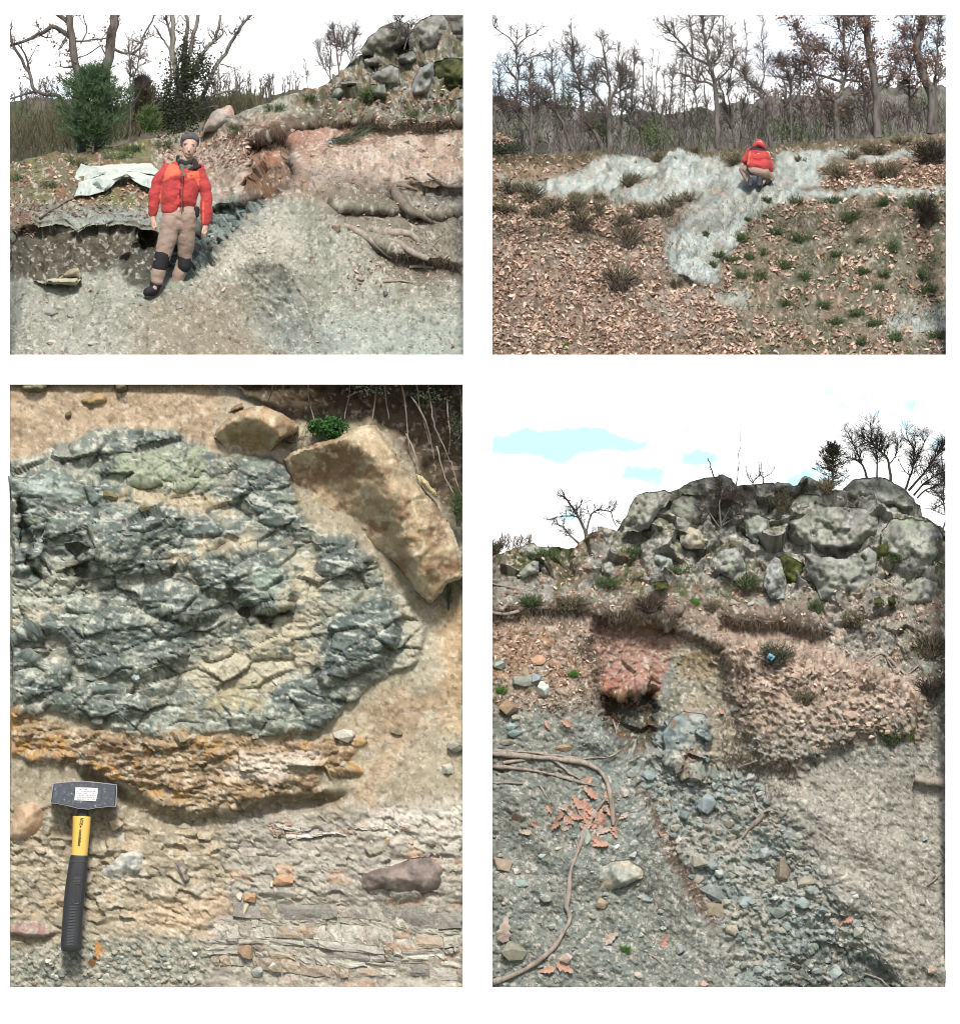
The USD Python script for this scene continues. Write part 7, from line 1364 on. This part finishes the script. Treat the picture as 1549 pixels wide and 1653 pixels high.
gd = (M_bark2, M_twig)
tree([([(944, 884), (946, 866), (936, 840), (926, 822), (912, 804), (905, 800)], 3.2, 1.1), ([(947, 862), (950, 842), (958, 826), (970, 823), (986, 826), (990, 816)], 1.8, .8), ([(934, 836), (918, 832), (896, 836), (886, 840)], 1.4, .6), ([(938, 880), (922, 866), (908, 850), (896, 846)], 2.2, .8), ([(930, 824), (938, 812), (940, 804)], 1.1, .5), ([(986, 826), (990, 842), (996, 850)], 1.1, .5), ([(940, 878), (950, 866), (974, 856)], 1.0, .5)], 1.42, 'small crooked bare tree on the crest at the left', seed=301, twigs=9, tw_len=24)
tree([([(1399, 772), (1394, 756), (1387, 742), (1378, 720), (1368, 698)], 2.2, .7), ([(1388, 744), (1376, 740), (1364, 738)], 1.2, .5)], 1.6, 'bare tree just right of the small pine', seed=302, twigs=16, tw_len=36, mats=gd)
tree([([(1438, 782), (1436, 760), (1432, 742), (1420, 728), (1410, 718), (1400, 712), (1390, 704)], 2.6, .9), ([(1420, 728), (1426, 714), (1430, 704)], 1.2, .5), ([(1434, 750), (1446, 730), (1448, 706)], 1.2, .5), ([(1408, 718), (1406, 696), (1404, 680)], 1.2, .5)], 1.7, 'bare tree with a bent stem above the top boulder', seed=303, twigs=16, tw_len=38, mats=gd)
tree([([(1415, 772), (1415, 745), (1414, 722), (1410, 700)], 1.6, .6)], 1.8, 'straight thin tree between the two bare trees', seed=304, twigs=16, tw_len=32, mats=gd)
tree([([(1460, 792), (1468, 770), (1474, 752), (1476, 730), (1476, 700)], 2.2, .7), ([(1466, 792), (1484, 772), (1500, 752), (1512, 735), (1530, 722)], 2.2, 1.0), ([(1474, 800), (1492, 780), (1510, 768), (1532, 758)], 1.8, .9), ([(1480, 804), (1496, 790), (1514, 782), (1532, 764)], 1.6, .8), ([(1476, 728), (1466, 710), (1462, 694)], 1.1, .5), ([(1475, 745), (1490, 720), (1496, 700)], 1.1, .5)], 1.65, 'many stemmed bare tree at the right edge', seed=305, twigs=14, tw_len=36, leaves=60)
tree([([(1526, 870), (1524, 820), (1522, 760), (1520, 700)], 1.6, .7), ([(1526, 812), (1512, 818), (1500, 824)], 1.0, .5)], 1.9, 'thin tree cut by the right edge', seed=306, twigs=14, tw_len=32)
tree([([(1188, 784), (1190, 760), (1193, 720), (1195, 684)], 1.0, .3)], 1.5, 'tall single shoot on the crest', seed=307, twigs=3, tw_len=14, levels=1, name='shoot', cat='sapling', mats=gd)
tree([([(1214, 788), (1216, 776), (1226, 766), (1229, 744)], 1.2, .5), ([(1215, 780), (1206, 766), (1204, 752)], .9, .4)], 1.5, 'forked shoot on the wide ledge, left of two', seed=308, twigs=10, tw_len=16, levels=2, name='shoot', cat='sapling', mats=gd)
tree([([(1232, 788), (1232, 772), (1244, 764), (1250, 752)], 1.0, .4), ([(1232, 774), (1226, 762), (1224, 748)], .8, .4)], 1.5, 'forked shoot on the wide ledge, right of two', seed=309, twigs=10, tw_len=16, levels=2, name='shoot', cat='sapling', mats=gd)
tree([([(1160, 800), (1156, 784), (1150, 764), (1146, 750), (1142, 739)], 1.5, .8)], 1.2, 'dark dead stick standing on the flat topped rock', seed=310, twigs=3, tw_len=14, levels=1, name='dead_stick', cat='stick', mats=(M_bark, M_twig_dark))
tree([([(1164, 850), (1160, 820), (1164, 796), (1158, 776)], 1.6, .6), ([(1164, 845), (1180, 816), (1192, 790)], 1.3, .5), ([(1160, 850), (1142, 822), (1130, 800)], 1.2, .5), ([(1166, 848), (1190, 830), (1206, 806)], 1.1, .5), ([(1162, 852), (1176, 824), (1178, 790)], 1.1, .5)], .98, 'dark dense bare shrub in the cleft of the outcrop', seed=311, twigs=22, tw_len=26, name='bare_shrub', cat='shrub', mats=(M_bark, M_twig_dark))
pine(1342, 790, 718, 62, 1.5, 'small sparse pine on the crest', M_brush, 312, 1500, 'pine', 8)
shrub('bush', 800, 898, 1.35, 40, 34, 'green bush on the crest at the left edge', M_brush, 400, 8, .9, None, 'bush', 320)
undergrowth('undergrowth', 810, 860, [(810, 890), (860, 886)], [(810, 862), (860, 866)], 1.4, 1.7, 160, 16, 'grey shoots on the crest at the left', M_twig, 321)
SH = [(1206, 955, 52, 34, 'light green bush between pale rock and moss', M_spring), (1252, 1072, 66, 44, 'grey green bush with a blue ribbon on the rubble mound', MATS['juniper']), (1260, 836, 40, 44, 'dry bush in the cleft left of the largest boulder', M_brush), (1280, 800, 44, 20, 'grey green brush under the cap rock', M_brush), (1330, 808, 40, 28, 'grey brush between the boulders', M_tuft), (925, 982, 60, 28, 'overhanging dry grass at the left turf edge', M_tuft), (860, 975, 50, 22, 'dark grass at the far left turf edge', M_tuftgreen), (1050, 985, 56, 34, 'dead grass over the cave mouth', M_dryroots), (1120, 975, 18, 14, 'small bright green sprig above the cave', M_lime), (926, 1092, 16, 14, 'bright green sprig on the leafy slope', M_lime), (810, 1118, 22, 14, 'green herb at the left edge by the blue stone', M_lime), (1318, 990, 30, 26, 'small dark bush at the foot of the column', M_tuftgreen), (1150, 985, 30, 18, 'dark grass right above the cave mouth', M_tuft), (1500, 1130, 60, 46, 'hanging earth brown brush at the right edge', MATS['dark_brush']), (1500, 1060, 70, 50, 'dark scrub under the right rocks', M_tuft), (1300, 1135, 44, 26, 'dry brush on the rubble mound', M_tuft), (1440, 1200, 50, 30, 'thin green brush at the right of the grey slope', M_tuftgreen), (1010, 1535, 18, 12, 'green sprig in the gravel at the bottom', M_lime), (1470, 1190, 16, 14, 'small green weed right of the grey slope', M_lime), (880, 900, 70, 16, 'grassy tuft beside the split rock', M_tuftgreen), (1020, 890, 60, 16, 'mossy grass under the angular rock', M_tuftgreen), (980, 945, 70, 16, 'long grass on the ledge at the left', M_tuftgreen), (1100, 930, 60, 18, 'olive grass under the cream rubble', M_tuftgreen), (1440, 910, 30, 16, 'grass in the crack of the mossy boulder', M_tuftgreen), (1380, 1010, 50, 30, 'dry scrub on the broken wall', M_tuft)]
for k, (x, y, w, h, lb, m_) in enumerate(SH):
    t = shrub('bush' if h > 20 else 'grass_tuft', x, y, 0, w, h, lb, m_, int(120 + w * h * .22), 9, .9, None, 'bush' if h > 20 else 'grass', 330 + k, ground=Dg, stem=h > 20)
    if k == 1:
        mesh('ribbon', tubes([(np.array([P(1240, 1062, Dg.at(1244, 1062)[1] - .12), P(1243, 1058, Dg.at(1244, 1062)[1] - .16), P(1248, 1060, Dg.at(1244, 1062)[1] - .15), P(1244, 1066, Dg.at(1244, 1062)[1] - .14)]), [.022, .03, .024, .016])], 7), MATS['blue_ribbon'], t, smooth=True)
mat_of_roots('root_mat', Dg, [(772, 975, 1000, 1000, .16), (1000, 978, 1090, 992, .08), (1165, 990, 1335, 1018, .2), (1165, 1050, 1215, 1240, .2), (1030, 1270, 1150, 1500, .14), (1200, 1220, 1290, 1280, .1), (930, 1020, 975, 1140, .12)], 3000, 17, 'hanging dead rootlets along the turf edges of the rocky slope', M_dryroots, 360)
DR = [([(792, 1216), (830, 1219), (862, 1222), (900, 1226), (936, 1230), (962, 1240), (976, 1256), (984, 1280), (988, 1305), (990, 1332)], 4.5, 3.6, 'thickest pale root curving down at the left'), ([(792, 1238), (830, 1240), (870, 1246), (905, 1254), (940, 1264), (960, 1268)], 3, 1.8, 'pale root running below the thickest one'), ([(792, 1212), (850, 1214), (900, 1220), (950, 1224), (982, 1222), (1000, 1212)], 2.4, 1.2, 'thin root running along the top of the others'), ([(812, 1232), (850, 1226), (880, 1222), (896, 1230), (918, 1246), (936, 1258)], 3, 1.8, 'root crossing under the thickest one'), ([(985, 1284), (968, 1300), (955, 1322), (944, 1346), (934, 1370), (927, 1388), (920, 1410), (918, 1440), (914, 1462), (920, 1480), (912, 1500), (898, 1524), (876, 1546), (846, 1566), (812, 1580), (786, 1588)], 2.6, 4.6, 'long pale root winding down to the bottom left corner'), ([(984, 1300), (966, 1312), (962, 1326), (968, 1338)], 1.8, 1.2, 'short rootlet forking left from the thick one'), ([(928, 1356), (932, 1372), (926, 1388)], 1.8, 1.2, 'short root beside the long winding one'), ([(792, 1264), (820, 1264), (844, 1264)], 2, 1.2, 'short straight root at the left edge'), ([(871, 1268), (878, 1280), (884, 1290)], 1.6, 1, 'short pale stick under the roots'), ([(988, 1162), (996, 1186), (1004, 1206), (1010, 1216)], 1.4, .8, 'thin twig hanging in the cave'), ([(792, 942), (812, 946), (836, 950)], 2, 1.2, 'thin dark root on the crest at the left'), ([(790, 988), (816, 991), (838, 987)], 3.5, 2.6, 'stout grey root under the left turf edge'),
      ([(1402, 1066), (1424, 1054), (1444, 1074), (1464, 1090), (1496, 1106)], 2.4, 1.8, 'arched grey branch on the right slope'), ([(1430, 1062), (1450, 1088), (1474, 1098), (1496, 1110)], 1.6, 1.0, 'thin branch under the arched one'), ([(1466, 1088), (1488, 1066), (1492, 1060)], 1.5, .9, 'short pale twig right of the arched branch'), ([(1232, 1312), (1222, 1326), (1206, 1340), (1198, 1352)], 4.5, 3, 'broken root stub in the gully'), ([(1228, 1314), (1240, 1308), (1256, 1312)], 3, 2, 'side stub of the broken root in the gully'), ([(1476, 1256), (1500, 1262), (1530, 1262)], 8, 8, 'thick log at the right edge'), ([(1190, 1240), (1206, 1234), (1222, 1228)], 1.8, 1.2, 'small stick on the edge of the gully'), ([(1496, 1430), (1510, 1418), (1520, 1408)], 1.6, 1, 'thin reddish twig at the right edge'), ([(1395, 1572), (1418, 1580), (1436, 1594)], 1.2, .8, 'thin rootlet at the bottom right'), ([(1046, 1540), (1064, 1552), (1078, 1566)], 1.2, .8, 'thin rootlet in the gravel at the bottom')]
for k, (pl, a, b, lb) in enumerate(DR): rope('log' if k == 17 else 'root', pl, a, b, lb, M_root, Dg, cat='log' if k == 17 else 'root', seed=370 + k, off=.6)
DS = [(806, 1073, 20, 13, (158, 176, 172), 'pale blue stone at the left edge under the orange earth'), (848, 1100, 42, 18, (142, 150, 140), 'flat greenish stone left of the pale one'), (866, 1095, 18, 16, (138, 158, 162), 'blue stone on the flat greenish one'), (878, 1112, 24, 26, (184, 192, 184), 'pale upright stone right of the flat one'), (820, 1142, 30, 26, (158, 132, 100), 'brown rusty stone at the left'), (831, 1158, 14, 9, (160, 158, 142), 'small stone beside the brown one'), (826, 1172, 18, 12, (136, 158, 160), 'upper of two blue stones above the roots'), (832, 1184, 24, 14, (132, 152, 152), 'lower of two blue stones above the roots'), (867, 1065, 22, 16, (186, 140, 108), 'orange stone on the leafy slope'), (897, 1070, 22, 14, (178, 138, 112), 'second orange stone right of the first'), (910, 1208, 28, 14, (170, 146, 112), 'yellowish block above the thin root'), (818, 1198, 30, 10, (160, 158, 140), 'flat stone above the roots at the left'), (1006, 1280, 14, 13, (190, 180, 168), 'round cream stone right of the thick root'), (1045, 1252, 20, 17, (142, 162, 164), 'square blue stone below the cave'), (1066, 1218, 12, 8, (146, 146, 132), 'small grey stone under the cave'), (1020, 1250, 16, 10, (146, 152, 144), 'grey stone left of the square blue one'), (1140, 1296, 28, 30, (142, 158, 162), 'blue stone with a white top in the gully'), (1094, 1358, 14, 13, (190, 182, 172), 'pinkish stone on the gully rim'), (1022, 1362, 12, 9, (188, 192, 188), 'pale pebble left of the rim'), (994, 1367, 12, 9, (170, 186, 184), 'round pale pebble above the big block'), (1021, 1380, 12, 11, (180, 186, 180), 'pale pebble above the big block at right'), (944, 1350, 18, 22, (150, 160, 150), 'green grey stone behind the winding root'), (808, 1395, 32, 18, (168, 148, 126), 'brown slab at the left edge'), (834, 1406, 14, 10, (196, 186, 174), 'cream pebble right of the brown slab'), (875, 1382, 12, 8, (168, 184, 180), 'pale blue flake above the pebble'), (840, 1426, 22, 12, (150, 172, 166), 'pale green flake on the left gravel'), (882, 1450, 20, 12, (168, 172, 160), 'flat grey green stone left of the winding root'), (972, 1458, 18, 16, (170, 152, 122), 'brown chip below the big block'), (830, 1536, 38, 28, (142, 142, 120), 'olive slab at the lower left'), (912, 1547, 18, 17, (190, 170, 154), 'pink pebble at the lower left'), (1030, 1574, 16, 9, (196, 178, 164), 'cream pebble at the bottom'), (1098, 1530, 16, 14, (158, 164, 160), 'grey stone right of the leaf'), (1108, 1540, 12, 10, (160, 164, 160), 'smaller grey stone beside it'), (1044, 1450, 24, 14, (142, 156, 156), 'blue grey flake right of the big block'), (1126, 1396, 28, 18, (152, 148, 130), 'tan stone at the gully edge'), (1148, 1440, 38, 26, (140, 152, 146), 'large grey stone in the gully'), (1126, 1418, 18, 14, (160, 154, 136), 'stone above the large grey one'), (1152, 1468, 30, 20, (158, 146, 120), 'brown stone in the gully under the large grey one'), (1264, 1402, 22, 40, (150, 138, 116), 'upright brown stone in the gully'), (1234, 1378, 18, 20, (158, 166, 164), 'pale stone left of the upright brown one'), (1300, 1424, 26, 18, (146, 142, 124), 'brown lump right of the upright stone'), (1202, 1458, 20, 18, (150, 170, 168), 'blue green stone in the lower gully'), (1178, 1502, 20, 16, (180, 168, 146), 'cream stone in the lower gully'), (1294, 1458, 22, 18, (152, 172, 170), 'pale blue block in the lower gully'), (1254, 1474, 28, 18, (136, 148, 144), 'slate grey stone in the lower gully'), (1180, 1412, 14, 8, (180, 182, 174), 'white chip in the gully'), (1348, 1572, 22, 24, (152, 170, 166), 'pale pointed stone at the bottom of the gully'), (1380, 1446, 10, 6, (186, 192, 190), 'white chip on the right slope'), (1386, 1504, 16, 18, (164, 164, 152), 'grey slab beside the red leaf'), (1492, 1354, 9, 8, (176, 186, 184), 'round pale pebble on the right slope'), (1370, 1155, 22, 14, (196, 168, 144), 'largest pale stone in the spill of the mound'), (1285, 1091, 18, 10, (206, 176, 152), 'pale stone on top of the mound'), (1374, 1106, 10, 9, (204, 176, 150), 'small cream stone on the mound'), (1446, 1088, 12, 12, (176, 160, 142), 'grey pink stone under the arched branch'), (1502, 1568, 14, 12, (186, 158, 140), 'pink stone at the bottom right'), (1137, 1588, 12, 10, (190, 156, 138), 'pink pebble at the bottom centre'), (1186, 972, 16, 10, (168, 158, 144), 'pale stone above the right turf edge'), (1212, 974, 12, 7, (174, 170, 160), 'second pale stone above the right turf edge')]
for k, (x, y, w, h, c, lb) in enumerate(DS): stone('stone', x, y, w * 1.1, h * 1.1, lb, c, Dg, seed=400 + k)
r = np.random.default_rng(460)
gp_ = [(1040, 1235), (1130, 1262), (1210, 1245), (1255, 1310), (1310, 1400), (1390, 1510), (1420, 1590), (1210, 1590), (1155, 1480), (1105, 1400), (1065, 1330)]
n = 0
while n < 105:
    x, y = r.uniform(1040, 1420), r.uniform(1240, 1585)
    if pip(np.array([x]), np.array([y]), gp_)[0]:
        w = r.uniform(6, 17); stone('rubble_stone', x, y, w, w * r.uniform(.5, .85), 'grey broken stone in the gully', [(150, 160, 154), (136, 150, 148), (160, 156, 140), (144, 138, 120), (166, 172, 166)][n % 5], Dg, seed=500 + n, group='rubble in the gully'); n += 1
for k in range(50):
    x, y = (r.uniform(1320, 1440), r.uniform(1125, 1185)) if k < 30 else (r.uniform(1190, 1480), r.uniform(1045, 1230))
    w = r.uniform(6, 13); stone('rubble_stone', x, y, w, w * r.uniform(.5, .8), 'pinkish chip on the rubble mound', [(206, 178, 154), (190, 160, 134), (214, 192, 170), (170, 146, 124)][k % 4], Dg, seed=700 + k, group='chips on the rubble mound')
for k in range(60):
    x, y = r.uniform(796, 1080), r.uniform(1290, 1590)
    if x > 1030 and y < 1420: continue
    w = r.uniform(6, 13); stone('rubble_stone', x, y, w, w * r.uniform(.45, .75), 'small flat stone on the left gravel slope', [(150, 166, 160), (168, 172, 162), (134, 148, 144), (176, 164, 146), (150, 146, 132)][k % 5], Dg, seed=800 + k, group='stones on the left gravel slope')
gravel('gravel', Dg, [(794, 1290, 1080, 1593, .3), (1040, 1240, 1420, 1593, .3), (1200, 1180, 1524, 1590, .25), (1170, 1040, 1480, 1230, .2), (794, 1020, 1000, 1210, .15)], 6500, 'loose chips strewn over the rocky slope', [(160, 166, 158), (134, 140, 134), (184, 176, 160), (112, 118, 114), (196, 176, 156), (206, 204, 194)], 990, 2.2, 5)
gravel('rubble', Dg, [(1060, 1250, 1240, 1330, .3), (1100, 1330, 1330, 1450, .35), (1180, 1450, 1420, 1590, .35)], 330, 'smaller rubble filling the gully', [(150, 160, 154), (136, 150, 148), (160, 156, 140), (166, 172, 166)], 994, 5, 11)
lf = np.random.default_rng(991)
leaf_litter('leaf_litter', Dg, np.concatenate([np.stack([lf.uniform(796, 960, 600), lf.uniform(1000, 1150, 600)], 1), np.stack([lf.uniform(794, 1524, 700), lf.uniform(890, 985, 700)], 1), np.stack([lf.uniform(1160, 1480, 300), lf.uniform(990, 1120, 300)], 1), np.stack([lf.uniform(1440, 1524, 130), lf.uniform(960, 1160, 130)], 1)]), 6, 'dry leaves scattered over the rocky slope', [M_litter, M_oakleaf], 992)
M_redleaf = plain('red_oak_leaf', (184, 136, 112), .8, .2, var=.25, scale=14); M_paleleaf = plain('pale_oak_leaf', (176, 156, 140), .8, .2, var=.2, scale=14)
LV = [(884, 1172, 16, 0, 'left of two red oak leaves beside the bank'), (916, 1167, 20, 0, 'right of two red oak leaves beside the bank'), (884, 1566, 26, 0, 'left of two red oak leaves at the bottom left'), (910, 1562, 32, 0, 'right of two red oak leaves at the bottom left'), (1072, 1520, 24, 0, 'upright red oak leaf in the gravel'), (1356, 1490, 16, 0, 'left of two red leaves in the gully'), (1370, 1482, 18, 0, 'right of two red leaves in the gully'), (816, 1500, 44, 1, 'large pale oak leaf at the left edge'), (984, 1514, 30, 1, 'pale curled leaf below the big block'), (1165, 1150, 14, 0, 'orange leaf on the edge of the mound'), (850, 1343, 22, 1, 'pale oak leaf left of the roots'), (832, 1322, 30, 0, 'long brown leaf left of the roots'), (862, 1330, 18, 0, 'small brown leaf left of the pile'), (1060, 1348, 14, 0, 'red brown leaf on the gully rim')]
for k, (x, y, sz, c, lb) in enumerate(LV): single_leaf(x, y, sz, lb, Dg, M_paleleaf if c else M_redleaf, 10 + k)
for k in range(46):
    x, y = 950 + r.normal(0, 26), 1320 + r.normal(0, 20); single_leaf(x, y, r.uniform(16, 28), 'brown oak leaf in the pile under the roots', Dg, M_redleaf if k % 3 else MATS['pale_oak_leaf'], 40 + k, 'oak leaves piled under the roots')
